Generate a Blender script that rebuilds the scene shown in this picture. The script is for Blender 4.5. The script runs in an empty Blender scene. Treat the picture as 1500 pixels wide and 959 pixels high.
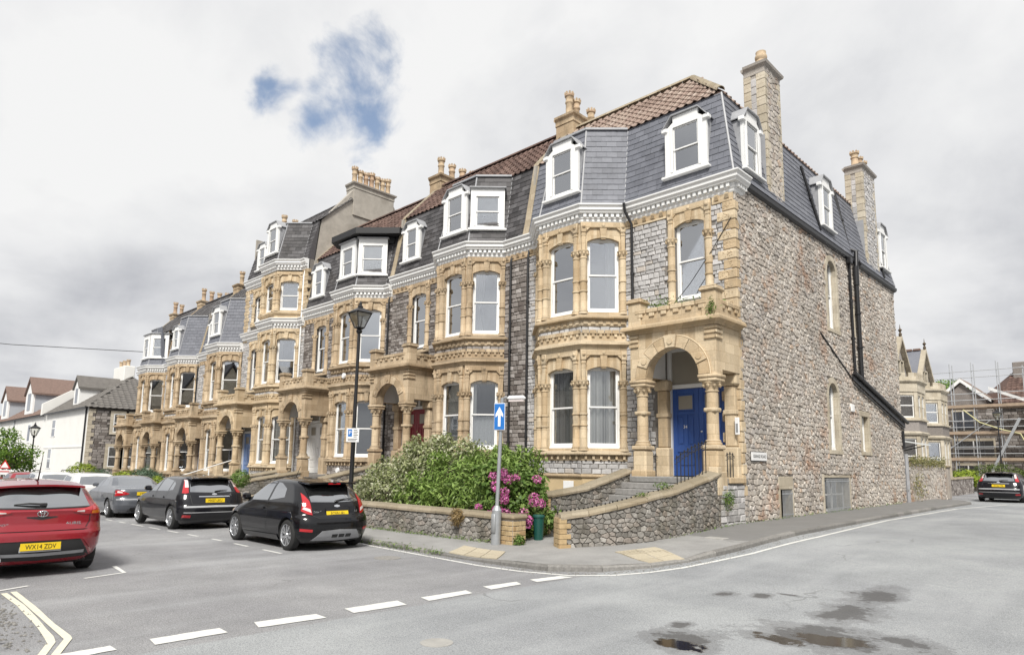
import bpy, bmesh, math, random
import numpy as np
from mathutils import Matrix, Vector
SC = bpy.context.scene
COL = SC.collection
random.seed(7)
PI = math.pi
R_ = math.radians

# ---------------------------------------------------------------- camera
CAM_P = Vector((7.997, -17.138, 1.8))
cd = bpy.data.cameras.new("camera")
cam = bpy.data.objects.new("camera", cd)
COL.objects.link(cam)
cam.matrix_world = Matrix(((0.71905338, 0.08543208, 0.68968369, CAM_P.x),
                           (0.69478903, -0.11005106, -0.71074395, CAM_P.y),
                           (0.01518008, 0.99024751, -0.13848986, CAM_P.z),
                           (0, 0, 0, 1)))
cd.sensor_width = 36
cd.lens = 968.7466 / 1500 * 36
cd.shift_y = (547 - 479.5) / 1500
cd.clip_start = 0.1
cd.clip_end = 2000
SC.camera = cam

# ---------------------------------------------------------------- light
SUN_EL, SUN_AZ = R_(48), R_(142)          # azimuth clockwise from +Y
sl = bpy.data.lights.new("sun", 'SUN')
sl.energy = 1.5
sl.angle = R_(14)
sl.color = (1.0, 0.965, 0.90)
so = bpy.data.objects.new("sun", sl)
COL.objects.link(so)
sdir = Vector((math.sin(SUN_AZ) * math.cos(SUN_EL), math.cos(SUN_AZ) * math.cos(SUN_EL), math.sin(SUN_EL)))
so.rotation_euler = sdir.to_track_quat('Z', 'Y').to_euler()
so.location = (20, -30, 40)

SC.view_settings.view_transform = 'Standard'
SC.view_settings.look = 'None'
SC.view_settings.exposure = 1.65
SC.view_settings.gamma = 1
SC.view_settings.use_curve_mapping = False
SC.cycles.max_bounces = 6
SC.cycles.transparent_max_bounces = 12
SC.cycles.caustics_reflective = False
SC.cycles.caustics_refractive = False


def nd(nt, typ, props=None, **ins):
    n = nt.nodes.new(typ)
    for k, v in (props or {}).items():
        setattr(n, k, v)
    for k, v in ins.items():
        key = int(k[1:]) if k[0] == 'i' and k[1:].isdigit() else k.replace('_', ' ')
        s = n.inputs[key]
        if isinstance(v, bpy.types.NodeSocket):
            nt.links.new(v, s)
        else:
            if isinstance(v, (tuple, list)) and len(v) == 3 and s.type == 'RGBA':
                v = (*v, 1)
            s.default_value = v
    return n


def mth(nt, op, a, b=0.0, c=None, clamp=False):
    n = nd(nt, 'ShaderNodeMath', {'operation': op, 'use_clamp': clamp}, i0=a, i1=b)
    if c is not None:
        if isinstance(c, bpy.types.NodeSocket):
            nt.links.new(c, n.inputs[2])
        else:
            n.inputs[2].default_value = c
    return n.outputs[0]


def mixc(nt, fac, a, b, blend='MIX'):
    n = nt.nodes.new('ShaderNodeMix')
    n.data_type = 'RGBA'
    n.blend_type = blend
    for s, v in ((n.inputs[0], fac), (n.inputs[6], a), (n.inputs[7], b)):
        if isinstance(v, bpy.types.NodeSocket):
            nt.links.new(v, s)
        elif s.type == 'RGBA':
            s.default_value = (*v[:3], 1)
        else:
            s.default_value = v
    return n.outputs[2]


def sstep(nt, x, a, b):
    n = nt.nodes.new('ShaderNodeMapRange')
    n.interpolation_type = 'SMOOTHSTEP'
    nt.links.new(x, n.inputs[0])
    n.inputs[1].default_value = a
    n.inputs[2].default_value = b
    return n.outputs[0]


def noise(nt, vec, scale, detail=4, rough=.55, dist=0.0):
    n = nd(nt, 'ShaderNodeTexNoise', None, Scale=scale, Detail=detail, Roughness=rough, Distortion=dist)
    if vec is not None:
        nt.links.new(vec, n.inputs['Vector'])
    return n.outputs['Fac']


def ramp(nt, fac, stops):
    n = nt.nodes.new('ShaderNodeValToRGB')
    el = n.color_ramp.elements
    while len(el) < len(stops):
        el.new(0.5)
    for e, (p, c) in zip(el, stops):
        e.position = p
        e.color = (*c, 1)
    nt.links.new(fac, n.inputs[0])
    return n.outputs[0]


# ---------------------------------------------------------------- world: bright cloud with one blue gap
wd = bpy.data.worlds.new("World")
SC.world = wd
wd.use_nodes = True
nt = wd.node_tree
nt.nodes.clear()
out = nt.nodes.new('ShaderNodeOutputWorld')
bg = nt.nodes.new('ShaderNodeBackground')
bg.inputs[1].default_value = 0.1
nt.links.new(bg.outputs[0], out.inputs[0])
sky = nt.nodes.new('ShaderNodeTexSky')
sky.sky_type = 'NISHITA'
sky.sun_disc = False
sky.sun_elevation = SUN_EL
sky.sun_rotation = SUN_AZ
sky.air_density = 1.0
sky.dust_density = 1.0
tc = nt.nodes.new('ShaderNodeTexCoord')
dvec = tc.outputs['Generated']
sx = nd(nt, 'ShaderNodeSeparateXYZ', None, i0=dvec)
zc = mth(nt, 'ADD', mth(nt, 'MAXIMUM', sx.outputs[2], 0.0), 0.22)
pl = nd(nt, 'ShaderNodeCombineXYZ', None, i0=mth(nt, 'DIVIDE', sx.outputs[0], zc), i1=mth(nt, 'DIVIDE', sx.outputs[1], zc), i2=0.0).outputs[0]
n1 = noise(nt, pl, 1.3, 7, .50, .25)
n2 = noise(nt, nd(nt, 'ShaderNodeVectorMath', {'operation': 'ADD'}, i0=pl, i1=(3.1, 7.7, 1.3)).outputs[0], 0.75, 6, .5, .3)
n3 = noise(nt, nd(nt, 'ShaderNodeVectorMath', {'operation': 'ADD'}, i0=dvec, i1=(11.1, 2.7, 4.3)).outputs[0], 6.0, 8, .56, .3)
shade = mth(nt, 'ADD', mth(nt, 'MULTIPLY', n1, .55), mth(nt, 'ADD', mth(nt, 'MULTIPLY', n2, .65), mth(nt, 'MULTIPLY', n3, .30)))
lowd = sstep(nt, sx.outputs[2], 0.42, 0.06)      # cloud bases read greyer toward the horizon
shade = mth(nt, 'SUBTRACT', shade, mth(nt, 'MULTIPLY', lowd, 0.10))
cl = ramp(nt, shade, [(0.50, (.50, .515, .555)), (0.60, (.69, .70, .73)), (0.70, (.88, .885, .90)), (.80, (1, 1, 1))])
cl = nd(nt, 'ShaderNodeVectorMath', {'operation': 'SCALE'}, i0=cl, Scale=2.9).outputs[0]
hole = None
for (hx, hy, hz, rad) in ((-0.738, 0.446, 0.506, .050), (-0.745, 0.460, 0.482, .042), (-0.797, 0.354, 0.489, .034), (-0.785, 0.415, 0.460, .032)):
    dp = nd(nt, 'ShaderNodeVectorMath', {'operation': 'DISTANCE'}, i0=dvec, i1=(hx, hy, hz)).outputs['Value']
    h = mth(nt, 'SUBTRACT', 1.0, mth(nt, 'DIVIDE', dp, rad * 1.55), clamp=False)
    hole = h if hole is None else mth(nt, 'MAXIMUM', hole, h)
hn = mth(nt, 'ADD', hole, mth(nt, 'MULTIPLY', mth(nt, 'SUBTRACT', noise(nt, dvec, 11.0, 9, .56, .25), .5), 2.6))
hm = sstep(nt, hn, 0.06, 0.80)
bl = nd(nt, 'ShaderNodeVectorMath', {'operation': 'SCALE'}, i0=mixc(nt, .35, sky.outputs[0], (1.1, 1.4, 1.8)), Scale=.62).outputs[0]
nt.links.new(mixc(nt, mth(nt, 'MULTIPLY', hm, .92), cl, bl), bg.inputs[0])
# ---------------------------------------------------------------- materials
MATS = {}


def base(name):
    m = bpy.data.materials.new(name)
    m.use_nodes = True
    nt = m.node_tree
    b = nt.nodes['Principled BSDF']
    MATS[name] = m
    return m, nt, b


def pos(nt):
    return nt.nodes.new('ShaderNodeNewGeometry').outputs['Position']


def rnd(nt):
    o = nt.nodes.new('ShaderNodeObjectInfo').outputs['Random']
    g = nt.nodes.new('ShaderNodeNewGeometry').outputs['Random Per Island']
    return mth(nt, 'FRACT', mth(nt, 'ADD', o, mth(nt, 'MULTIPLY', g, 3.7)))


def bump(nt, b, h, dist, strength=.6):
    n = nd(nt, 'ShaderNodeBump', None, Strength=strength, Distance=dist, Height=h)
    nt.links.new(n.outputs[0], b.inputs['Normal'])


def plain(name, col, rough=.5, metal=0.0, var=.06, vs=3.0, coat=0.0, spec=.5):
    m, nt, b = base(name)
    p = pos(nt)
    f = noise(nt, p, vs, 5, .6)
    lo = tuple(c * (1 - var * 2) for c in col)
    hi = tuple(min(1, c * (1 + var * 2)) for c in col)
    nt.links.new(mixc(nt, f, lo, hi), b.inputs['Base Color'])
    b.inputs['Roughness'].default_value = rough
    b.inputs['Metallic'].default_value = metal
    b.inputs['Coat Weight'].default_value = coat
    b.inputs['Coat Roughness'].default_value = .03
    b.inputs['Specular IOR Level'].default_value = spec
    return m


def pieces_mat(name, stops, rough=.85, grain=14, bstr=.5, bd=.01, stain=None, stain_scale=.6, stain_lo=.52, stain_hi=.72, gv=.22, patch=None):
    """pieces of many colours: one tone per piece, grain inside the piece, optional stain patches"""
    m, nt, b = base(name)
    p = pos(nt)
    c = ramp(nt, rnd(nt), stops)
    g = noise(nt, p, grain, 6, .65)
    c = mixc(nt, 1.0, c, ramp(nt, g, [(.3, (1 - gv,) * 3), (.7, (1 + gv * .5,) * 3)]), 'MULTIPLY')
    if patch:
        c = mixc(nt, 1.0, c, ramp(nt, noise(nt, p, patch[0], 5, .6), [(.34, (patch[1],) * 3), (.5, (1, 1, 1)), (.68, (patch[2],) * 3)]), 'MULTIPLY')
    if stain:
        s = sstep(nt, noise(nt, p, stain_scale, 6, .62), stain_lo, stain_hi)
        c = mixc(nt, mth(nt, 'MULTIPLY', s, stain[3]), c, stain[:3], 'MULTIPLY')
    nt.links.new(c, b.inputs['Base Color'])
    b.inputs['Roughness'].default_value = rough
    b.inputs['Specular IOR Level'].default_value = .25
    bump(nt, b, g, bd, bstr)
    return m


def ashlar(name, c1, c2, dark, darkamt, rough=.85, sc=1.1):
    """dressed limestone: tonal blotches, grain, dark weathering that gathers on ledges"""
    m, nt, b = base(name)
    p = pos(nt)
    r = rnd(nt)
    f = mth(nt, 'ADD', mth(nt, 'MULTIPLY', noise(nt, p, sc, 6, .6), .65), mth(nt, 'MULTIPLY', r, .35))
    c = mixc(nt, sstep(nt, f, .25, .72), c1, c2)
    g = noise(nt, p, 22, 5, .7)
    c = mixc(nt, 1.0, c, ramp(nt, g, [(.25, (.80, .80, .80)), (.75, (1.1, 1.1, 1.1))]), 'MULTIPLY')
    sp = nd(nt, 'ShaderNodeSeparateXYZ', None, i0=p)
    bv = nd(nt, 'ShaderNodeCombineXYZ', None, i0=mth(nt, 'ADD', sp.outputs[0], mth(nt, 'MULTIPLY', sp.outputs[1], .83)), i1=sp.outputs[2], i2=0.0).outputs[0]
    bk = nd(nt, 'ShaderNodeTexBrick', None, i0=bv, Color1=(.78, .76, .73, 1), Color2=(1.12, 1.12, 1.12, 1), Mortar=(.62, .58, .52, 1), Scale=1.0)
    bk.inputs['Mortar Size'].default_value = .006
    bk.inputs['Brick Width'].default_value = .46
    bk.inputs['Row Height'].default_value = .27
    c = mixc(nt, .75, c, bk.outputs['Color'], 'MULTIPLY')
    ge = nt.nodes.new('ShaderNodeNewGeometry')
    up = nd(nt, 'ShaderNodeSeparateXYZ', None, i0=ge.outputs['Normal']).outputs[2]
    led = sstep(nt, up, .25, .9)
    st = nd(nt, 'ShaderNodeMapping', None, i0=p)
    st.inputs['Scale'].default_value = (2.6, 2.6, .55)
    bl = sstep(nt, noise(nt, st.outputs[0], 1.0, 7, .68), .49, .72)
    d = mth(nt, 'MAXIMUM', mth(nt, 'MULTIPLY', bl, .85), mth(nt, 'MULTIPLY', led, .85))
    c = mixc(nt, mth(nt, 'MULTIPLY', d, darkamt), c, dark)
    nt.links.new(c, b.inputs['Base Color'])
    b.inputs['Roughness'].default_value = rough
    b.inputs['Specular IOR Level'].default_value = .2
    bump(nt, b, g, .006, .5)
    return m


ashlar('limestone', (.52, .395, .25), (.67, .555, .395), (.27, .23, .175), .60)
ashlar('limestone_weathered', (.42, .315, .205), (.61, .49, .345), (.115, .098, .075), .72)
ashlar('limestone_pale', (.49, .435, .34), (.58, .525, .43), (.24, .215, .175), .5)
ashlar('sandstone_coping', (.36, .295, .205), (.46, .395, .30), (.15, .135, .10), .70, sc=2.5)
pieces_mat('rubble', [(0, (.33, .30, .265)), (.14, (.42, .375, .33)), (.4, (.49, .445, .395)), (.65, (.54, .50, .45)), (.82, (.45, .415, .385)), (.95, (.44, .34, .26)), (1, (.59, .56, .515))],
           bd=.012, stain=(.80, .55, .42, .70), stain_scale=.7, stain_lo=.54, stain_hi=.70, gv=.22, patch=(.45, .82, 1.12))
pieces_mat('coursed_grey', [(0, (.36, .35, .345)), (.3, (.48, .47, .465)), (.6, (.58, .565, .56)), (.85, (.42, .41, .40)), (1, (.52, .47, .42))], bd=.01, gv=.2)
pieces_mat('coursed_dark', [(0, (.13, .11, .10)), (.3, (.20, .178, .162)), (.55, (.33, .30, .28)), (.8, (.24, .215, .20)), (1, (.44, .41, .39))], bd=.01, gv=.25)
pieces_mat('garden_stone', [(0, (.19, .178, .162)), (.3, (.25, .236, .216)), (.6, (.31, .295, .272)), (.85, (.30, .262, .23)), (.95, (.38, .36, .33)), (1, (.47, .45, .42))], bd=.02, gv=.42, stain=(.55, .53, .45, .7), stain_scale=1.6, stain_lo=.46, stain_hi=.66)
pieces_mat('brick_buff', [(0, (.42, .31, .17)), (.5, (.50, .38, .22)), (1, (.40, .27, .14))], gv=.2, stain=(.5, .47, .42, .7), stain_scale=2.5)
pieces_mat('slate', [(0, (.140, .146, .168)), (.3, (.150, .157, .182)), (.65, (.165, .172, .198)), (1, (.182, .189, .216))], rough=.5, grain=9, bd=.003, gv=.12, stain=(.6, .6, .62, .5), stain_scale=.9)
pieces_mat('slate_old', [(0, (.052, .05, .052)), (.4, (.078, .074, .076)), (.75, (.10, .096, .10)), (1, (.13, .126, .13))], rough=.6, grain=9, bd=.004, gv=.2, stain=(.55, .5, .45, .7), stain_scale=.8)
pieces_mat('pantile', [(0, (.22, .16, .13)), (.4, (.29, .215, .18)), (.75, (.33, .26, .215)), (1, (.38, .31, .265))], rough=.8, grain=12, bd=.006, gv=.22)
pieces_mat('pantile_dark', [(0, (.085, .055, .047)), (.4, (.12, .077, .064)), (.8, (.15, .096, .08)), (1, (.19, .13, .108))], rough=.8, grain=12, bd=.006, gv=.25)
pieces_mat('terracotta', [(0, (.48, .37, .25)), (.5, (.55, .43, .295)), (1, (.45, .32, .22))], grain=9, gv=.25, stain=(.5, .45, .4, .6), stain_scale=3)
pieces_mat('mortar', [(0, (.36, .33, .30)), (1, (.40, .37, .335))], grain=20, bd=.01)
pieces_mat('mortar_mid', [(0, (.20, .185, .17)), (1, (.24, .22, .20))], grain=20, bd=.01)
pieces_mat('mortar_garden', [(0, (.20, .182, .16)), (1, (.25, .23, .20))], grain=14, bd=.015)
pieces_mat('mortar_dark', [(0, (.09, .08, .072)), (1, (.10, .09, .08))], grain=20, bd=.01)
pieces_mat('render_grey', [(0, (.40, .37, .325)), (1, (.405, .375, .33))], grain=2.2, bd=.004, gv=.22, stain=(.70, .69, .68, .9), stain_scale=.55, stain_lo=.55, stain_hi=.66)
pieces_mat('paver_buff', [(0, (.42, .37, .275)), (.5, (.48, .425, .325)), (1, (.39, .34, .25))], grain=30, gv=.18)
pieces_mat('kerb_stone', [(0, (.17, .165, .155)), (.5, (.23, .222, .21)), (1, (.28, .27, .255))], grain=18, gv=.3, bd=.008)
pieces_mat('step_stone', [(0, (.25, .245, .235)), (1, (.30, .29, .28))], grain=12, gv=.25)
plain('white_paint', (.80, .80, .79), .45, var=.02)
plain('white_wall', (.74, .73, .70), .8, var=.05, vs=.8)
plain('lead', (.33, .335, .35), .5, var=.15, vs=4)
plain('black_iron', (.016, .016, .018), .42, var=.1)
plain('black_plastic', (.02, .02, .021), .55, var=.08)
plain('blue_door', (.038, .095, .32), .4, var=.07, vs=2)
plain('red_door', (.24, .02, .03), .4)
plain('pale_blue_door', (.22, .33, .60), .4)
plain('dark_blue_door', (.03, .07, .36), .4)
plain('green_plastic', (.012, .075, .06), .4)
plain('galvanised', (.36, .375, .39), .42, .35, var=.12, vs=6)
plain('concrete', (.34, .33, .31), .85, var=.15, vs=6)
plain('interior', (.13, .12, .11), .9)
plain('frosted', (.32, .29, .24), .35, var=.03)
plain('curtain', (.74, .73, .70), .9, var=.03)
m_, nt_, b_ = base('curtain_grey')
mp_ = nd(nt_, 'ShaderNodeMapping', None, i0=pos(nt_))
mp_.inputs['Scale'].default_value = (9, 9, .03)
nt_.links.new(ramp(nt_, noise(nt_, mp_.outputs[0], 1.0, 3, .6), [(.36, (.30, .285, .26)), (.47, (.80, .78, .73)), (.62, (.88, .86, .82))]), b_.inputs['Base Color'])  # dark vertical streaks paint the shade between curtain folds into the colour
b_.inputs['Roughness'].default_value = .9
plain('net_curtain', (.78, .79, .81), .9, var=.12, vs=20)
plain('blind', (.66, .67, .67), .7, var=.01)
plain('sign_blue', (.02, .16, .50), .4, var=.02)
plain('sign_white', (.80, .80, .80), .4, var=.01)
plain('sign_red', (.5, .02, .02), .4)
plain('number_black', (.01, .01, .01), .5)
plain('tyre', (.018, .018, .018), .8)
plain('alloy', (.62, .63, .65), .25, .9)
plain('chrome', (.75, .76, .78), .12, 1.0)
plain('plate_yellow', (.78, .55, .015), .4, var=.01)
plain('plate_white', (.75, .75, .74), .4)
plain('lamp_red', (.42, .012, .018), .12, coat=.8)
plain('lamp_clear', (.70, .62, .60), .15, coat=.6)
plain('lamp_amber', (.72, .20, .012), .15, coat=.6)
plain('car_black', (.005, .005, .0065), .3, coat=.9, var=.02, spec=.1)
plain('car_charcoal', (.009, .009, .012), .3, coat=.9, var=.02, spec=.1)
plain('car_red', (.25, .005, .014), .25, coat=1.0, var=.02)
plain('car_grey', (.135, .145, .165), .26, .35, coat=1.0, var=.02)
plain('car_silver', (.46, .47, .48), .28, .45, coat=1.0, var=.02)
plain('car_white', (.68, .68, .67), .3, coat=.8, var=.02)
plain('car_blue', (.025, .055, .16), .26, coat=1.0, var=.02)
plain('scaffold', (.50, .51, .52), .4, .6)
plain('plank', (.33, .25, .18), .85, var=.2, vs=3)
plain('hose_yellow', (.50, .47, .24), .5)
plain('awning', (.70, .72, .72), .6)
plain('road_paint', (.64, .64, .615), .7, var=.1, vs=9)
plain('road_paint_yellow', (.66, .635, .51), .7, var=.1, vs=9)
plain('paint_worn', (.50, .49, .465), .8, var=.15, vs=9)
plain('bark', (.10, .075, .05), .9, var=.25, vs=6)
plain('rust_red_roof', (.17, .115, .095), .8, var=.2, vs=5)
plain('ochre_paint', (.52, .40, .235), .8, var=.1, vs=3)
plain('grey_tile', (.135, .125, .115), .75, var=.2, vs=3)
plain('dormer_cheek', (.40, .43, .47), .6, var=.06)


def glass(name, tint=(.97, .985, .99), base_r=.20, dark=None):
    m, nt, b = base(name)
    nt.nodes.remove(b)
    o = nt.nodes['Material Output']
    lw = nd(nt, 'ShaderNodeLayerWeight', None, Blend=.45)
    fac = mth(nt, 'ADD', mth(nt, 'MULTIPLY', lw.outputs['Fresnel'], .75), base_r, clamp=True)
    g = nd(nt, 'ShaderNodeBsdfGlossy', None, Color=(.95, .97, 1.0), Roughness=.015)
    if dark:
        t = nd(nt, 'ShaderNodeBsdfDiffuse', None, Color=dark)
    else:
        t = nd(nt, 'ShaderNodeBsdfTransparent', None, Color=tint)
    mx = nd(nt, 'ShaderNodeMixShader', None, Fac=fac, i1=t.outputs[0], i2=g.outputs[0])
    nt.links.new(mx.outputs[0], o.inputs[0])
    return m


glass('window_glass', base_r=.33)
glass('window_glass_clear', base_r=.06)
glass('car_glass', tint=(.35, .38, .38), base_r=.12)
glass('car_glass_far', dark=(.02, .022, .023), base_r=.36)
glass('lantern_glass', tint=(.95, .95, .93), base_r=.06)
plain('lantern_reflector', (.62, .56, .40), .5)


def leafmat(name, stops, trans=.25):
    m, nt, b = base(name)
    c = ramp(nt, rnd(nt), stops)
    nt.links.new(c, b.inputs['Base Color'])
    b.inputs['Roughness'].default_value = .5
    b.inputs['Specular IOR Level'].default_value = .3
    tr = nd(nt, 'ShaderNodeBsdfTranslucent', None, Color=c)
    mx = nd(nt, 'ShaderNodeMixShader', None, Fac=trans, i1=b.outputs[0], i2=tr.outputs[0])
    nt.links.new(mx.outputs[0], nt.nodes['Material Output'].inputs[0])
    return m


leafmat('leaf_green', [(0, (.09, .15, .03)), (.5, (.19, .29, .065)), (1, (.31, .42, .12))])
leafmat('leaf_variegated', [(0, (.11, .15, .05)), (.35, (.24, .28, .11)), (.6, (.38, .40, .22)), (1, (.60, .60, .45))])
leafmat('leaf_hydrangea', [(0, (.07, .13, .025)), (.6, (.14, .23, .05)), (1, (.25, .33, .10))])
leafmat('petal_pink', [(0, (.42, .07, .25)), (.6, (.58, .15, .38)), (1, (.68, .34, .50))])
leafmat('leaf_lime', [(0, (.15, .22, .02)), (.5, (.24, .32, .03)), (1, (.36, .42, .06))])
leafmat('leaf_tree', [(0, (.07, .15, .02)), (.5, (.14, .25, .04)), (1, (.23, .34, .06))])
leafmat('leaf_bluegreen', [(0, (.05, .09, .05)), (.5, (.08, .13, .08)), (1, (.12, .18, .11))])
leafmat('petal_red', [(0, (.30, .02, .04)), (1, (.50, .10, .12))])
leafmat('leaf_hedge', [(0, (.06, .085, .02)), (.6, (.11, .15, .04)), (1, (.17, .21, .06))])
leafmat('weed_dry', [(0, (.10, .12, .04)), (.5, (.22, .21, .08)), (1, (.34, .30, .15))])
leafmat('leaf_dry', [(0, (.20, .13, .05)), (1, (.34, .25, .12))])


def road_mats():
    # carriageway: two surfacings that meet on the give-way line, worn tracks, damp patches with standing water
    m, nt, b = base('asphalt')
    p = pos(nt)
    s = nd(nt, 'ShaderNodeSeparateXYZ', None, i0=p)
    x, y = s.outputs[0], s.outputs[1]
    # signed distance to the line through (0.72,-15.2) and (0.74,-8.79)
    wob = mth(nt, 'MULTIPLY', mth(nt, 'SUBTRACT', noise(nt, p, 3.0, 3), .5), .12)
    side = sstep(nt, mth(nt, 'ADD', x, wob), .93, 1.0)
    sidey = sstep(nt, y, -45, -44)
    c_left = ramp(nt, noise(nt, p, 1.2, 7, .6), [(.3, (.290, .290, .298)), (.7, (.362, .361, .370))])
    c_right = ramp(nt, noise(nt, p, .9, 7, .62), [(.3, (.325, .338, .350)), (.7, (.405, .418, .430))])
    c = mixc(nt, mth(nt, 'MULTIPLY', side, sidey), c_left, c_right)
    ag = nd(nt, 'ShaderNodeTexVoronoi', None, i0=p, Scale=85.0)
    c = mixc(nt, 1.0, c, ramp(nt, ag.outputs['Distance'], [(.1, (1.12, 1.12, 1.12)), (.75, (.70, .70, .70))]), 'MULTIPLY')
    fine = noise(nt, p, 40, 4, .75)
    c = mixc(nt, 1.0, c, ramp(nt, fine, [(.3, (.74, .74, .74)), (.7, (1.16, 1.16, 1.16))]), 'MULTIPLY')
    grit = noise(nt, p, 150, 2, .6)
    c = mixc(nt, 1.0, c, ramp(nt, grit, [(.35, (.78, .78, .78)), (.65, (1.18, 1.18, 1.18))]), 'MULTIPLY')
    blot = noise(nt, p, .28, 6, .6)
    c = mixc(nt, 1.0, c, ramp(nt, blot, [(.38, (.84, .84, .85)), (.62, (1.07, 1.07, 1.06))]), 'MULTIPLY')
    # tyre-worn lanes along the side road
    mp = nd(nt, 'ShaderNodeMapping', None, i0=p)
    mp.inputs['Scale'].default_value = (1.1, .12, 1)
    tr = sstep(nt, noise(nt, mp.outputs[0], 1.0, 4, .5), .45, .7)
    c = mixc(nt, mth(nt, 'MULTIPLY', tr, .30), c, (.42, .43, .44))
    # cracks
    ck = nd(nt, 'ShaderNodeTexVoronoi', {'feature': 'DISTANCE_TO_EDGE'}, i0=nd(nt, 'ShaderNodeVectorMath', {'operation': 'ADD'}, i0=p, i1=nd(nt, 'ShaderNodeTexNoise', None, i0=p, Scale=1.3).outputs['Color']).outputs[0], Scale=.13)
    ckm = mth(nt, 'MULTIPLY', sstep(nt, ck.outputs['Distance'], .0035, .001), sstep(nt, noise(nt, p, .35, 3), .48, .62))
    c = mixc(nt, mth(nt, 'MULTIPLY', ckm, .45), c, (.12, .12, .12))
    # oil spots and damp
    wet = None
    for (px, py, rx, ry) in PUDDLES:
        dx = mth(nt, 'DIVIDE', mth(nt, 'SUBTRACT', x, px), rx)
        dy = mth(nt, 'DIVIDE', mth(nt, 'SUBTRACT', y, py), ry)
        d = mth(nt, 'SUBTRACT', 1.0, mth(nt, 'SQRT', mth(nt, 'ADD', mth(nt, 'MULTIPLY', dx, dx), mth(nt, 'MULTIPLY', dy, dy))))
        wet = d if wet is None else mth(nt, 'MAXIMUM', wet, d)
    wn = mth(nt, 'ADD', wet, mth(nt, 'ADD', mth(nt, 'MULTIPLY', mth(nt, 'SUBTRACT', noise(nt, p, 2.2, 7, .62), .5), 2.0), mth(nt, 'MULTIPLY', mth(nt, 'SUBTRACT', noise(nt, p, 9, 6, .7), .5), .6)))
    wn2 = mth(nt, 'SUBTRACT', wn, 0.0)
    dw = None
    for (px, py, rx, ry) in DAMP:
        dx = mth(nt, 'DIVIDE', mth(nt, 'SUBTRACT', x, px), rx)
        dy = mth(nt, 'DIVIDE', mth(nt, 'SUBTRACT', y, py), ry)
        d = mth(nt, 'SUBTRACT', 1.0, mth(nt, 'SQRT', mth(nt, 'ADD', mth(nt, 'MULTIPLY', dx, dx), mth(nt, 'MULTIPLY', dy, dy))))
        dw = d if dw is None else mth(nt, 'MAXIMUM', dw, d)
    dn = mth(nt, 'ADD', dw, mth(nt, 'ADD', mth(nt, 'MULTIPLY', mth(nt, 'SUBTRACT', noise(nt, p, 1.9, 7, .62), .5), 1.9), mth(nt, 'MULTIPLY', mth(nt, 'SUBTRACT', noise(nt, p, 11, 7, .75), .5), 1.3)))
    damp = mth(nt, 'MAXIMUM', sstep(nt, dn, .13, .21), sstep(nt, wn, .02, .30))
    deep = sstep(nt, dn, .42, .66)
    pud = sstep(nt, wn, .42, .58)
    c = mixc(nt, mth(nt, 'MULTIPLY', damp, .42), c, (.12, .12, .125))
    c = mixc(nt, mth(nt, 'MULTIPLY', deep, .62), c, (.035, .031, .028))
    c = mixc(nt, pud, c, (.018, .015, .012))
    nt.links.new(c, b.inputs['Base Color'])
    rr = mth(nt, 'SUBTRACT', .88, mth(nt, 'ADD', mth(nt, 'MULTIPLY', damp, .22), mth(nt, 'MULTIPLY', pud, .60)))
    nt.links.new(rr, b.inputs['Roughness'])
    b.inputs['Specular IOR Level'].default_value = .35
    bn = nd(nt, 'ShaderNodeBump', None, Distance=.012, Height=mth(nt, 'SUBTRACT', fine, ag.outputs['Distance']), Strength=mth(nt, 'SUBTRACT', .5, mth(nt, 'MULTIPLY', pud, .49)))
    nt.links.new(bn.outputs[0], b.inputs['Normal'])
    m, nt, b = base('pavement_tar')
    p = pos(nt)
    c = ramp(nt, noise(nt, p, 1.6, 7, .6), [(.3, (.25, .246, .24)), (.7, (.33, .325, .316))])
    fine = noise(nt, p, 45, 4, .75)
    c = mixc(nt, 1.0, c, ramp(nt, fine, [(.3, (.82, .82, .82)), (.7, (1.1, 1.1, 1.1))]), 'MULTIPLY')
    s = nd(nt, 'ShaderNodeSeparateXYZ', None, i0=p)
    dk = sstep(nt, mth(nt, 'ADD', s.outputs[1], mth(nt, 'MULTIPLY', noise(nt, p, 1.5, 3), 1.0)), -2.9, -2.7)
    c = mixc(nt, mth(nt, 'MULTIPLY', dk, .60), c, (.125, .122, .118))
    nt.links.new(c, b.inputs['Base Color'])
    b.inputs['Roughness'].default_value = .9
    b.inputs['Specular IOR Level'].default_value = .25
    bump(nt, b, fine, .008, .5)


PUDDLES = ((4.3, -10.75, .55, .40), (5.35, -9.4, .72, .50), (4.9, -9.75, .5, .32))
DAMP = ((4.15, -10.45, .55, .6), (5.25, -9.3, 1.15, .85), (5.0, -7.7, .5, 1.1), (4.95, -6.4, .42, .8), (5.95, -8.9, .5, .5), (3.85, -10.0, .18, .3), (3.3, -7.75, .22, .3), (3.75, -7.5, .18, .3), (4.0, -7.2, .3, .12))
road_mats()
# ---------------------------------------------------------------- mesh helpers
def sub(a, b): return (a[0] - b[0], a[1] - b[1])


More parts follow.
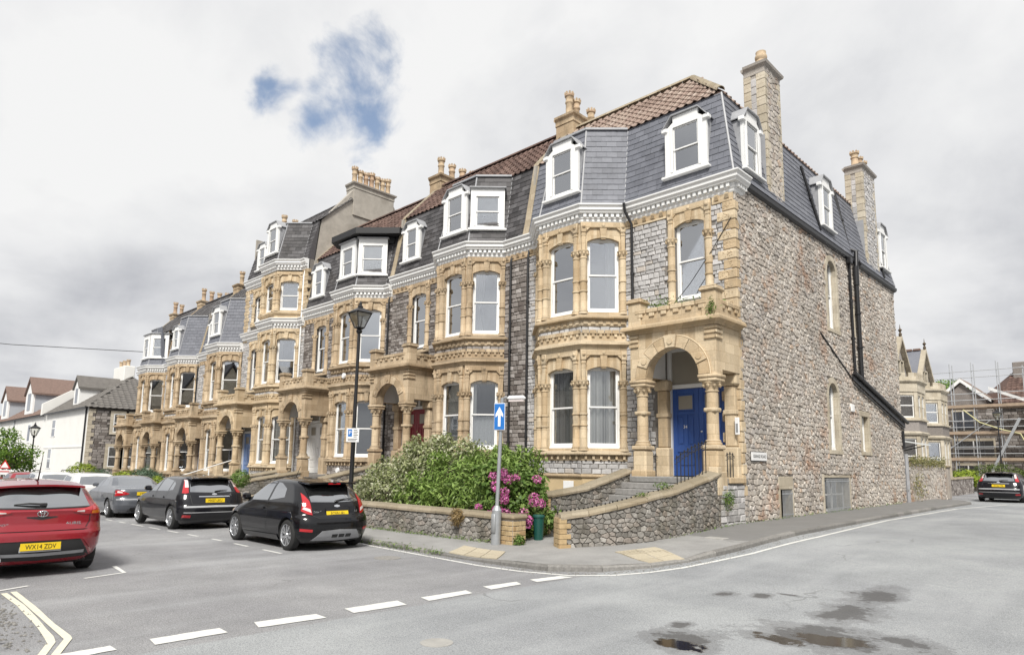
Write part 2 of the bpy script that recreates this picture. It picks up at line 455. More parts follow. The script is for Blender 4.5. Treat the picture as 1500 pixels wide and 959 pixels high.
class MB:
    def __init__(s):
        s.v = []
        s.f = []

    def add(s, vs, fs):
        o = len(s.v)
        s.v += [tuple(map(float, q)) for q in vs]
        s.f += [tuple(i + o for i in q) for q in fs]
        return s

    def box(s, x0, x1, y0, y1, z0, z1):
        return s.add([(x0, y0, z0), (x1, y0, z0), (x1, y1, z0), (x0, y1, z0), (x0, y0, z1), (x1, y0, z1), (x1, y1, z1), (x0, y1, z1)],
                     [(0, 3, 2, 1), (4, 5, 6, 7), (0, 1, 5, 4), (1, 2, 6, 5), (2, 3, 7, 6), (3, 0, 4, 7)])

    def cbox(s, x0, x1, y0, y1, z0, z1, c=.015):
        """box with chamfered long edges on every side"""
        X, Y, Z = (x0, x1), (y0, y1), (z0, z1)
        vs = []
        idx = {}
        for i in (0, 1):
            for j in (0, 1):
                for k in (0, 1):
                    for a in range(3):
                        q = [X[i] + (c if i == 0 else -c), Y[j] + (c if j == 0 else -c), Z[k] + (c if k == 0 else -c)]
                        q[a] = (X[i], Y[j], Z[k])[a]
                        idx[(i, j, k, a)] = len(vs)
                        vs.append(q)
        fs = []
        for i in (0, 1):
            q = [(i, 0, 0, 0), (i, 1, 0, 0), (i, 1, 1, 0), (i, 0, 1, 0)]
            fs.append([idx[k] for k in (q if i else q[::-1])])
            q = [(0, i, 0, 1), (1, i, 0, 1), (1, i, 1, 1), (0, i, 1, 1)]
            fs.append([idx[k] for k in (q[::-1] if i else q)])
            q = [(0, 0, i, 2), (1, 0, i, 2), (1, 1, i, 2), (0, 1, i, 2)]
            fs.append([idx[k] for k in (q if i else q[::-1])])
        for i in (0, 1):
            for j in (0, 1):
                fs.append([idx[k] for k in ((i, j, 0, 0), (i, j, 1, 0), (i, j, 1, 1), (i, j, 0, 1))])
                fs.append([idx[k] for k in ((i, 0, j, 0), (i, 1, j, 0), (i, 1, j, 2), (i, 0, j, 2))])
                fs.append([idx[k] for k in ((0, i, j, 1), (1, i, j, 1), (1, i, j, 2), (0, i, j, 2))])
                for k in (0, 1):
                    fs.append([idx[(i, j, k, a)] for a in range(3)])
        s.add(vs, fs)
        return s

    def prism(s, poly, z0, z1, ax='z'):
        n = len(poly)
        def P(q, z):
            return (q[0], q[1], z) if ax == 'z' else ((q[0], z, q[1]) if ax == 'y' else (z, q[0], q[1]))
        vs = [P(q, z0) for q in poly] + [P(q, z1) for q in poly]
        fs = [tuple(range(n))[::-1], tuple(range(n, 2 * n))] + [(i, (i + 1) % n, n + (i + 1) % n, n + i) for i in range(n)]
        return s.add(vs, fs)

    def tube(s, path, r, n=8, closed_ends=True):
        path = [Vector(p) for p in path]
        rings = []
        for i, p in enumerate(path):
            t = (path[min(i + 1, len(path) - 1)] - path[max(i - 1, 0)]).normalized()
            a = Vector((0, 0, 1)) if abs(t.z) < .9 else Vector((1, 0, 0))
            u = t.cross(a).normalized()
            w = t.cross(u)
            rr = r[i] if isinstance(r, (list, tuple)) else r
            rings.append([tuple(p + (u * math.cos(2 * PI * k / n) + w * math.sin(2 * PI * k / n)) * rr) for k in range(n)])
        vs = [q for rg in rings for q in rg]
        fs = []
        for i in range(len(path) - 1):
            for k in range(n):
                fs.append((i * n + k, i * n + (k + 1) % n, (i + 1) * n + (k + 1) % n, (i + 1) * n + k))
        if closed_ends:
            fs += [tuple(range(n)), tuple(range((len(path) - 1) * n, len(path) * n))[::-1]]
        return s.add(vs, fs)

    def lathe(s, prof, n=12, cx=0, cy=0, ax='z', cap=True):
        vs = []
        for (r, z) in prof:
            for k in range(n):
                a = 2 * PI * k / n
                q = (cx + r * math.cos(a), cy + r * math.sin(a), z)
                if ax == 'y':
                    q = (q[0], z, q[1])
                elif ax == 'x':
                    q = (z, q[0], q[1])
                vs.append(q)
        fs = []
        m = len(prof)
        for i in range(m - 1):
            for k in range(n):
                fs.append((i * n + k, i * n + (k + 1) % n, (i + 1) * n + (k + 1) % n, (i + 1) * n + k))
        if cap:
            fs += [tuple(range(n))[::-1], tuple(range((m - 1) * n, m * n))]
        return s.add(vs, fs)

    def sweep(s, path, prof, cap=True):
        """closed profile [(out, z)] along plan path (outward is to the right of travel), mitred"""
        n = len(path)
        dirs = []
        for i in range(n - 1):
            d = Vector((path[i + 1][0] - path[i][0], path[i + 1][1] - path[i][1])).normalized()
            dirs.append(d)
        vs = []
        m = len(prof)
        for i in range(n):
            d0 = dirs[max(i - 1, 0)]
            d1 = dirs[min(i, n - 2)]
            n0 = Vector((d0.y, -d0.x))
            n1 = Vector((d1.y, -d1.x))
            b = (n0 + n1)
            b = b / max(.2, (b.length_squared / 2)) if b.length > 1e-6 else n0
            for (o, z) in prof:
                vs.append((path[i][0] + b.x * o, path[i][1] + b.y * o, z))
        fs = []
        for i in range(n - 1):
            for k in range(m):
                k2 = (k + 1) % m
                fs.append((i * m + k, (i + 1) * m + k, (i + 1) * m + k2, i * m + k2))
        if cap:
            fs += [tuple(range(m)), tuple(range((n - 1) * m, n * m))[::-1]]
        return s.add(vs, fs)

    def mesh(s, name, mat=None, smooth=None):
        me = bpy.data.meshes.new(name)
        me.from_pydata(s.v, [], s.f)
        if mat:
            me.materials.append(MATS[mat])
        bm = bmesh.new()
        bm.from_mesh(me)
        bmesh.ops.recalc_face_normals(bm, faces=bm.faces)
        bm.to_mesh(me)
        bm.free()
        if smooth:
            me.shade_smooth()
            me.set_sharp_from_angle(angle=R_(smooth))
        me.update()
        return me


MC = {}


def cached(key, fn, name, mat, smooth=None):
    k = (key, mat)
    if k not in MC:
        mb = MB()
        fn(mb)
        MC[k] = mb.mesh(name, mat, smooth)
    return MC[k]


def obj(name, me, parent=None, loc=(0, 0, 0), rot=0.0, **props):
    if isinstance(me, MB):
        raise TypeError
    o = bpy.data.objects.new(name, me)
    COL.objects.link(o)
    o.location = loc
    if rot:
        o.rotation_euler = rot if isinstance(rot, (tuple, list)) else (0, 0, rot)
    if parent:
        o.parent = parent
    for k, v in props.items():
        o[k] = v
    return o


def part(name, mb, mat, parent=None, loc=(0, 0, 0), rot=0.0, smooth=None, **props):
    return obj(name, mb.mesh(name, mat, smooth), parent, loc, rot, **props)


def cpart(name, key, fn, mat, parent, loc=(0, 0, 0), rot=0.0, smooth=None, **props):
    return obj(name, cached(key, fn, name, mat, smooth), parent, loc, rot, **props)


def thing(name, label, cat, loc=(0, 0, 0), rot=0.0, group=None):
    o = obj(name, None, None, loc, rot, label=label, category=cat)
    o.empty_display_size = .3
    if group:
        o['group'] = group
    return o


def tag(o, label, cat, group=None):
    o['label'] = label
    o['category'] = cat
    if group:
        o['group'] = group
    return o


def text_mesh(name, body, size, mat, extrude=.001, width=1.0):
    cu = bpy.data.curves.new(name, 'FONT')
    cu.body = body
    cu.size = size
    cu.extrude = extrude
    cu.align_x = 'CENTER'
    cu.align_y = 'CENTER'
    t = bpy.data.objects.new(name, cu)
    COL.objects.link(t)
    dg = bpy.context.evaluated_depsgraph_get()
    me = bpy.data.meshes.new_from_object(t.evaluated_get(dg))
    bpy.data.objects.remove(t)
    bpy.data.curves.remove(cu)
    me.name = name
    me.transform(Matrix.Diagonal((width, 1, 1, 1)))
    me.materials.clear()
    me.materials.append(MATS[mat])
    return me


# ---------------------------------------------------------------- polygons and small pieces
def clip(poly, a, b, c):
    """keep a*x+b*y<=c"""
    o = []
    n = len(poly)
    for i in range(n):
        p, q = poly[i], poly[(i + 1) % n]
        dp, dq = a * p[0] + b * p[1] - c, a * q[0] + b * q[1] - c
        if dp <= 0:
            o.append(p)
        if (dp < 0 < dq) or (dq < 0 < dp):
            t = dp / (dp - dq)
            o.append((p[0] + (q[0] - p[0]) * t, p[1] + (q[1] - p[1]) * t))
    return o


def parea(p):
    return .5 * abs(sum(p[i][0] * p[(i + 1) % len(p)][1] - p[(i + 1) % len(p)][0] * p[i][1] for i in range(len(p))))


def cen(p):
    return (sum(q[0] for q in p) / len(p), sum(q[1] for q in p) / len(p))


def clip_to(poly, region):
    n = len(region)
    ar = sum(region[i][0] * region[(i + 1) % n][1] - region[(i + 1) % n][0] * region[i][1] for i in range(n))
    for i in range(n):
        if not poly:
            return poly
        p, q = region[i], region[(i + 1) % n]
        a, b = (q[1] - p[1]), -(q[0] - p[0])
        if ar < 0:
            a, b = -a, -b
        poly = clip(poly, a, b, a * p[0] + b * p[1])
    return poly


def avoid(poly, holes):
    """cut a piece back from rectangular openings (x0,x1,z0,z1)"""
    for (x0, x1, z0, z1) in holes:
        if not poly:
            return poly
        cx, cz = cen(poly)
        if x0 < cx < x1 and z0 < cz < z1:
            return []
        if max(q[0] for q in poly) < x0 or min(q[0] for q in poly) > x1 or max(q[1] for q in poly) < z0 or min(q[1] for q in poly) > z1:
            continue
        ds = [(x0 - cx, 0), (cx - x1, 1), (z0 - cz, 2), (cz - z1, 3)]
        k = max(ds)[1]
        poly = clip(poly, *((1, 0, x0), (-1, 0, -x1), (0, 1, z0), (0, -1, -z1))[k])
    return poly


def voronoi(w, h, cw, ch, seed, jit=.42):
    """irregular stone cells covering w x h"""
    rg = random.Random(seed)
    nx, ny = max(1, round(w / cw)), max(1, round(h / ch))
    sx, sy = w / nx, h / ny
    P = {}
    for j in range(-1, ny + 1):
        for i in range(-1, nx + 1):
            P[(i, j)] = ((i + .5 + (.5 if j % 2 else 0) + rg.uniform(-jit, jit)) * sx, (j + .5 + rg.uniform(-jit * .8, jit * .8)) * sy)
    k2 = (cw / ch) ** 2
    cells = []
    for j in range(ny):
        for i in range(-1, nx + 1):
            p = P[(i, j)]
            poly = [(p[0] - 2 * sx, p[1] - 2 * sy), (p[0] + 2 * sx, p[1] - 2 * sy), (p[0] + 2 * sx, p[1] + 2 * sy), (p[0] - 2 * sx, p[1] + 2 * sy)]
            for dj in (-1, 0, 1):
                for di in (-2, -1, 0, 1, 2):
                    if (di or dj) and (i + di, j + dj) in P:
                        q = P[(i + di, j + dj)]
                        a, b = q[0] - p[0], (q[1] - p[1]) * k2
                        poly = clip(poly, a, b, a * (p[0] + q[0]) / 2 + b * (p[1] + q[1]) / 2)
            poly = clip(clip(clip(clip(poly, -1, 0, 0), 1, 0, w), 0, -1, 0), 0, 1, h)
            if len(poly) > 2 and parea(poly) > .15 * sx * sy:
                cells.append(poly)
    return cells


def courses(w, h, hmin, hmax, wmin, wmax, seed):
    rg = random.Random(seed)
    z = 0
    out = []
    while z < h - .02:
        hh = min(rg.uniform(hmin, hmax), h - z)
        if h - z - hh < hmin * .6:
            hh = h - z
        x = 0
        while x < w - .01:
            ww = min(rg.uniform(wmin, wmax), w - x)
            if w - x - ww < wmin * .6:
                ww = w - x
            j = lambda: rg.uniform(-.008, .008)
            out.append([(x + j(), z + j()), (x + ww + j(), z + j()), (x + ww + j(), z + hh + j()), (x + j(), z + hh + j())])
            x += ww
        z += hh
    return out


def stone_piece(poly, O, U, V, Nn, depth, gap=.012, rg=random, back=.02):
    """pillow-shaped stone standing on the wall plane"""
    cx, cy = cen(poly)
    n = len(poly)
    size = math.sqrt(max(parea(poly), 1e-5))
    k0 = max(.55, 1 - 2 * gap / size)
    d = depth * rg.uniform(.55, 1.25)
    tilt = (rg.uniform(-.18, .18), rg.uniform(-.18, .18))
    vs = []
    for (k, dd) in ((k0, -back), (k0, d * .45), (k0 * .80, d)):
        for q in poly:
            a, b = cx + (q[0] - cx) * k, cy + (q[1] - cy) * k
            e = dd + ((a - cx) * tilt[0] + (b - cy) * tilt[1]) * (d / depth) * .5 * (dd > 0)
            vs.append(O + U * a + V * b + Nn * e)
    fs = []
    for r in range(2):
        for i in range(n):
            i2 = (i + 1) % n
            fs.append((r * n + i, r * n + i2, (r + 1) * n + i2, (r + 1) * n + i))
    fs.append(tuple(range(2 * n, 3 * n)))
    return vs, fs


def lay_stones(cells, O, U, V, Nn, depth, holes=(), gap=.012, region=None, seed=1):
    rg = random.Random(seed)
    O, U, V, Nn = Vector(O), Vector(U), Vector(V), Vector(Nn)
    res = []
    for c in cells:
        if region:
            c = clip_to(c, region)
        if c and holes:
            c = avoid(c, holes)
        if not c or len(c) < 3 or parea(c) < .0025:
            continue
        # drop near-duplicate corners
        q = [c[i] for i in range(len(c)) if math.hypot(c[i][0] - c[i - 1][0], c[i][1] - c[i - 1][1]) > .012]
        if len(q) < 3:
            continue
        res.append(stone_piece(q, O, U, V, Nn, depth, gap, rg))
    return res


def pieces(name, plist, mat, parent, limit=300, off=(0, 0, 0), smooth=None):
    """first `limit` pieces (largest in view) are parts of their own, the rest one joined part"""
    off = Vector(off)
    def key(p):
        c = sum((Vector(v) for v in p[0]), Vector()) / len(p[0])
        e = max((Vector(v) - c).length for v in p[0])
        return -(e / ((c + off - CAM_P).length))
    plist = sorted(plist, key=key)
    for vs, fs in plist[:limit]:
        c = sum((Vector(v) for v in vs), Vector()) / len(vs)
        me = bpy.data.meshes.new(name)
        me.from_pydata([tuple(Vector(v) - c) for v in vs], [], fs)
        me.materials.append(MATS[mat])
        obj(name, me, parent, tuple(c))
    rest = plist[limit:]
    if rest:
        V = []
        F = []
        for vs, fs in rest:
            o = len(V)
            V += [tuple(v) for v in vs]
            F += [tuple(i + o for i in f) for f in fs]
        me = bpy.data.meshes.new(name)
        me.from_pydata(V, [], F)
        me.materials.append(MATS[mat])
        obj(name, me, parent, (0, 0, 0), kind='stuff')


def arch_z(x, c, a, spring, rise):
    if rise <= 0:
        return spring
    Rr = (a * a + rise * rise) / (2 * rise)
    return spring + math.sqrt(max(0, Rr * Rr - (x - c) ** 2)) - (Rr - rise)


def arch_panel(mb, x0, x1, z0, z1, ox0, ox1, oz0, spring, rise, y0, y1, n=10):
    """wall slab with one arched opening; y0 outer face, y1 inner face"""
    c, a = (ox0 + ox1) / 2, (ox1 - ox0) / 2
    open_b = oz0 <= z0
    xs = [ox0 + (ox1 - ox0) * i / n for i in range(n + 1)]
    az = [arch_z(x, c, a, spring, rise) for x in xs]
    quads = [[(x0, z0), (ox0, z0), (ox0, spring), (x0, spring)], [(ox1, z0), (x1, z0), (x1, spring), (ox1, spring)],
             [(x0, spring), (ox0, spring), (ox0, z1), (x0, z1)], [(ox1, spring), (x1, spring), (x1, z1), (ox1, z1)]]
    if not open_b:
        quads.append([(ox0, z0), (ox1, z0), (ox1, oz0), (ox0, oz0)])
        quads[0][1] = (ox0, z0)
    for i in range(n):
        quads.append([(xs[i], az[i]), (xs[i + 1], az[i + 1]), (xs[i + 1], z1), (xs[i], z1)])
    for q in quads:
        mb.add([(p[0], y0, p[1]) for p in q], [(0, 1, 2, 3)])
        mb.add([(p[0], y1, p[1]) for p in q], [(3, 2, 1, 0)])
    zo = z0 if open_b else oz0
    inner = [(ox0, zo)] + list(zip(xs, az)) + [(ox1, zo)]
    for p, q in zip(inner[:-1], inner[1:]):
        mb.add([(p[0], y0, p[1]), (q[0], y0, q[1]), (q[0], y1, q[1]), (p[0], y1, p[1])], [(0, 1, 2, 3)])
    if not open_b:
        mb.add([(ox0, y0, oz0), (ox1, y0, oz0), (ox1, y1, oz0), (ox0, y1, oz0)], [(0, 1, 2, 3)])
    outer = [(x0, z0), (x0, z1), (x1, z1), (x1, z0)]
    for i in range(4):
        p, q = outer[i], outer[(i + 1) % 4]
        if i == 3 and open_b:
            for (pa, qa) in (((x0, z0), (ox0, z0)), ((ox1, z0), (x1, z0))):
                mb.add([(pa[0], y0, z0), (qa[0], y0, z0), (qa[0], y1, z0), (pa[0], y1, z0)], [(0, 1, 2, 3)])
            continue
        mb.add([(p[0], y0, p[1]), (q[0], y0, q[1]), (q[0], y1, q[1]), (p[0], y1, p[1])], [(0, 1, 2, 3)])
    return mb


def leaves(mb_v, mb_f, centers, size, rg, flat=.5):
    """numpy leaf clumps: each leaf a bent quad pair"""
    pass


def leaf_mesh(name, pts, nrm, size, mat, seed=0, asp=.5, spread=.7):
    """pts Nx3 leaf positions, nrm Nx3 preferred facing"""
    rs = np.random.RandomState(seed)
    n = len(pts)
    d = nrm + rs.normal(0, spread, (n, 3))
    d /= np.linalg.norm(d, axis=1)[:, None] + 1e-9
    a = rs.normal(0, 1, (n, 3))
    u = np.cross(d, a)
    u /= np.linalg.norm(u, axis=1)[:, None] + 1e-9
    w = np.cross(d, u)
    s = size * rs.uniform(.6, 1.3, (n, 1))
    tip = pts + u * s
    l = pts + u * s * .45 + w * s * asp * .5 + d * s * .1
    r = pts + u * s * .45 - w * s * asp * .5 + d * s * .1
    V = np.stack([pts, l, tip, r], 1).reshape(-1, 3)
    me = bpy.data.meshes.new(name)
    me.vertices.add(4 * n)
    me.vertices.foreach_set('co', V.ravel())
    me.loops.add(4 * n)
    me.loops.foreach_set('vertex_index', np.arange(4 * n))
    me.polygons.add(n)
    me.polygons.foreach_set('loop_start', np.arange(0, 4 * n, 4))
    me.update(calc_edges=True)
    me.materials.append(MATS[mat])
    return me


def clump_points(blobs, n, seed, shell=.55):
    """points in ellipsoid blobs [(x,y,z,rx,ry,rz)], concentrated near the surface, lumpy"""
    rs = np.random.RandomState(seed)
    vol = np.array([b[3] * b[4] * b[5] for b in blobs]) ** .67
    vol /= vol.sum()
    P, Nn = [], []
    for b, fr in zip(blobs, vol):
        k = int(n * fr)
        d = rs.normal(0, 1, (k, 3))
        d /= np.linalg.norm(d, axis=1)[:, None]
        lump = 1 + .16 * np.sin(d[:, :1] * 7 + seed) * np.cos(d[:, 1:2] * 6 + d[:, 2:] * 5)
        r = (shell + (1 - shell) * rs.uniform(0, 1, (k, 1)) ** .6) * lump
        P.append(np.array(b[:3]) + d * r * np.array(b[3:]))
        Nn.append(d)
    return np.concatenate(P), np.concatenate(Nn)
DASHES = [[(.5, -15.55), (.49, -14.98), (.68, -14.97), (.72, -15.38)], [(.48, -14.63), (.48, -13.93), (.74, -13.93), (.74, -14.65)],
          [(.47, -13.54), (.56, -12.81), (.82, -12.82), (.75, -13.59)], [(.53, -12.39), (.55, -11.6), (.85, -11.66), (.82, -12.44)],
          [(.6, -11.23), (.61, -10.42), (.83, -10.49), (.85, -11.29)], [(.55, -10.03), (.6, -9.34), (.8, -9.43), (.81, -10.11)],
          [(.6, -9.05), (.69, -8.39), (.91, -8.34), (.83, -9.11)]]
EDGE = [(-5.18, -8.38), (-4.67, -8.46), (-2.28, -8.57), (-1.05, -8.63), (-.1, -8.54), (.78, -8.23), (1.28, -7.67), (1.55, -7.05), (1.76, -6.27), (2.07, -4.17), (2.24, -.92), (1.94, 5.65), (2.13, 14.16), (2.99, 20.09)]
EDGE2 = [(1.57, 19.38), (2.99, 20.09)]
BAYL = [[(-3.95, -14.15), (-4.16, -13.54), (-5.0, -13.46)], [(-3.54, -15.28), (-3.74, -14.89)]]
YEL = [[(-3.31, -15.24), (-2.29, -15.23), (-1.08, -15.28), (-.28, -15.33), (-.03, -15.36), (.38, -15.51), (.64, -15.62)],
       [(-3.34, -15.13), (-2.12, -15.15), (-.87, -15.19), (-.2, -15.2), (-.07, -15.21), (.49, -15.43), (.72, -15.53)]]
BAYD = [[(-14.03, -10.43), (-12.97, -10.54)], [(-12.48, -10.51), (-11.61, -10.54)], [(-11.06, -10.55), (-10.29, -10.58)], [(-9.65, -10.62), (-9.0, -10.58)], [(-8.15, -10.56), (-7.61, -10.58)], [(-6.94, -10.6), (-6.25, -10.54)], [(-5.55, -10.55), (-4.75, -10.48)]]
# ---------------------------------------------------------------- ground, road, pavements, markings
def S01(t):
    t = min(1, max(0, t))
    return t * t * (3 - 2 * t)


def gz(x, y):
    return -0.012 * min(50, max(0, -8 - x)) + .3 * S01((y + 8.5) / 8.5) * S01((x + 6) / 5) + .006 * min(25, max(0, y)) * S01((x + 6) / 5)


def axis(lo, hi, fine_lo, fine_hi, step, grow=1.35):
    a = list(np.arange(fine_lo, fine_hi + 1e-6, step))
    s = step
    while a[-1] < hi:
        s *= grow
        a.append(min(hi, a[-1] + s))
    s = step
    while a[0] > lo:
        s *= grow
        a.insert(0, max(lo, a[0] - s))
    return a


def build_road():
    xs, ys = axis(-700, 700, -40, 14, 1.0), axis(-700, 700, -22, 40, 1.0)
    mb = MB()
    mb.v = [(x, y, gz(x, y)) for y in ys for x in xs]
    n = len(xs)
    mb.f = [(j * n + i, j * n + i + 1, (j + 1) * n + i + 1, (j + 1) * n + i) for j in range(len(ys) - 1) for i in range(n - 1)]
    part('road', mb, 'asphalt', smooth=60, kind='structure')


build_road()


def drape(poly_pts, h=.005):
    return [(x, y, gz(x, y) + h) for x, y in poly_pts]


def ribbon(path, w, h=.006, step=.4):
    pts = []
    for (a, b) in zip(path[:-1], path[1:]):
        L = math.hypot(b[0] - a[0], b[1] - a[1])
        k = max(1, int(L / step))
        pts += [(a[0] + (b[0] - a[0]) * i / k, a[1] + (b[1] - a[1]) * i / k) for i in range(k)]
    pts.append(path[-1])
    mb = MB()
    V = []
    rg = random.Random(3)
    for i, p in enumerate(pts):
        a, b = pts[max(0, i - 1)], pts[min(len(pts) - 1, i + 1)]
        d = Vector((b[0] - a[0], b[1] - a[1])).normalized()
        nx, ny = d.y, -d.x
        ww = w * (1 + rg.uniform(-.12, .12))
        for s in (-.5, .5):
            x, y = p[0] + nx * s * ww, p[1] + ny * s * ww
            V.append((x, y, gz(x, y) + h))
    mb.v = V
    mb.f = [(2 * i, 2 * i + 1, 2 * i + 3, 2 * i + 2) for i in range(len(pts) - 1)]
    return mb


def worn_quad(q, h=.007, n=10, seed=1):
    """painted bar with ragged edges"""
    rg = random.Random(seed)
    mb = MB()
    V = []
    for i in range(n + 1):
        t = i / n
        for (a, b) in ((q[0], q[1]), (q[3], q[2])):
            x, y = a[0] + (b[0] - a[0]) * t + rg.uniform(-.008, .008), a[1] + (b[1] - a[1]) * t + rg.uniform(-.012, .012)
            V.append((x, y, gz(x, y) + h))
    mb.v = V
    mb.f = [(2 * i, 2 * i + 1, 2 * i + 3, 2 * i + 2) for i in range(n)]
    return mb


root = None
for i, q in enumerate(DASHES):
    tag(part('give_way_bar', worn_quad(q, seed=i), 'road_paint'),
        ['worn white bar nearest the yellow lines at the bottom left edge', 'second white bar from the bottom left across the street mouth', 'white bar below the red car and the dark hatchback, third from the left', 'fourth white bar of the broken line across the street mouth', 'fifth white bar, between the parked black hatchback and the open road', 'white bar in front of the paved crossing by the sign post', 'short white bar touching the kerbside edge line'][i],
        'road marking', 'broken give way line across the street mouth')
sm = lambda p: p
part('edge_line', ribbon(EDGE, .085), 'road_paint', kind='structure')
part('edge_line', ribbon(EDGE2, .10, .0075), 'road_paint', kind='structure')
part('edge_line', ribbon([(-40, -8.42), (-14, -8.42), (-5.1, -8.42)], .08, .0055), 'paint_worn', kind='structure')
for i, q in enumerate(YEL):
    tag(part('yellow_line', ribbon(q, .075, .009 if i else .006), 'road_paint_yellow'), ['outer yellow kerb line at the bottom left corner', 'inner yellow kerb line at the bottom left corner'][i], 'road marking', 'double yellow lines')
for i, q in enumerate(BAYL):
    tag(part('bay_corner_mark', ribbon(q, .07, .006 + .002 * i), 'road_paint'), ['thin white angled mark behind the red car', 'short thin white mark above the yellow lines'][i], 'road marking')
for i, q in enumerate(BAYD + [[(-15.2, -10.5), (-14.6, -10.5)], [(-16.6, -10.5), (-15.9, -10.5)], [(-18.2, -10.5), (-17.5, -10.5)]]):
    tag(part('bay_dash', ribbon([(q[0][0], -10.55), (q[1][0], -10.55)], .075, .006), 'road_paint'), ['short white dash beside the tail of the grey saloon', 'short white dash between the saloon and the dark hatchback', 'short white dash by the front wheel of the dark hatchback', 'short white dash along the doors of the dark hatchback', 'short white dash just behind the dark hatchback', 'short white dash by the front wheel of the black hatchback', 'short white dash along the door of the black hatchback nearest the corner', 'short white dash by the rear wheel of the grey saloon', 'short white dash along the rear door of the grey saloon', 'short white dash along the front door of the grey saloon'][i], 'road marking', 'parking bay dashes')

# kerbs and pavement
K = [(-62.0, -8.3), (-50, -8.3), (-40, -8.3), (-30, -8.3), (-22, -8.3), (-16, -8.3), (-12, -8.3), (-9, -8.3), (-7, -8.3), (-5, -8.3), (-3.6, -8.3), (-2.4, -8.3), (-1.3, -8.31), (-.4, -8.29), (.2, -8.17), (.69, -7.84), (1.06, -7.37), (1.31, -6.78), (1.51, -6.08), (1.655, -5.06), (1.75, -3.8), (1.78, -2.2), (1.78, .4), (1.74, 3), (1.70, 7), (1.72, 13), (1.84, 19.3), (1.3, 20.4), (-.2, 21.2), (-3.0, 21.6)]
B = [(-62.0, -6.5), (-50, -6.5), (-40, -6.5), (-30, -6.5), (-22, -6.5), (-16, -6.5), (-12, -6.5), (-9, -6.5), (-7, -6.5), (-5, -6.5), (-3.6, -6.5), (-2.5, -6.0), (-2.0, -5.6), (-1.6, -5.6), (-1.2, -5.8), (-.9, -5.9), (-.65, -5.7), (-.45, -5.4), (-.2, -5.0), (-.15, -4.6), (-.15, -3.8), (-.15, -2.2), (-.15, .4), (-.15, 3), (-.15, 7), (-.15, 13), (-.15, 19.0), (-.3, 19.6), (-.9, 20), (-3.0, 20.4)]


def kh(x, y):
    h = .10
    d1 = math.hypot((x + 1.9) / 1.3, (y + 8.3) / 1.2)
    d2 = math.hypot((x - 1.45) / 1.0, (y + 6.1) / .75)
    return h - .065 * max(0, 1 - d1 ** 2) - .075 * max(0, 1 - d2 ** 2)


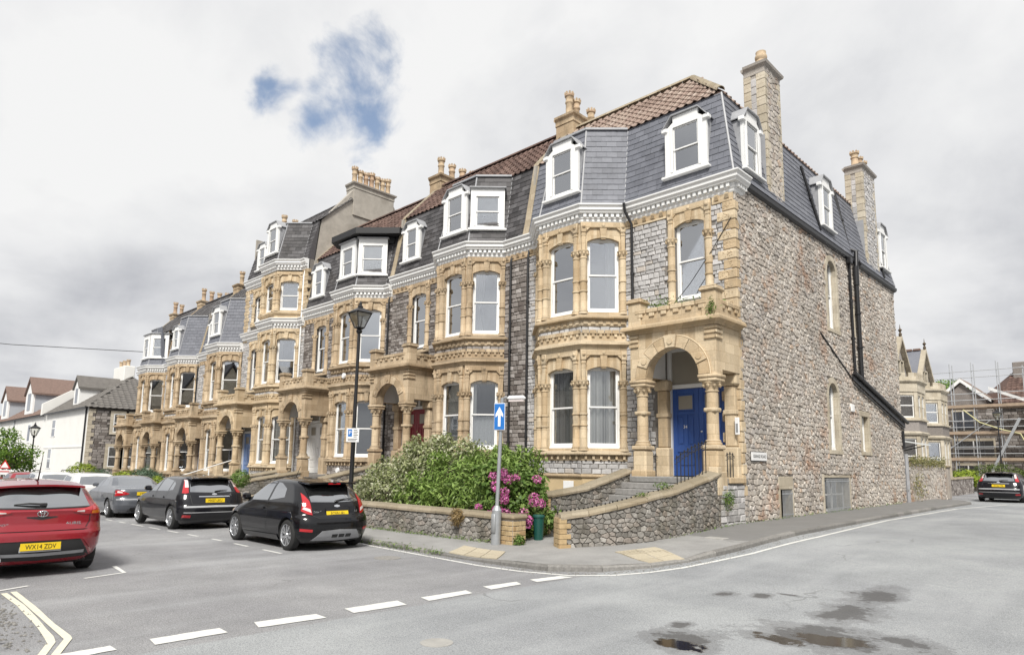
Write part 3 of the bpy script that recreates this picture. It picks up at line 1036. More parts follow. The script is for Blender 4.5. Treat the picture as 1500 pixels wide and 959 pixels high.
def build_pavement():
    mb = MB()
    m = 7
    rows = []
    for a, b in zip(K, B):
        L = math.hypot(a[0] - b[0], a[1] - b[1])
        ia = .13 / L
        r = []
        for j in range(m):
            t = ia + (1 - ia) * j / (m - 1)
            x, y = a[0] + (b[0] - a[0]) * t, a[1] + (b[1] - a[1]) * t
            h = .1 + (kh(x, y) - .1)
            r.append((x, y, gz(x, y) + h + .012 * t))
        rows.append(r)
    # refine rows
    R2 = []
    for r0, r1 in zip(rows[:-1], rows[1:]):
        d = math.hypot(r1[0][0] - r0[0][0], r1[0][1] - r0[0][1])
        k = max(1, int(d / .5))
        for i in range(k):
            t = i / k
            R2.append([tuple(p[c] + (q[c] - p[c]) * t for c in range(3)) for p, q in zip(r0, r1)])
    R2.append(rows[-1])
    R2 = [[(x, y, gz(x, y) + kh(x, y) + .012 * j / (m - 1)) for j, (x, y, z) in enumerate(r)] for r in R2]
    mb.v = [p for r in R2 for p in r]
    mb.f = [(i * m + j, (i + 1) * m + j, (i + 1) * m + j + 1, i * m + j + 1) for i in range(len(R2) - 1) for j in range(m - 1)]
    pv = part('pavement', mb, 'pavement_tar', smooth=50, kind='structure')
    # kerb stones along K
    pts = []
    acc = 0
    poly = [Vector((p[0], p[1])) for p in K]
    seglen = [(poly[i + 1] - poly[i]).length for i in range(len(poly) - 1)]
    tot = sum(seglen)
    def at(s):
        for i, L in enumerate(seglen):
            if s <= L or i == len(seglen) - 1:
                return poly[i] + (poly[i + 1] - poly[i]) * (s / L)
            s -= L
    s = 0
    rg = random.Random(5)
    pl = []
    while s < tot - .3:
        L = min(rg.uniform(.75, 1.05), tot - s)
        a, b = at(s + .006), at(s + L - .006)
        d = (b - a).normalized()
        nrm = Vector((-d.y, d.x))        # towards the pavement
        vs = []
        for p in (a, b):
            z = gz(p.x, p.y)
            h = kh(p.x, p.y)
            for (o, zz) in ((0.0, -.05), (0.006, h * .72), (.028, h + .002), (.125, h + .006), (.135, -.05)):
                q = p + nrm * o
                vs.append((q.x, q.y, z + zz + rg.uniform(-.003, .003)))
        fs = [(k, k + 1, k + 6, k + 5) for k in range(4)] + [(0, 5, 9, 4), (4, 3, 2, 1, 0), (5, 6, 7, 8, 9)]
        pl.append((vs, fs))
        s += L
    pieces('kerb_stone', pl, 'kerb_stone', pv, 120)
    # buff crossing slabs
    for q in ([(-2.45, -8.14), (-2.75, -7.45), (-1.55, -7.40), (-1.05, -8.14)], [(.20, -6.15), (.50, -5.15), (1.50, -5.72), (1.24, -6.55)]):
        pl = []
        nx, ny = 3, 2
        for i in range(nx):
            for j in range(ny):
                def bl(u, v):
                    a = [q[0][c] + (q[3][c] - q[0][c]) * u for c in (0, 1)]
                    b = [q[1][c] + (q[2][c] - q[1][c]) * u for c in (0, 1)]
                    return [a[c] + (b[c] - a[c]) * v for c in (0, 1)]
                e = .02
                cs = [bl((i + e) / nx, (j + e) / ny), bl((i + 1 - e) / nx, (j + e) / ny), bl((i + 1 - e) / nx, (j + 1 - e) / ny), bl((i + e) / nx, (j + 1 - e) / ny)]
                top = [(x, y, gz(x, y) + kh(x, y) + .020) for x, y in cs]
                bot = [(x, y, z - .04) for x, y, z in top]
                vs = bot + top
                fs = [(4, 5, 6, 7)] + [(k, (k + 1) % 4, 4 + (k + 1) % 4, 4 + k) for k in range(4)]
                # rows of blisters
                for u in range(5):
                    for w in range(5):
                        ux, uy = (u + .5) / 5, (w + .5) / 5
                        px, py = bl((i + ux) / nx, (j + uy) / ny)
                        pz = gz(px, py) + kh(px, py) + .020
                        o = len(vs)
                        r = .018
                        vs += [(px - r, py - r, pz - .002), (px + r, py - r, pz - .002), (px + r, py + r, pz - .002), (px - r, py + r, pz - .002), (px, py, pz + .006)]
                        fs += [(o, o + 1, o + 4), (o + 1, o + 2, o + 4), (o + 2, o + 3, o + 4), (o + 3, o, o + 4)]
                pl.append((vs, fs))
        pieces('paving_slab', pl, 'paver_buff', pv)
    # covers and grit
    for (x, y, r, h) in ((.9, -3.3, .22, .004),):
        z = gz(x, y) + kh(x, y) + .018
        mb = MB().cbox(x - r, x + r, y - r * .7, y + r * .7, z - .03, z, .008)
        part('inspection_cover', mb, 'concrete', pv)
    return pv


PAVE = build_pavement()
# far side kerb corner by the camera, bottom left
part('far_pavement', MB().add([(x, y, gz(x, y) + .03) for x, y in ((-3.6, -15.62), (-2.0, -15.72), (-.9, -15.9), (-.5, -16.4), (-1.0, -17.5), (-3.6, -17.5))], [(0, 1, 2, 3, 4, 5)]), 'concrete', kind='structure')
rg = random.Random(8)
mb = MB()
for i in range(700):
    x, y = rg.gauss(-1.9, .8), rg.gauss(-15.68, .17)
    s = rg.uniform(.006, .022)
    z = gz(x, y) + (.03 if y < -15.7 else .004)
    mb.add([(x - s, y - s, z), (x + s, y - s * .6, z), (x + s * .4, y + s, z), (x, y, z + s)], [(0, 1, 3), (1, 2, 3), (2, 0, 3)])
part('gravel', mb, 'kerb_stone', kind='stuff')
mb = MB()
for i in range(1500):                    # grit along the gutter
    t = rg.uniform(0, 1)
    k = rg.randrange(9, len(K) - 4)
    x = K[k][0] + (K[k + 1][0] - K[k][0]) * t
    y = K[k][1] + (K[k + 1][1] - K[k][1]) * t
    d = abs(rg.gauss(0, .16)) + .02
    ang = math.atan2(K[k + 1][1] - K[k][1], K[k + 1][0] - K[k][0]) - PI / 2
    x += math.cos(ang) * d
    y += math.sin(ang) * d
    s = rg.uniform(.004, .014)
    z = gz(x, y) + .003
    mb.add([(x - s, y - s, z), (x + s, y - s * .6, z), (x + s * .4, y + s, z), (x, y, z + s)], [(0, 1, 3), (1, 2, 3), (2, 0, 3)])
part('gutter_grit', mb, 'kerb_stone', kind='stuff')
cov = thing('manhole_cover', 'small worn pale stone cover set in the open road below the bars', 'manhole cover', (2.54, -12.56, gz(2.54, -12.56)))
part('lid', MB().lathe([(.12, -.02), (.12, .008), (.10, .010), (0.001, .010)], 16), 'concrete', cov)
part('rim', MB().lathe([(.121, -.02), (.17, -.02), (.17, .006), (.121, .006)], 16), 'concrete', cov)
cov2 = thing('manhole_cover', 'round iron cover in the street in front of the parked black hatchback', 'manhole cover', (-2.9, -9.3, gz(-2.9, -9.3)))
part('lid', MB().lathe([(.26, -.02), (.26, .008), (.22, .010), (0.001, .010)], 20), 'kerb_stone', cov2)
# ---------------------------------------------------------------- terrace house components
WB = 'limestone'


def column(mb, r, z0, z1, n=12, ringz=(.36, .52)):
    h = z1 - z0
    cap = .22
    P = [(r * 1.45, 0), (r * 1.45, .05), (r * 1.25, .07), (r * 1.3, .11), (r * 1.02, .14)]
    for t in ringz:
        q = h * t
        P += [(r, q - .035), (r * 1.2, q - .02), (r * 1.2, q + .02), (r, q + .035)]
    P += [(r, h - cap - .05), (r * 1.15, h - cap - .04), (r * 1.15, h - cap - .015), (r * 1.0, h - cap), (r * 1.12, h - cap * .55), (r * 1.5, h - .05), (r * 1.55, h - .04), (r * 1.55, h)]
    mb.lathe([(a, z0 + b) for a, b in P], n)
    # leaf curls round the capital
    for k in range(8):
        a = 2 * PI * k / 8
        x, y = math.cos(a) * r * 1.38, math.sin(a) * r * 1.38
        mb.lathe([(.004, z1 - .16), (r * .26, z1 - .12), (r * .30, z1 - .08), (.004, z1 - .045)], 5, x, y)


def window(parent, w, h, rise, loc, rot=0.0, curt='none', key='', meet=.5, frame=.075):
    """two-sash window; origin at sill centre, outer face y=0, goes inward +y"""
    pane_mat = 'window_glass'
    if loc[2] < 6:
        pane_mat = 'window_glass_clear'
    k = f'win{w:.3f}_{h:.3f}_{rise:.3f}_{frame}'
    def fr(mb):
        a = w / 2
        arch_panel(mb, -a, a, 0, h + rise + .001, -a + frame, a - frame, .12, h - .02, .02, 0, .10, 6)
        # trim the square head to the arch: head board follows the masonry arch behind it
        mb.cbox(-a + .0, a - .0, -.03, .02, .001, .055, .008)
    f = cpart('window', k, fr, 'white_paint', parent, loc, rot)
    iw = w / 2 - frame
    zt = h - .02
    zm = .12 + (zt - .12) * meet
    def sash(z0, z1, y):
        def fn(mb):
            arch_panel(mb, -iw, iw, z0, z1, -iw + .045, iw - .045, z0 + .05, z1 - .045, 0, y, y + .035, 2)
        return fn
    cpart('sash', k + f'u{zm:.3f}', sash(zm - .022, zt + .02, .025), 'white_paint', f)
    cpart('sash', k + f'l{zm:.3f}', sash(.115, zm + .022, .062), 'white_paint', f)
    cpart('pane', k + f'pu{zm:.3f}', lambda mb: mb.box(-iw + .04, iw - .04, .038, .044, zm + .02, zt - .02), pane_mat, f)
    cpart('pane', k + f'pl{zm:.3f}', lambda mb: mb.box(-iw + .04, iw - .04, .076, .082, .16, zm - .015), pane_mat, f)
    curtain(f, w, h, curt)
    return f


def curtain(f, w, h, style):
    iw = w / 2 - .06
    def sheet(x0, x1, z0, z1, y, amp, per, waist=None):
        def fn(mb):
            nx, nz = max(6, int((x1 - x0) / per * 8)), 8
            for j in range(nz + 1):
                t = j / nz
                z = z0 + (z1 - z0) * t
                for i in range(nx + 1):
                    s = i / nx
                    x = x0 + (x1 - x0) * s
                    if waist:
                        q = 1 - waist[1] * math.exp(-((t - .35) / .25) ** 2)
                        xa = x0 if waist[0] < 0 else x1
                        x = xa + (x - xa) * q
                    mb.v.append((x, y + amp * math.sin((x0 + (x1 - x0) * s) / per * 2 * PI + .6 * math.sin(s * 9)), z))
            for j in range(nz):
                for i in range(nx):
                    a = j * (nx + 1) + i
                    mb.f.append((a, a + 1, a + nx + 2, a + nx + 1))
        return fn
    kk = f'cur{style}{w:.3f}{h:.3f}'
    if style == 'closed':
        cpart('curtain', kk, sheet(-iw, iw, .12, h, .18, .055, .19), 'curtain_grey', f, smooth=80)
    elif style == 'right':
        cpart('curtain', kk, sheet(iw * .28, iw * .82, .12, h, .15, .02, .10), 'curtain', f, smooth=80)
    elif style == 'left_tied':
        cpart('curtain', kk, sheet(-iw, -iw * .12, .12, h, .15, .03, .11, (-1, .45)), 'curtain', f, smooth=80)
    elif style == 'sheer':
        cpart('curtain', kk, sheet(-iw * .8, iw, .12, h, .15, .02, .12), 'curtain', f, smooth=80)
    elif style == 'blind':
        cpart('blind', kk, lambda mb: mb.box(-iw, iw, .12, .13, .12, h), 'blind', f)
    elif style == 'halfblind':
        cpart('blind', kk, lambda mb: mb.box(-iw, iw, .16, .17, h * .55, h), 'blind', f)
    elif style == 'net':
        cpart('curtain', kk, sheet(-iw, iw, .12, h * .49, .18, .012, .16), 'net_curtain', f, smooth=80)
        cpart('curtain', kk + 'b', sheet(-iw, -iw * .62, h * .5, h, .20, .02, .1), 'curtain', f, smooth=80)
    elif style == 'edge':
        cpart('curtain', kk, sheet(-iw, -iw * .66, .12, h, .20, .02, .09), 'curtain', f, smooth=80)


def label_mould(mb, w, zs, zt, z_cap, yf=0.0):
    """frieze band with rosettes and label stops above a window; w opening width"""
    a = w / 2 + .12
    mb.cbox(-a - .10, a + .10, yf - .07, yf + .02, zt - .20, zt - .012, .014)            # frieze
    for s in (-1, 1):
        mb.cbox(s * a - .095, s * a + .095, yf - .10, yf + .02, zt - .36, zt - .03, .02)        # stop block
        mb.lathe([(.055, -.001), (.06, .02), (.035, .03), (.03, .045), (.004, .05)], 10, s * a, 0, 'y')
        for i in range(len(mb.v) - 5 * 10, len(mb.v)):
            x, y, z = mb.v[i]
            mb.v[i] = (x, yf - .099 - y, z + zt - .17)
        mb.cbox(s * a - .07, s * a + .07, yf - .075, yf + .02, z_cap + .005, zt - .34, .014)        # short shaft over capital
        mb.cbox(s * a - .085, s * a + .085, yf - .09, yf + .02, zt - .47, zt - .43, .01)
    # splayed inner corner
    for s in (-1, 1):
        mb.prism([(s * (a - .09), zt - .20), (s * (a - .09), zt - .30), (s * (a - .20), zt - .20)], yf - .068, yf + .02, 'y')
    mb.lathe([(.05, -.001), (.055, .015), (.03, .022), (.004, .03)], 6, 0, 0, 'y')
    for i in range(len(mb.v) - 24, len(mb.v)):
        x, y, z = mb.v[i]
        mb.v[i] = (x, yf - .069 - y, z + zt - .11)


def keystone(mb, zs, zt, yf=0.0):
    mb.prism([(-.075, zs + .06), (.075, zs + .06), (.11, zt - .21), (-.11, zt - .21)], yf - .07, yf + .02, 'y')
    mb.prism([(-.085, zs + .10), (.085, zs + .10), (.09, zs + .16), (-.09, zs + .16)], yf - .09, yf + .02, 'y')


def bay_face(house, L, w, z0, zo, spring, rise, zt, loc, rot, stone, curt, colr=.115, cols=(1, 1)):
    k = f'bf{L:.2f}{w:.2f}{z0:.2f}{zo:.2f}{spring:.2f}{zt:.2f}'
    cpart('bay_wall', k, lambda mb: arch_panel(mb, -L / 2, L / 2, z0, zt, -w / 2, w / 2, zo, spring, rise, 0, .28), stone, house, loc, rot)
    cpart('frieze', k + 'l', lambda mb: label_mould(mb, w, spring, zt, spring - .32), stone, house, loc, rot, smooth=40)
    cpart('keystone', k + 'k', lambda mb: keystone(mb, spring, zt), stone, house, loc, rot)
    for s, on in ((-1, cols[0]), (1, cols[1])):
        if on:
            c, sn = math.cos(rot), math.sin(rot)
            x, y = s * (w / 2 + .12), .015
            cpart('column', k + f'c{colr}', lambda mb: column(mb, colr, z0, spring - .32), stone, house, (loc[0] + x * c - y * sn, loc[1] + x * sn + y * c, loc[2]), rot, smooth=50)
    c, sn = math.cos(rot), math.sin(rot)
    window(house, w + .02, spring - zo + .05, rise, (loc[0] - .13 * sn, loc[1] + .13 * c, loc[2] + zo), rot, curt)


BAYP = [(-2.05, .20), (-.87, -.95), (.87, -.95), (2.05, .20)]
RP = [(-.75, -.60), (.75, -.60), (1.55, .25), (2.15, .4), (2.15, 2.6), (-2.15, 2.6), (-2.15, .4), (-1.55, .25)]
FACES = [('L', (-1.36, -.4725), -R_(44.2), 1.36), ('F', (0, -.95), 0, 1.74), ('R', (1.36, -.4725), R_(44.2), 1.36)]


def rect_prof(o0, o1, z0, z1):
    return [(o0, z0), (o1, z0), (o1, z1), (o0, z1)]


def bay(house, stone, coursed, curts, third=False):
    """canted bay, two storeys over a basement"""
    gf = dict(z0=2.30, zo=2.38, spring=4.80, rise=.13, zt=5.47)
    ff = dict(z0=6.58, zo=6.66, spring=8.98, rise=.13, zt=9.62)
    levels = [(gf, 0), (ff, 1)]
    if third:
        levels.append((dict(z0=10.55, zo=10.63, spring=12.15, rise=.1, zt=12.78), 2))
    for lv, li in levels:
        for (nm, c, rot, L) in FACES:
            w = 1.06 if nm == 'F' else 1.02
            bay_face(house, L, w, lv['z0'], lv['zo'], lv['spring'], lv['rise'], lv['zt'], (c[0], c[1], 0), rot, stone, curts.get((li, nm), 'none'))
    sw = lambda key, prof, name, mat: cpart(name, 'bsw' + key, lambda mb: mb.sweep(BAYP, prof), mat, house)
    # basement storey
    cpart('basement_wall', 'bbase', lambda mb: (mb.box(-2.0, -.86, -.1, .2, -1.5, 1.58), [arch_panel(mb, -.87, .87, -1.5, 1.50, -.50, .50, -1.4, .95, .16, -.93, -.66)], mb.sweep([(-2.05, .2), (-.88, -.93)], rect_prof(-.28, -.001, -1.5, 1.50)), mb.sweep([(.88, -.93), (2.05, .2)], rect_prof(-.28, -.001, -1.5, 1.50))), 'ochre_paint', house)
    cpart('basement_window', 'bbw', lambda mb: mb.box(-.50, .50, -.80, -.79, -1.4, 1.2), 'window_glass', house)
    sw('s1', [(-.02, 1.49), (.03, 1.49), (.055, 1.53), (.055, 1.57), (.0, 1.60), (-.02, 1.60)], 'string_course', stone)
    sw('b1', rect_prof(-.28, 0, 1.59, 2.01), 'spandrel', 'mortar_mid' if coursed == 'coursed_grey' else 'mortar_dark')
    sw('d1', [(-.28, 2.0), (.03, 2.0), (.045, 2.03), (.02, 2.04), (.02, 2.17), (-.28, 2.17)], 'sill_frieze', stone)
    sw('l1', [(-.28, 2.165), (.11, 2.165), (.17, 2.20), (.17, 2.245), (.06, 2.31), (-.28, 2.31)], 'sill', stone)
    sw('s2', [(-.28, 5.46), (.07, 5.46), (.09, 5.52), (.15, 5.58), (.19, 5.60), (.19, 5.66), (.05, 5.75), (-.28, 5.75)], 'string_course', stone)
    sw('b2', rect_prof(-.28, .03, 5.74, 6.0), 'spandrel', stone)
    sw('b3', rect_prof(-.28, 0, 5.99, 6.22), 'spandrel', 'mortar_mid' if coursed == 'coursed_grey' else 'mortar_dark')
    sw('d2', [(-.28, 6.2), (.04, 6.2), (.06, 6.24), (.06, 6.40), (-.28, 6.40)], 'sill_frieze', stone)
    sw('l2', [(-.28, 6.395), (.12, 6.395), (.19, 6.44), (.19, 6.49), (.07, 6.585), (-.28, 6.585)], 'sill', stone)
    def along(fn, out):
        for (a, b) in zip(BAYP[:-1], BAYP[1:]):
            d = Vector((b[0] - a[0], b[1] - a[1]))
            L = d.length
            d.normalize()
            n = Vector((d.y, -d.x))
            k = round(L / .235)
            for i in range(k):
                fn(a[0] + d.x * L * (i + .5) / k + n.x * out, a[1] + d.y * L * (i + .5) / k + n.y * out, d, n)
    def oriented_box(mb, x, y, d, n, hw, dep, z0, z1):
        q = [(x - d.x * hw, y - d.y * hw), (x + d.x * hw, y + d.y * hw), (x + d.x * hw + n.x * dep, y + d.y * hw + n.y * dep), (x - d.x * hw + n.x * dep, y - d.y * hw + n.y * dep)]
        mb.prism(q, z0, z1)
    cpart('dentil_course', 'bdent1', lambda mb: along(lambda x, y, d, n: oriented_box(mb, x, y, d, n, .035, .085, 2.045, 2.166), .019), stone, house, kind='stuff')
    cpart('dentil_course', 'bdent2', lambda mb: along(lambda x, y, d, n: oriented_box(mb, x, y, d, n, .07, .03, 6.26, 6.385), .059), stone, house, kind='stuff')
    cpart('corbel_course', 'bcorb', lambda mb: along(lambda x, y, d, n: (oriented_box(mb, x, y, d, n, .105, .055, 5.965, 6.075), oriented_box(mb, x, y, d, n, .045, .045, 5.86, 5.964)), .029), stone, house, kind='stuff')
    # coursed stones in the two bands
    pl = []
    for (z0, z1, sd) in ((1.605, 2.0, 1), (6.0, 6.20, 2)):
        for i, (a, b) in enumerate(zip(BAYP[:-1], BAYP[1:])):
            d = Vector((b[0] - a[0], b[1] - a[1], 0))
            L = d.length
            d.normalize()
            n = Vector((d.y, -d.x, 0))
            pl += lay_stones(courses(L, z1 - z0, .12, .20, .18, .38, sd * 10 + i), (a[0], a[1], z0), d, (0, 0, 1), n, .028, gap=.009, seed=sd + i)
    if third:
        sw('s3', [(-.28, 10.1), (.04, 10.1), (.04, 10.38), (.12, 10.40), (.17, 10.44), (.17, 10.48), (.05, 10.56), (-.28, 10.56)], 'sill', stone)
    # room behind
    rt = 12.9 if third else 10.0
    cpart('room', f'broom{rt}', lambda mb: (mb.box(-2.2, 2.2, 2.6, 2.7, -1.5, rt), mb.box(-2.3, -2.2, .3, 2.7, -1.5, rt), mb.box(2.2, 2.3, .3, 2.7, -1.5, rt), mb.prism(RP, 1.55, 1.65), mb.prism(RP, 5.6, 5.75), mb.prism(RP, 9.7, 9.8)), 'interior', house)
    return pl


def porch(house, xp, stone, coursed, door_mat, seed=0, glazed=True, number=None, low=0.0):
    """projecting arched porch; arch centre at xp; floor 1.6"""
    P = lambda name, key, fn, mat=stone, sm=None, loc=(0, 0, 0): cpart(name, 'po' + key, fn, mat, house, (xp + loc[0], loc[1], loc[2]), 0, sm)
    Y0, Y1 = -1.38, -1.06
    # arch wall (opening 1.64), jambs sit on the capitals
    P('arch_wall', 'aw', lambda mb: arch_panel(mb, -1.33, 1.30, 4.25, 5.56, -.82, .82, 4.25, 4.26, .82, Y0, Y1, 16))
    # voussoirs
    nv = 9
    for i in range(nv):
        def vf(mb, i=i):
            a0, a1 = PI - PI * i / nv + -.008, PI - PI * (i + 1) / nv + .008
            proud = .075 if i in (1, 4, 7) else .05
            if i == 4:
                proud = .10
            ro = 1.115 if i != 4 else 1.16
            q = []
            for t in (0, .5, 1):
                a = a0 + (a1 - a0) * t
                q.append((.81 * math.cos(a), 4.26 + .81 * math.sin(a)))
            for t in (1, .5, 0):
                a = a0 + (a1 - a0) * t
                q.append((ro * math.cos(a), 4.26 + ro * math.sin(a)))
            mb.prism(q, Y0 - proud, Y0 + .03, 'y')
            if i in (1, 7, 4):
                am = (a0 + a1) / 2
                q = []
                for k in range(10):
                    t = 2 * PI * k / 10
                    q.append((.965 * math.cos(am) + .085 * math.cos(t), 4.26 + .965 * math.sin(am) + .085 * math.sin(t)))
                mb.prism(q, Y0 - proud - .02, Y0 - proud + .02, 'y')
        P('voussoir', f'v{i}', vf)
    P('arch_moulding', 'am', lambda mb: [mb.tube([(1.135 * math.cos(PI * t / 20), Y0 - .02, 4.26 + 1.135 * math.sin(PI * t / 20)) for t in range(21)], .028, 6)], sm=50)
    # returns
    P('side_wall', 'sr', lambda mb: (mb.box(1.02, 1.30, Y1, .02, 4.38, 5.56), mb.prism([(-.25, 4.38), (-.05, 4.38), (-.05, 4.22), (-.12, 4.22)], 1.03, 1.28, 'x')))
    P('side_wall', 'sl', lambda mb: mb.box(-1.33, -1.05, Y1, .02, 4.38, 5.56))
    P('soffit', 'so', lambda mb: (mb.box(-1.049, 1.019, Y1 + .001, 0, 5.36, 5.5), mb.box(-1.045, -1.02, Y1 + .002, -.01, 4.39, 5.36)    ), 'white_paint')
    # quoin strips on the front pier
    def strips(mb):
        for x0, x1 in ((.98, 1.33),):
            for z in (5.18, 5.32, 5.44):
                mb.cbox(x0, x1, Y0 - .045, Y0 + .02, z, z + .085, .012)
        for z in (5.18, 5.32, 5.44):
            mb.cbox(1.28, 1.345, Y0 - .045, Y0 + .32, z, z + .085, .012)
    def strips2(mb):
        for z in (5.18, 5.32, 5.44):
            mb.cbox(-1.36, -1.05, Y0 - .045, Y0 + .02, z, z + .085, .012)
    P('pier_band', 'st', strips)
    P('pier_band', 'st2', strips2)
    P('cornice', 'co', lambda mb: mb.sweep([(-1.34, .0), (-1.34, Y0), (1.31, Y0), (1.31, .0)], [(-.3, 5.55), (.03, 5.55), (.06, 5.60), (.13, 5.64), (.20, 5.66), (.20, 5.73), (.15, 5.79), (-.3, 5.80)]))
    P('parapet', 'pa', lambda mb: mb.sweep([(-1.32, -.02), (-1.32, Y0), (1.29, Y0), (1.29, -.02)], rect_prof(-.20, 0, 5.79, 6.13)))
    P('roof_slab', 'rs', lambda mb: mb.box(-1.2, 1.2, Y0 + .1, 0, 5.5, 5.95), 'lead')
    # battlement coping stones
    bl = []
    for i in range(6):
        x = -.98 + i * .38
        P('coping_block', 'cb', lambda mb: (mb.cbox(-.17, .17, Y0 - .05, Y0 + .24, 6.13, 6.26, .02), mb.cbox(-.085, .085, Y0 - .045, Y0 + .0, 6.02, 6.128, .012)), loc=(x, 0, 0))
    for i in range(3):
        y = -.95 + i * .38
        P('coping_block', 'cbs', lambda mb: (mb.cbox(1.05, 1.34, -.17, .17, 6.13, 6.26, .02), mb.cbox(1.28, 1.335, -.085, .085, 6.02, 6.128, .012)), loc=(0, y, 0))
    for x in (-1.17, 1.13):
        P('pier', 'pi', lambda mb: mb.cbox(-.205, .205, Y0 - .035, Y0 + .37, 5.79, 6.46, .012), loc=(x, 0, 0))
        P('pier_cap', 'pc', lambda mb: (mb.cbox(-.26, .26, Y0 - .09, Y0 + .425, 6.461, 6.56, .03), mb.cbox(-.22, .22, Y0 - .05, Y0 + .385, 6.56, 6.61, .02)), loc=(x, 0, 0))
    # columns, pedestals, responds
    for x in (-1.06, 1.06):
        P('column', 'cl', lambda mb: (column(mb, .155, 2.42, 4.06, 14, (.55,)), mb.cbox(-.17, .17, -.17, .17, 3.27, 3.38, .02), mb.cbox(-.25, .25, -.25, .25, 4.06, 4.15, .02), mb.cbox(-.275, .275, -.275, .275, 4.15, 4.25, .025)), sm=45, loc=(x, -1.2, 0))
        P('pedestal', 'pd', lambda mb: (mb.cbox(-.24, .24, -.24, .24, 2.30, 2.42, .03), mb.cbox(-.215, .215, -.215, .215, 1.0, 2.30, .05), mb.cbox(-.25, .25, -.25, .25, .95, 1.75, .03)), loc=(x, -1.2, 0))
        P('respond', 'rp', lambda mb: (mb.cbox(-.16, .16, -.14, .1, 2.40, 4.06, .03), mb.cbox(-.19, .19, -.17, .1, 3.27, 3.40, .02), mb.cbox(-.24, .24, -.22, .1, 4.06, 4.37, .05), mb.cbox(-.22, .22, -.2, .1, 1.5, 2.40, .04)), loc=(x * .985 + (.0 if x < 0 else .0), -.06, 0))
    P('floor', 'fl', lambda mb: (mb.cbox(-1.3, 1.3, -1.55, .3, 1.42, 1.58, .02), mb.box(-1.28, 1.28, -1.45, .3, .2, 1.419)), 'step_stone')
    # door case
    y = .16
    P('door_frame', 'df', lambda mb: (mb.cbox(-1.02, -.90, y - .10, y + .08, 1.58, 5.36, .01), mb.cbox(.78, .90, y - .10, y + .08, 1.58, 5.36, .01), mb.cbox(-.90, .78, y - .08, y + .06, 4.12, 4.24, .01), mb.cbox(-.90, .78, y - .08, y + .06, 5.22, 5.36, .01), mb.cbox(.10, .19, y - .07, y + .05, 4.24, 5.22, .01)), 'white_paint')
    P('fanlight', 'fa', lambda mb: (mb.box(-.90, .10, y, y + .012, 4.24, 5.22), mb.box(.19, .78, y, y + .012, 4.24, 5.22)), 'frosted')
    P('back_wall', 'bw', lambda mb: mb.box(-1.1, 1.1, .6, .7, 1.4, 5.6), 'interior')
    for j, (x0, x1) in enumerate(((-.895, -.062), (-.056, .775))):
        def leaf(mb, x0=x0, x1=x1):
            w = x1 - x0
            # stiles and rails stand proud of the panels
            mb.box(x0, x1, y + .02, y + .045, 1.60, 4.11)
            gx = .14
            rails = ((1.60, 1.80), (2.12, 2.24), (2.30, 2.48), (3.42, 3.50), (4.0, 4.11))
            if True:
                rails = ((1.60, 1.84), (2.28, 2.46), (3.36, 3.46), (3.96, 4.11))
            for a, b in rails:
                mb.cbox(x0 + gx, x1 - gx, y - .005, y + .022, a, b, .006)
            for a, b in ((x0, x0 + gx), (x1 - gx, x1)):
                mb.cbox(a, b, y - .006, y + .022, 1.60, 4.11, .006)
            xm = (x0 + x1) / 2
            mb.cbox(xm - .055, xm + .055, y - .0055, y + .022, 2.46, 3.36, .006)
            for px in ((x0 + gx, xm - .055), (xm + .055, x1 - gx)):
                mb.cbox(px[0] + .04, px[1] - .04, y + .004, y + .021, 2.52, 3.30, .012)
            mb.cbox(x0 + gx + .04, x1 - gx - .04, y + .004, y + .021, 1.90, 2.22, .012)
        d = P('door_leaf', f'dl{j}', leaf, door_mat)
        def lp(mb, x0=x0, x1=x1):
            mb.box(x0 + .19, x1 - .19, y - .002, y + .012, 3.51, 3.91)
        cpart('door_pane', f'podp{j}', lp, 'frosted', d)
        def lf(mb, x0=x0, x1=x1):
            arch_panel(mb, x0 + .15, x1 - .15, 3.47, 3.95, x0 + .19, x1 - .19, 3.51, 3.91, 0, y - .012, y + .01, 2)
        cpart('pane_bead', f'popb{j}', lf, door_mat, d)
        if j:
            cpart('door_knob', 'pokn', lambda mb: mb.lathe([(.012, .0), (.012, .03), (.03, .045), (.03, .06), (.004, .07)], 10, -.0, 0, 'y'), 'chrome', d, (.02, y - .072, 2.86))
    return None


def slate_facet(tri_poly, O, U, V, Nn, ch, cw, seed, thick=.010, holes=(), jit=.006):
    """lapped slates in courses on one roof facet (polygon in u,v)"""
    rg = random.Random(seed)
    u0, u1 = min(p[0] for p in tri_poly), max(p[0] for p in tri_poly)
    v0, v1 = min(p[1] for p in tri_poly), max(p[1] for p in tri_poly)
    O, U, V, Nn = Vector(O), Vector(U), Vector(V), Vector(Nn)
    res = []
    j = 0
    v = v0
    while v < v1 - .02:
        off = (j % 2) * cw / 2
        u = u0 - off
        while u < u1:
            c = [(u + .004, v - .004), (u + cw - .004, v - .004 + rg.uniform(-jit, jit)), (u + cw - .004, v + ch + .02), (u + .004, v + ch + .02)]
            c = clip_to(c, tri_poly)
            if c and holes:
                c = avoid(c, holes)
            if len(c) >= 3 and parea(c) > .003:
                lift = rg.uniform(.0, .004)
                bot = [O + U * p[0] + V * p[1] + Nn * .001 for p in c]
                top = [O + U * p[0] + V * p[1] + Nn * (.003 + lift + thick * 1.6 * (1 - (p[1] - v) / (ch + .02))) for p in c]
                n = len(c)
                res.append((bot + top, [tuple(range(n, 2 * n))] + [(i, (i + 1) % n, n + (i + 1) % n, n + i) for i in range(n)]))
            u += cw
        v += ch
        j += 1
    return res


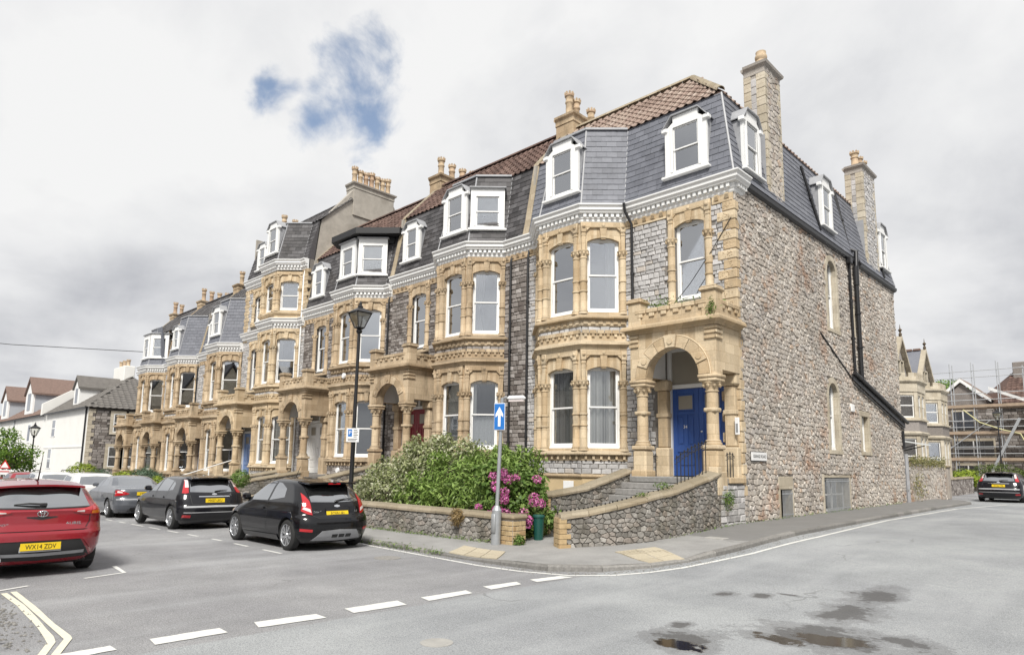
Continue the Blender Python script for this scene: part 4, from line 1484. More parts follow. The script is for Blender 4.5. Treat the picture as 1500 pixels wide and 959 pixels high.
def facet_from(a, b, c, d):
    """frame and uv polygon of a planar quad a,b (bottom) c,d (top, d above a)"""
    a, b, c, d = map(Vector, (a, b, c, d))
    U = (b - a).normalized()
    Nn = (b - a).cross(d - a).normalized()
    V = Nn.cross(U)
    poly = [((p - a).dot(U), (p - a).dot(V)) for p in (a, b, c, d)]
    return a, U, V, Nn, poly


def pantiles(quad, cw=.29, ch=.30, seed=0, skip=()):
    O, U, V, Nn, poly = facet_from(*quad)
    rg = random.Random(seed)
    u0, u1 = min(p[0] for p in poly), max(p[0] for p in poly)
    v0, v1 = min(p[1] for p in poly), max(p[1] for p in poly)
    prof = [(0, .012), (.14, .004), (.32, .0), (.5, .018), (.66, .05), (.82, .058), (.94, .03), (1.0, .018)]
    res = []
    nv = int((v1 - v0) / ch + .5)
    nu = int((u1 - u0) / cw + .5)
    for j in range(nv):
        for i in range(nu):
            v = v0 + j * ch
            u = u0 + i * cw
            cc = (u + cw / 2, v + ch / 2)
            c = clip_to([(u, v), (u + cw, v), (u + cw, v + ch), (u, v + ch)], poly)
            if len(c) < 3 or parea(c) < .45 * cw * ch:
                continue
            ul = rg.uniform(-.004, .004)
            vs = []
            for (vv, lift) in ((v - .03, .038), (v + ch + .015, .006)):
                for (s, h) in prof:
                    vs.append(O + U * (u + cw * s) + V * vv + Nn * (lift + h + ul))
            n = len(prof)
            for (s, h) in prof:
                vs.append(O + U * (u + cw * s) + V * (v - .03) + Nn * (lift + h + .01 + ul - .0))
            fs = [(k, k + 1, n + k + 1, n + k) for k in range(n - 1)] + [(k, 2 * n + k, 2 * n + k + 1, k + 1) for k in range(n - 1)]
            res.append((vs, fs))
    return res


def sash_dormer(house, w, h, loc, rot, style='arched', curt='none', depth=.9, ow=None):
    """timber dormer; origin at sill centre front, outward -y"""
    ow = ow or w * .62
    a = w / 2
    k = f'dm{w:.2f}{h:.2f}{style}{depth:.2f}{ow:.2f}'
    if style == 'arched':
        head = [(-a, 0), (a, 0), (a, h * .80), (a * .62, h), (-a * .62, h), (-a, h * .80)]
    else:
        head = [(-a, 0), (a, 0), (a, h), (-a, h)]
    oh = h * .80
    def front(mb):
        o = ow / 2
        # front board: build as strips round the opening
        top = head[2:]
        mb.prism([(-a, 0), (-o, 0), (-o, oh), (-a, head[-1][1])] if style != 'arched' else [(-a, 0), (-o, 0), (-o, h * .9), (-a, h * .80)], 0, .09, 'y')
        mb.prism([(o, 0), (a, 0), (a, h * .80 if style == 'arched' else h), (o, h * .9 if style == 'arched' else oh)], 0, .09, 'y')
        if style == 'arched':
            mb.prism([(-o, oh), (o, oh), (o, h * .9), (a * .62, h), (-a * .62, h), (-o, h * .9)], .002, .088, 'y')
            for s in (-1, 1):
                mb.cbox(s * a - .10, s * a + .10, -.06, .12, h * .76, h * .83, .02)          # shoulder bracket
        else:
            mb.prism([(-a, h), (-o, oh), (o, oh), (a, h)], .002, .088, 'y')
        # raised architrave
        mb.cbox(-o - .09, -o - .0, -.025, .02, .10, oh + .09, .008)
        mb.cbox(o + .0, o + .09, -.025, .02, .10, oh + .09, .008)
        mb.cbox(-o - .0, o + .0, -.0245, .02, oh + .0, oh + .09, .008)
        mb.cbox(-o, o, -.01, .08, .0, .10, .01)
    d = cpart('dormer', k, front, 'white_paint', house, loc, rot)
    cpart('dormer_sill', k + 's', lambda mb: mb.cbox(-a - .09, a + .09, -.11, .12, -.085, -.004, .015), 'white_paint', d)
    cpart('dormer_cheek', k + 'c', lambda mb: mb.box(-a + .012, -a + .06, .092, depth + .6, -.3, h * .82 - .03), 'lead', d)
    cpart('dormer_cheek', k + 'c2', lambda mb: mb.box(a - .06, a - .012, .092, depth + .6, -.3, h * .82 - .03), 'lead', d)
    cpart('dormer_back', k + 'c3', lambda mb: mb.box(-a + .06, a - .06, .55, .6, 0, h * .9), 'interior', d)
    def cap(mb):
        if style == 'arched':
            pr = [(-a - .05, h * .81), (-a * .64, h + .012), (a * .64, h + .012), (a + .05, h * .81), (a + .06, h * .81 + .025), (a * .64, h + .05), (-a * .64, h + .05), (-a - .06, h * .81 + .025)]
            n = len(pr)
            for (i0, i1, i2, i3) in ((0, 1, 6, 7), (1, 2, 5, 6), (2, 3, 4, 5)):
                q = [pr[i0], pr[i1], pr[i2], pr[i3]]
                mb.prism(q, -.07, depth + .7, 'y')
        else:
            mb.cbox(-a - .06, a + .06, -.10, depth + .7, h + .001, h + .06, .015)
    cpart('dormer_roof', k + 'r', cap, 'lead', d)
    iw = ow / 2
    zm = .10 + (oh - .10) * .5
    cpart('sash', k + 'u', lambda mb: arch_panel(mb, -iw, iw, zm - .02, oh, -iw + .045, iw - .045, zm + .02, oh - .04, 0, .02, .05, 2), 'white_paint', d)
    cpart('sash', k + 'l', lambda mb: arch_panel(mb, -iw, iw, .10, zm + .02, -iw + .045, iw - .045, .15, zm - .02, 0, .052, .082, 2), 'white_paint', d)
    cpart('pane', k + 'g', lambda mb: (mb.box(-iw + .04, iw - .04, .034, .039, zm + .015, oh - .035), mb.box(-iw + .04, iw - .04, .066, .071, .145, zm - .015)), 'window_glass', d)
    if curt == 'blind':
        cpart('blind', k + 'b', lambda mb: mb.box(-iw, iw, .14, .15, zm, oh), 'blind', d)
    elif curt == 'sheer':
        cpart('curtain', k + 'b', lambda mb: mb.box(-iw, iw, .14, .15, .1, oh), 'curtain', d)
    return d


def chimney_pot(parent, loc, h=.75, r=.17, style='crown', mat='terracotta'):
    k = f'pot{h:.2f}{r:.2f}{style}'
    def fn(mb):
        P = [(r * 1.15, 0), (r * 1.15, h * .08), (r * .92, h * .14), (r * .86, h * .55), (r * 1.05, h * .58), (r * 1.05, h * .63), (r * .9, h * .66), (r * .95, h * .82), (r * 1.2, h * .85), (r * 1.2, h * .92), (r * .95, h * .95), (r * .7, h * .95), (r * .7, h * .6)]
        if style == 'bulge':
            P = [(r * .85, 0), (r * .9, h * .2), (r * 1.2, h * .38), (r * 1.22, h * .48), (r * 1.0, h * .56), (r * 1.2, h * .66), (r * 1.22, h * .78), (r * 1.0, h * .86), (r * 1.05, h), (r * .75, h), (r * .75, h * .7)]
        mb.lathe(P, 14)
        if style == 'crown':
            for i in range(8):
                a = 2 * PI * i / 8
                x, y = math.cos(a) * r * 1.02, math.sin(a) * r * 1.02
                mb.box(x - .03, x + .03, y - .03, y + .03, h * .92, h * 1.02)
    return cpart('chimney_pot', k, fn, mat, parent, loc, 0, 50)


def chimney(house, x0, x1, y0, y1, z0, z1, pots, mat='limestone_weathered', name='chimney', pstyle='crown', ph=.8, cell=None):
    ch = part(name, MB().cbox(x0, x1, y0, y1, z0, z1, .02), mat, house)
    part('chimney_cap', MB().sweep([(x0, y0), (x1, y0), (x1, y1), (x0, y1), (x0, y0)], [(-.2, z1 - .32), (.03, z1 - .32), (.03, z1 - .26), (.015, z1 - .24), (.03, z1 - .12), (.11, z1 - .05), (.13, z1 + .03), (-.05, z1 + .07), (-.2, z1 + .07)]), mat, ch)
    part('chimney_bed', MB().box(x0 + .02, x1 - .02, y0 + .02, y1 - .02, z1 - .1, z1 + .065), 'mortar', ch)
    for i, (x, y) in enumerate(pots):
        chimney_pot(ch, (x, y, z1 + .06), ph * (1 if i % 3 else 1.12), .16, pstyle)
    return ch
# ---------------------------------------------------------------- the terrace
def rect_wall(mb, u0, u1, z0, z1, holes, f, t):
    """wall slab with rectangular holes; f(u, z, d) maps to 3D, d in {0 outer, t inner}"""
    us = sorted({u0, u1, *[h[0] for h in holes], *[h[1] for h in holes]})
    zs = sorted({z0, z1, *[h[2] for h in holes], *[h[3] for h in holes]})
    for a, b in zip(us[:-1], us[1:]):
        for c, d in zip(zs[:-1], zs[1:]):
            m = ((a + b) / 2, (c + d) / 2)
            if any(h[0] < m[0] < h[1] and h[2] < m[1] < h[3] for h in holes):
                continue
            for dd in (0, t):
                mb.add([f(a, c, dd), f(b, c, dd), f(b, d, dd), f(a, d, dd)], [(0, 1, 2, 3)])
    for h in holes + [(u0, u1, z0, z1)]:
        q = [(h[0], h[2]), (h[1], h[2]), (h[1], h[3]), (h[0], h[3])]
        for i in range(4):
            p, r = q[i], q[(i + 1) % 4]
            mb.add([f(*p, 0), f(*r, 0), f(*r, t), f(*p, t)], [(0, 1, 2, 3)])


CORN = [(-.05, 9.60), (.03, 9.60), (.05, 9.64), (.05, 9.70), (.075, 9.72), (.075, 9.86), (.19, 9.87), (.20, 9.90), (.25, 9.96), (.25, 10.03), (.31, 10.10), (.31, 10.14), (.0, 10.17), (-.05, 10.17)]


def cornice(house, path, dz=0, mat='white_paint'):
    part('cornice', MB().sweep(path, [(o, z + dz) for o, z in CORN]), mat, house)
    mb = MB()
    for (a, b) in zip(path[:-1], path[1:]):
        d = Vector((b[0] - a[0], b[1] - a[1]))
        L = d.length
        d.normalize()
        n = Vector((d.y, -d.x))
        k = max(1, round(L / .17))
        for i in range(k):
            x, y = a[0] + d.x * L * (i + .5) / k + n.x * .07, a[1] + d.y * L * (i + .5) / k + n.y * .07
            hw, dp = .048, .085
            q = [(x - d.x * hw, y - d.y * hw), (x + d.x * hw, y + d.y * hw), (x + d.x * hw + n.x * dp, y + d.y * hw + n.y * dp), (x - d.x * hw + n.x * dp, y - d.y * hw + n.y * dp)]
            mb.prism(q, 9.745 + dz, 9.865 + dz)
    part('dentil_course', mb, mat, house, kind='stuff')


def brackets(house, x0, x1, stone, dz=0):
    """ochre frieze with small brackets under the white cornice on the flat wall"""
    mb = MB()
    mb.cbox(x0, x1, -.05, .02, 9.36 + dz, 9.42 + dz, .01)
    mb.box(x0, x1, -.03, .02, 9.42 + dz, 9.602 + dz)
    k = max(1, int((x1 - x0) / .26))
    for i in range(k):
        x = x0 + (x1 - x0) * (i + .5) / k
        mb.prism([(-.03, 9.44 + dz), (-.06, 9.46 + dz), (-.11, 9.56 + dz), (-.11, 9.599 + dz), (-.03, 9.599 + dz)], x - .05, x + .05, 'x')
    part('bracket_frieze', mb, stone, house)


def off_path(path, o):
    n = len(path)
    ds = [Vector((path[i + 1][0] - path[i][0], path[i + 1][1] - path[i][1])).normalized() for i in range(n - 1)]
    out = []
    for i in range(n):
        d0, d1 = ds[max(i - 1, 0)], ds[min(i, n - 2)]
        n0, n1 = Vector((d0.y, -d0.x)), Vector((d1.y, -d1.x))
        b = n0 + n1
        b = b / max(.2, b.length_squared / 2)
        out.append((path[i][0] + b.x * o, path[i][1] + b.y * o))
    return out


def mansard(house, path, z0, z1, mat, ch, cw, limit, inset=.5, holes_by_seg=None, off=(0, 0, 0), extra=None):
    prof = [(.08, z0), (.0, z0 + .38), (-inset, z1)]
    m = part('mansard', MB().sweep(path, prof + [(-inset - .02, z1), (-.3, z0)]), mat, house)
    P = [off_path(path, o) for o, z in prof]
    pl = []
    for i in range(len(path) - 1):
        for j in range(2):
            za, zb = prof[j][1], prof[j + 1][1]
            a, b, c, d = (*P[j][i], za), (*P[j][i + 1], za), (*P[j + 1][i + 1], zb), (*P[j + 1][i], zb)
            O, U, V, Nn, poly = facet_from(a, b, c, d)
            if Nn.dot(Vector(((path[i + 1][1] - path[i][1]), -(path[i + 1][0] - path[i][0]), 0))) < 0:
                Nn = -Nn
            pl += slate_facet(poly, O, U, V, Nn, ch, cw, i * 7 + j)
    pieces('slate', pl, mat, house, limit, off)
    # hips
    for i in range(1, len(path) - 1):
        a, b, c = path[i - 1], path[i], path[i + 1]
        cr = (b[0] - a[0]) * (c[1] - b[1]) - (b[1] - a[1]) * (c[0] - b[0])
        p = [(*P[0][i], z0), (*P[1][i], z0 + .38), (*P[2][i], z1)]
        mb = MB().tube([tuple(q) for q in p], .035 if cr > 0 else .02, 6)
        part('hip_flashing' if cr > 0 else 'valley_flashing', mb, 'lead', house)
    return P


def ridge_tiles(house, a, b, mat, r=.13):
    a, b = Vector(a), Vector(b)
    L = (b - a).length
    k = max(1, round(L / .45))
    for i in range(k):
        p, q = a + (b - a) * (i / k), a + (b - a) * ((i + .97) / k)
        t = (b - a).normalized()
        s = t.cross(Vector((0, 0, 1))).normalized()
        up = s.cross(t)
        mb = MB()
        n = 7
        for pt in (p, q):
            for rr in (r, r - .02):
                for j in range(n):
                    an = PI * j / (n - 1)
                    mb.v.append(tuple(pt + s * math.cos(an) * rr + up * (math.sin(an) * rr - .03)))
        for j in range(n - 1):
            mb.f += [(j, j + 1, 2 * n + j + 1, 2 * n + j), (j, n + j, n + j + 1, j + 1), (2 * n + j, 2 * n + j + 1, 3 * n + j + 1, 3 * n + j)]
        part('ridge_tile', mb, mat, house, smooth=50)


def party_coping(house, x, z1=13.05, ridge=(2.4, 15.15), mat='sandstone_coping', z0=10.1):
    """raised verge between two roofs: up the mansard then up the tiled slope"""
    pts = [(-.12, z0 + .12), (.0, z0 + .6), (.48, z1 + .12), (.62, z1 + .28), (ridge[0], ridge[1] + .12)]
    mb = MB()
    low = [(.25, z0), (.25, z0 + .4), (.8, z1 - .4), (1.0, z1 - .2), (ridge[0] + .2, ridge[1] - .5)]
    q = pts + low[::-1]
    n = len(pts)
    for i in range(n - 1):
        mb.prism([pts[i], pts[i + 1], low[i + 1], low[i]], x - .14, x + .14, 'x')
    part('party_wall_coping', mb, mat, house)


def flat_window(house, x, zo, spring, rise, w, stone, curt, y=0.0, zt=9.60, zb=None):
    """window in the flat wall over the porch with its attached shafts"""
    zb = zb or zo - .1
    cpart('frieze', f'fwl{w:.2f}{zt:.2f}{spring:.2f}', lambda mb: label_mould(mb, w, spring, zt, spring - .32), stone, house, (x, y, 0), 0, 40)
    cpart('keystone', f'fwk{spring:.2f}{zt:.2f}', lambda mb: keystone(mb, spring, zt), stone, house, (x, y, 0))
    cpart('window_head', f'fwh{w:.2f}{zt:.2f}{spring:.2f}', lambda mb: arch_panel(mb, -w / 2 - .22, w / 2 + .22, spring - .33, zt - .19, -w / 2, w / 2, spring - .33, spring, rise, -.035, .05), stone, house, (x, y, 0))
    for s in (-1, 1):
        cpart('column', f'fwc{zb:.2f}{spring:.2f}', lambda mb: column(mb, .115, zb, spring - .32), stone, house, (x + s * (w / 2 + .12), y - .0, 0), 0, 50)
        cpart('jamb', f'fwj{zb:.2f}{spring:.2f}', lambda mb: mb.box(-.11, .11, -.03, .05, zb, spring - .331), stone, house, (x + s * (w / 2 + .11), y, 0))
    cpart('sill', f'fws{w:.2f}{zb:.2f}', lambda mb: mb.cbox(-w / 2 - .30, w / 2 + .30, -.12, .05, zb - .14, zb - .001, .02), stone, house, (x, y, 0))
    window(house, w + .02, spring - zo + .05, rise, (x, y + .10, zo), 0, curt)


def downpipe(house, pts, mat='black_iron', r=.045, clips=True):
    mb = MB().tube(pts, r, 8)
    for a, b in zip(pts[:-1], pts[1:]):
        a, b = Vector(a), Vector(b)
        if abs((b - a).normalized().z) > .95 and clips:
            k = int((b - a).length / 1.7)
            for i in range(1, k + 1):
                p = a + (b - a) * i / (k + 1)
                mb.lathe([(r * 1.35, p.z - .04), (r * 1.35, p.z + .04)], 8, p.x, p.y)
    return part('downpipe', mb, mat, house, smooth=50)


def terrace_house(label, X, xl, xr, xp, zo, stone, coursed, door, roof, slate, bay_curts, porch_curt, dormers, group=None, tall=False, stones_limit=300, slate_limit=0, seed=0, ch=.21, cw=.34, tile_limit=0, roofbox=False):
    dz = 3.25 if tall else 0
    h = thing('terrace_house', label, 'house', (X, 0, zo), 0, group)
    off = (X, 0, zo)
    mort = 'mortar_mid' if coursed == 'coursed_grey' else 'mortar_dark'
    st = bay(h, stone, coursed, bay_curts, tall)
    xw = xp + (-.14 if xp > 0 else .05)
    side = 1 if xp > 0 else -1
    pa, pb = (1.9, xr) if side > 0 else (xl, -1.9)
    qa, qb = (xl, -1.9) if side > 0 else (1.9, xr)
    wb = MB()
    F = lambda u, z, d: (u, d, z)
    holes = [(xw - .48, xw + .48, 6.72, 9.12), (xp - 1.0, xp + .88, 1.58, 5.36)]
    if tall:
        holes.append((xw - .45, xw + .45, 10.75, 12.3))
    rect_wall(wb, pa, pb, -1.5, 10.15 + dz, holes, F, .3)
    rect_wall(wb, qa, qb, -1.5, 10.15 + dz, [], F, .3)
    wb.box(-1.95, 1.95, .02, .3, 9.65 + dz, 10.15 + dz)
    part('wall', wb, mort, h)
    # shell so that rooms stay dark
    D = 15.9 if xp > 0 else 9.5
    part('rear_wall', MB().box(xl, xr - .3, D - .3, D, -1.5, 10 + dz).box(xl, xl + .1, .3, D - .3, -1.5, 13 + dz), 'render_grey', h)
    if xp < 0:
        part('rear_wall', MB().box(xr - .42, xr - .32, .3, D - .3, -1.5, 10 + dz), 'render_grey', h)
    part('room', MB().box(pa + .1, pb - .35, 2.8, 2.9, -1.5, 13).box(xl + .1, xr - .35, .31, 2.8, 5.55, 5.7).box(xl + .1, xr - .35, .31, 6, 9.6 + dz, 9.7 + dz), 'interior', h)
    flat_window(h, xw, 6.72, 8.98, .13, .98, stone, porch_curt)
    if tall:
        flat_window(h, xw, 10.75, 12.18, .1, .9, stone, 'none', zt=12.80, zb=10.62)
        for xq in (xl + .2, xr - .22):
            for i in range(15):
                wq = .22 if i % 2 else .32
                cpart('quoin', f'tq{wq}', lambda mb, wq=wq: mb.cbox(-wq, wq, -.06, .12, -.105, .105, .015), stone, h, (xq, 0, 9.72 + .215 * i))
        part('gable_wall', MB().prism([(.3, 9.8), (9.3, 9.8), (9.3, 13.4), (5.2, 18.1), (2.5, 18.1), (.62, 15.75), (.35, 13.3)], xr - .35, xr - .02, 'x'), 'render_grey', h)
        part('gable_wall', MB().prism([(.3, 9.8), (9.3, 9.8), (9.3, 13.4), (4.6, 17.2), (2.0, 17.2), (.62, 15.75), (.35, 13.3)], xl + .02, xl + .3, 'x'), 'render_grey', h)
    # coursed stone on the flat wall
    pad = .02
    hx = [(xw - .70, xw + .70, 6.35, 9.7), (xp - 1.38, xp + 1.38, 1.0, 5.9)]
    if tall:
        hx.append((xw - .72, xw + .72, 10.3, 13))
    cells = courses(pb - pa, 9.36 + dz + 1.4, .09, .20, .12, .36, 40 + seed)
    cells = [[(a + pa, b - 1.4) for a, b in c] for c in cells]
    if xp > 0:
        hx.append((xr - .06, xr + 1, -2, 10))
    st += lay_stones(cells, (0, 0, 0), (1, 0, 0), (0, 0, 1), (0, -1, 0), .035, hx, .009, seed=5 + seed)
    if qb - qa > .2:
        cells = courses(qb - qa, 9.36 + dz + 1.4, .09, .20, .12, .36, 60 + seed)
        cells = [[(a + qa, b - 1.4) for a, b in c] for c in cells]
        st += lay_stones(cells, (0, 0, 0), (1, 0, 0), (0, 0, 1), (0, -1, 0), .035, (), .009, seed=8 + seed)
    path = [(xl, 0), (-1.9, 0), (-.87, -.95), (.87, -.95), (1.9, 0), (xr, 0)]
    if xp > 0:
        path = path + [(xr, .62)]
    cornice(h, path, dz)
    if tall:
        cornice(h, [(xl, 0), (-1.9, 0), (-.87, -.95), (.87, -.95), (1.9, 0), (xr, 0)])
    for a, b in ((pa, pb), (qa, qb)):
        if a == pa:
            brackets(h, pa, xw - .75, stone, dz)
            brackets(h, xw + .75, pb, stone, dz)
        elif b - a > .2:
            brackets(h, a, b, stone, dz)
    porch(h, xp, stone, coursed, door)
    if slate_limit >= 0:
        mp = [(xl, 0), (-1.9, 0), (-.87, -.95), (.87, -.95), (1.9, 0), (xr, 0)]
        if xp > 0:
            mp = mp + [(xr, 15.95), (-.5, 15.95)]
        zt = 13.05 if not tall else 15.7
        P = mansard(h, mp, 10.15 + dz, zt, slate, ch, cw, slate_limit, off=off, inset=.5)
        top = P[2]
        lead = MB()
        lp = [top[1], top[2], top[3], top[4]]
        lead.prism([(p[0], p[1]) for p in off_path(mp, -.42)[1:5]], zt - .02, zt + .05)
        part('bay_roof', lead, 'lead', h)
    for dspec in dormers:
        sash_dormer(h, *dspec)
    # tiled slope
    rz = 15.15 + (2.3 if tall else 0)
    zt = 13.05 if not tall else 15.7
    ye, yr = .48, 2.4
    if xp > 0:
        quad = ((xl, ye, zt), (xr - .5, ye, zt), (xr - .5 - (yr - ye), yr, rz), (xl, yr, rz))
        xk = xr - .5 - (yr - ye)
        rf = MB().add([quad[0], quad[1], quad[2], quad[3]], [(0, 1, 2, 3)])
        rf.add([(xr - .5, ye, zt), (xr - .5, 15.4, zt), (xk, 13.4, rz), (xk, yr, rz)], [(0, 1, 2, 3)])
        rf.add([(xk, yr, rz), (xk, 13.4, rz), (xl, 13.4, zt), (xl, yr, zt + .5)], [(0, 1, 2, 3)])
        rf.add([(xr - .5, 15.4, zt), (xl, 15.4, zt), (xl, 13.4, zt + .2), (xk, 13.4, rz)], [(0, 1, 2, 3)])
        rf.add([(xl, yr, rz), (xk, yr, rz), (xl, 6, zt)], [(0, 1, 2)])
        part('roof', rf, roof, h)
        tl = pantiles(quad, seed=seed)
        tl2 = pantiles(((xr - .5, ye, zt), (xr - .5, 15.4, zt), (xk, 13.4, rz), (xk, yr, rz)), seed=seed + 1)
        pieces('roof_tile', tl, roof, h, 300, off)
        pieces('roof_tile', tl2, roof, h, 0, off)
        ridge_tiles(h, (xl + .1, yr, rz + .06), (xk, yr, rz + .06), 'sandstone_coping')
        ridge_tiles(h, (xk, yr, rz + .06), (xr - .5, ye, zt + .10), 'sandstone_coping')
        ridge_tiles(h, (xk, yr, rz + .06), (xk, 13.4, rz + .06), 'sandstone_coping')
    else:
        quad = ((xl, ye, zt), (xr, ye, zt), (xr, yr, rz), (xl, yr, rz))
        rf = MB().add(quad, [(0, 1, 2, 3)]).add([(xl, yr, rz), (xr, yr, rz), (xr, 9.5, zt - 3), (xl, 9.5, zt - 3)], [(0, 1, 2, 3)])
        part('roof', rf, roof, h)
        pieces('roof_tile', pantiles(quad, seed=seed), roof, h, tile_limit, off)
        ridge_tiles(h, (xl, yr, rz + .06), (xr, yr, rz + .06), roof)
    return h, st, off


def bay_dormers(style, sp='arched', curt='blind', h=1.9):
    s, c = math.sin(R_(44.2)), math.cos(R_(44.2))
    return [(1.36, h, (0, -.97, 10.72), 0, style, curt, .5, .82), (1.25, h - .15, (1.33, -.50, 10.72), R_(44.2), sp, curt, .5, .80)]


N1 = 'closed'
cu1 = {(0, 'F'): 'closed', (0, 'R'): 'closed', (0, 'L'): 'closed', (1, 'F'): 'edge', (1, 'R'): 'right', (1, 'L'): 'none'}
H1, st1, off1 = terrace_house('corner house with slate mansard, blue double door and long rubble side wall', -5.55, -2.40, 5.55, 4.30, 0, 'limestone', 'coursed_grey', 'blue_door', 'pantile', 'slate',
                              cu1, 'none', [(1.40, 1.92, (.04, -.98, 10.72), 0, 'arched', 'none', .55, .80), (1.40, 1.90, (4.12, -.05, 10.64), 0, 'arched', 'none', .55, .84),
                                            (1.20, 1.9, (5.60, 1.30, 10.58), R_(90), 'arched', 'sheer', .55, .74), (1.2, 1.9, (5.60, 7.6, 10.62), R_(90), 'arched', 'sheer', .55, .74), (1.2, 2.0, (5.58, 14.75, 10.72), R_(90), 'arched', 'none', .5, .7)],
                              slate_limit=300, seed=1)
ST = 'houses of the pale stone terrace'
H1['group'] = ST


def side_wall():
    xr = 5.55
    holes = [(7.30, 8.20, 6.85, 9.40), (6.85, 7.75, 2.52, 4.85), (10.30, 11.10, 2.55, 3.90), (2.42, 3.30, .40, 1.24), (6.02, 8.50, .42, 1.58), (9.80, 10.10, 6.9, 8.1)]
    wb = MB()
    rect_wall(wb, .02, 15.9, -1.0, 10.12, [(a - .012, b + .012, c - .012, d + .012) for a, b, c, d in holes], lambda u, z, d: (xr - d, u, z), .3)
    part('side_wall', wb, 'mortar', H1)
    rings = []
    def ring(y0, y1, z0, z1, arch, wd, sill=.14):
        """dressed surround standing 25 mm proud of the wall"""
        c, a = (y0 + y1) / 2, (y1 - y0) / 2
        mb = MB()
        X0, X1 = xr - .12, xr + .035
        if arch:
            sp = z1 - a
            mb.cbox(X0, X1, y0 - wd, y0, z0, sp, .01)
            mb.cbox(X0, X1, y1, y1 + wd, z0, sp, .01)
            n = 9
            for i in range(n):
                t0, t1 = PI * i / n + .004, PI * (i + 1) / n - .004
                q = [(c + a * math.cos(t0), sp + a * math.sin(t0)), (c + (a + wd) * math.cos(t0), sp + (a + wd) * math.sin(t0)), (c + (a + wd) * math.cos(t1), sp + (a + wd) * math.sin(t1)), (c + a * math.cos(t1), sp + a * math.sin(t1))]
                mb.prism(q, X0, X1, 'x')
        else:
            mb.cbox(X0, X1, y0 - wd, y0, z0, z1, .01)
            mb.cbox(X0, X1, y1, y1 + wd, z0, z1, .01)
            mb.cbox(X0, X1 + .002, y0 - wd, y1 + wd, z1, z1 + wd, .01)
        if sill:
            mb.cbox(X0, X1 + .03, y0 - wd * .9, y1 + wd * .9, z0 - sill, z0 - .001, .01)
        part('window_surround', mb, 'limestone_pale', H1)
        # reveal lining
        rv = MB()
        rv.box(xr - .29, X0, y1 - .001, y1 + .02, z0, z1).box(xr - .29, X0, y0 - .02, y0 + .001, z0, z1).box(xr - .29, X0, y0, y1, z0 - .02, z0 + .001)
        part('reveal', rv, 'limestone_pale', H1)
    ring(7.30, 8.20, 6.85, 9.42, True, .20)
    ring(6.85, 7.75, 2.52, 4.87, True, .20)
    ring(10.30, 11.10, 2.55, 3.90, False, .20)
    ring(9.80, 10.10, 6.9, 8.1, False, .10, 0)
    def swin(y0, y1, z0, z1, arch):
        window(H1, y1 - y0, z1 - z0 - (.42 if arch else .02), .40 if arch else 0, (xr - .14, (y0 + y1) / 2, z0), R_(90), 'halfblind' if arch else 'none')
    swin(7.30, 8.20, 6.85, 9.40, False)
    swin(6.85, 7.75, 2.52, 4.85, False)
    swin(10.30, 11.10, 2.55, 3.90, False)
    swin(9.80, 10.10, 6.9, 8.1, False)
    # spandrels that close the square window head behind the round arch
    for (y0, y1, z1) in ((7.30, 8.20, 9.42), (6.85, 7.75, 4.87)):
        c, a = (y0 + y1) / 2, (y1 - y0) / 2
        mb = MB()
        xs = [y0 + (y1 - y0) * i / 12 for i in range(13)]
        for p, q in zip(xs[:-1], xs[1:]):
            zp, zq = [z1 - a + math.sqrt(max(0, a * a - (t - c) ** 2)) for t in (p, q)]
            mb.prism([(p, zp), (q, zq), (q, z1 + .05), (p, z1 + .05)], xr - .135, xr - .12, 'x')
        part('window_head', mb, 'white_paint', H1)
    # cellar openings
    part('cellar_lintel', MB().cbox(xr - .2, xr + .03, 2.30, 3.36, 1.24, 1.62, .015), 'limestone_pale', H1)
    part('cellar_surround', MB().cbox(xr - .2, xr + .03, 2.30, 2.42, .30, 1.24, .01).cbox(xr - .2, xr + .03, 3.30, 3.40, .30, 1.24, .01), 'limestone_pale', H1)
    part('cellar_surround', MB().cbox(xr - .2, xr + .03, 5.86, 6.02, .30, 1.70, .01).cbox(xr - .25, xr + .03, 6.021, 8.64, 1.58, 1.66, .01).cbox(xr - .2, xr + .03, 8.50, 8.64, .30, 1.58, .01), 'limestone_pale', H1)
    cw_ = part('cellar_window', MB().box(xr - .22, xr - .18, 6.05, 6.11, .45, 1.55).box(xr - .22, xr - .18, 8.40, 8.46, .45, 1.55).box(xr - .22, xr - .18, 6.11, 8.40, 1.49, 1.55).box(xr - .22, xr - .18, 6.11, 8.40, .45, .53).box(xr - .22, xr - .18, 6.11, 8.40, .98, 1.03).box(xr - .22, xr - .18, 7.22, 7.30, .53, 1.49), 'white_paint', H1)
    part('pane', MB().box(xr - .205, xr - .20, 6.11, 8.40, .5, 1.5), 'window_glass', cw_)
    part('cellar_back', MB().box(xr - .9, xr - .85, 2.0, 9, 0, 2), 'interior', H1)
    for (y0, y1, z0, z1, n) in ((2.47, 3.26, .40, 1.22, 9), (6.1, 8.44, .44, 1.56, 24)):
        g = part('window_bars', MB().box(xr + .04, xr + .055, y0, y1, z0 + .10, z0 + .135).box(xr + .04, xr + .055, y0, y1, z1 - .12, z1 - .085), 'galvanised', H1)
        for i in range(n):
            cpart('bar', f'wb{z1 - z0:.2f}', lambda mb, hh=z1 - z0: mb.lathe([(.011, 0), (.011, hh)], 6), 'galvanised', g, (xr + .047, y0 + (y1 - y0) * (i + .5) / n, z0))
    av = [(7.08, 8.42, 6.7, 9.0), (7.15, 8.35, 8.9, 9.35), (7.3, 8.2, 9.3, 9.62), (6.63, 7.97, 2.36, 4.45), (6.7, 7.9, 4.3, 4.8), (6.85, 7.75, 4.7, 5.06), (10.08, 11.32, 2.4, 4.12), (2.28, 3.42, .2, 1.62), (5.84, 8.66, .2, 1.68), (9.7, 10.2, 6.85, 8.2)]
    cells = voronoi(15.9, 9.8, .205, .14, 11)
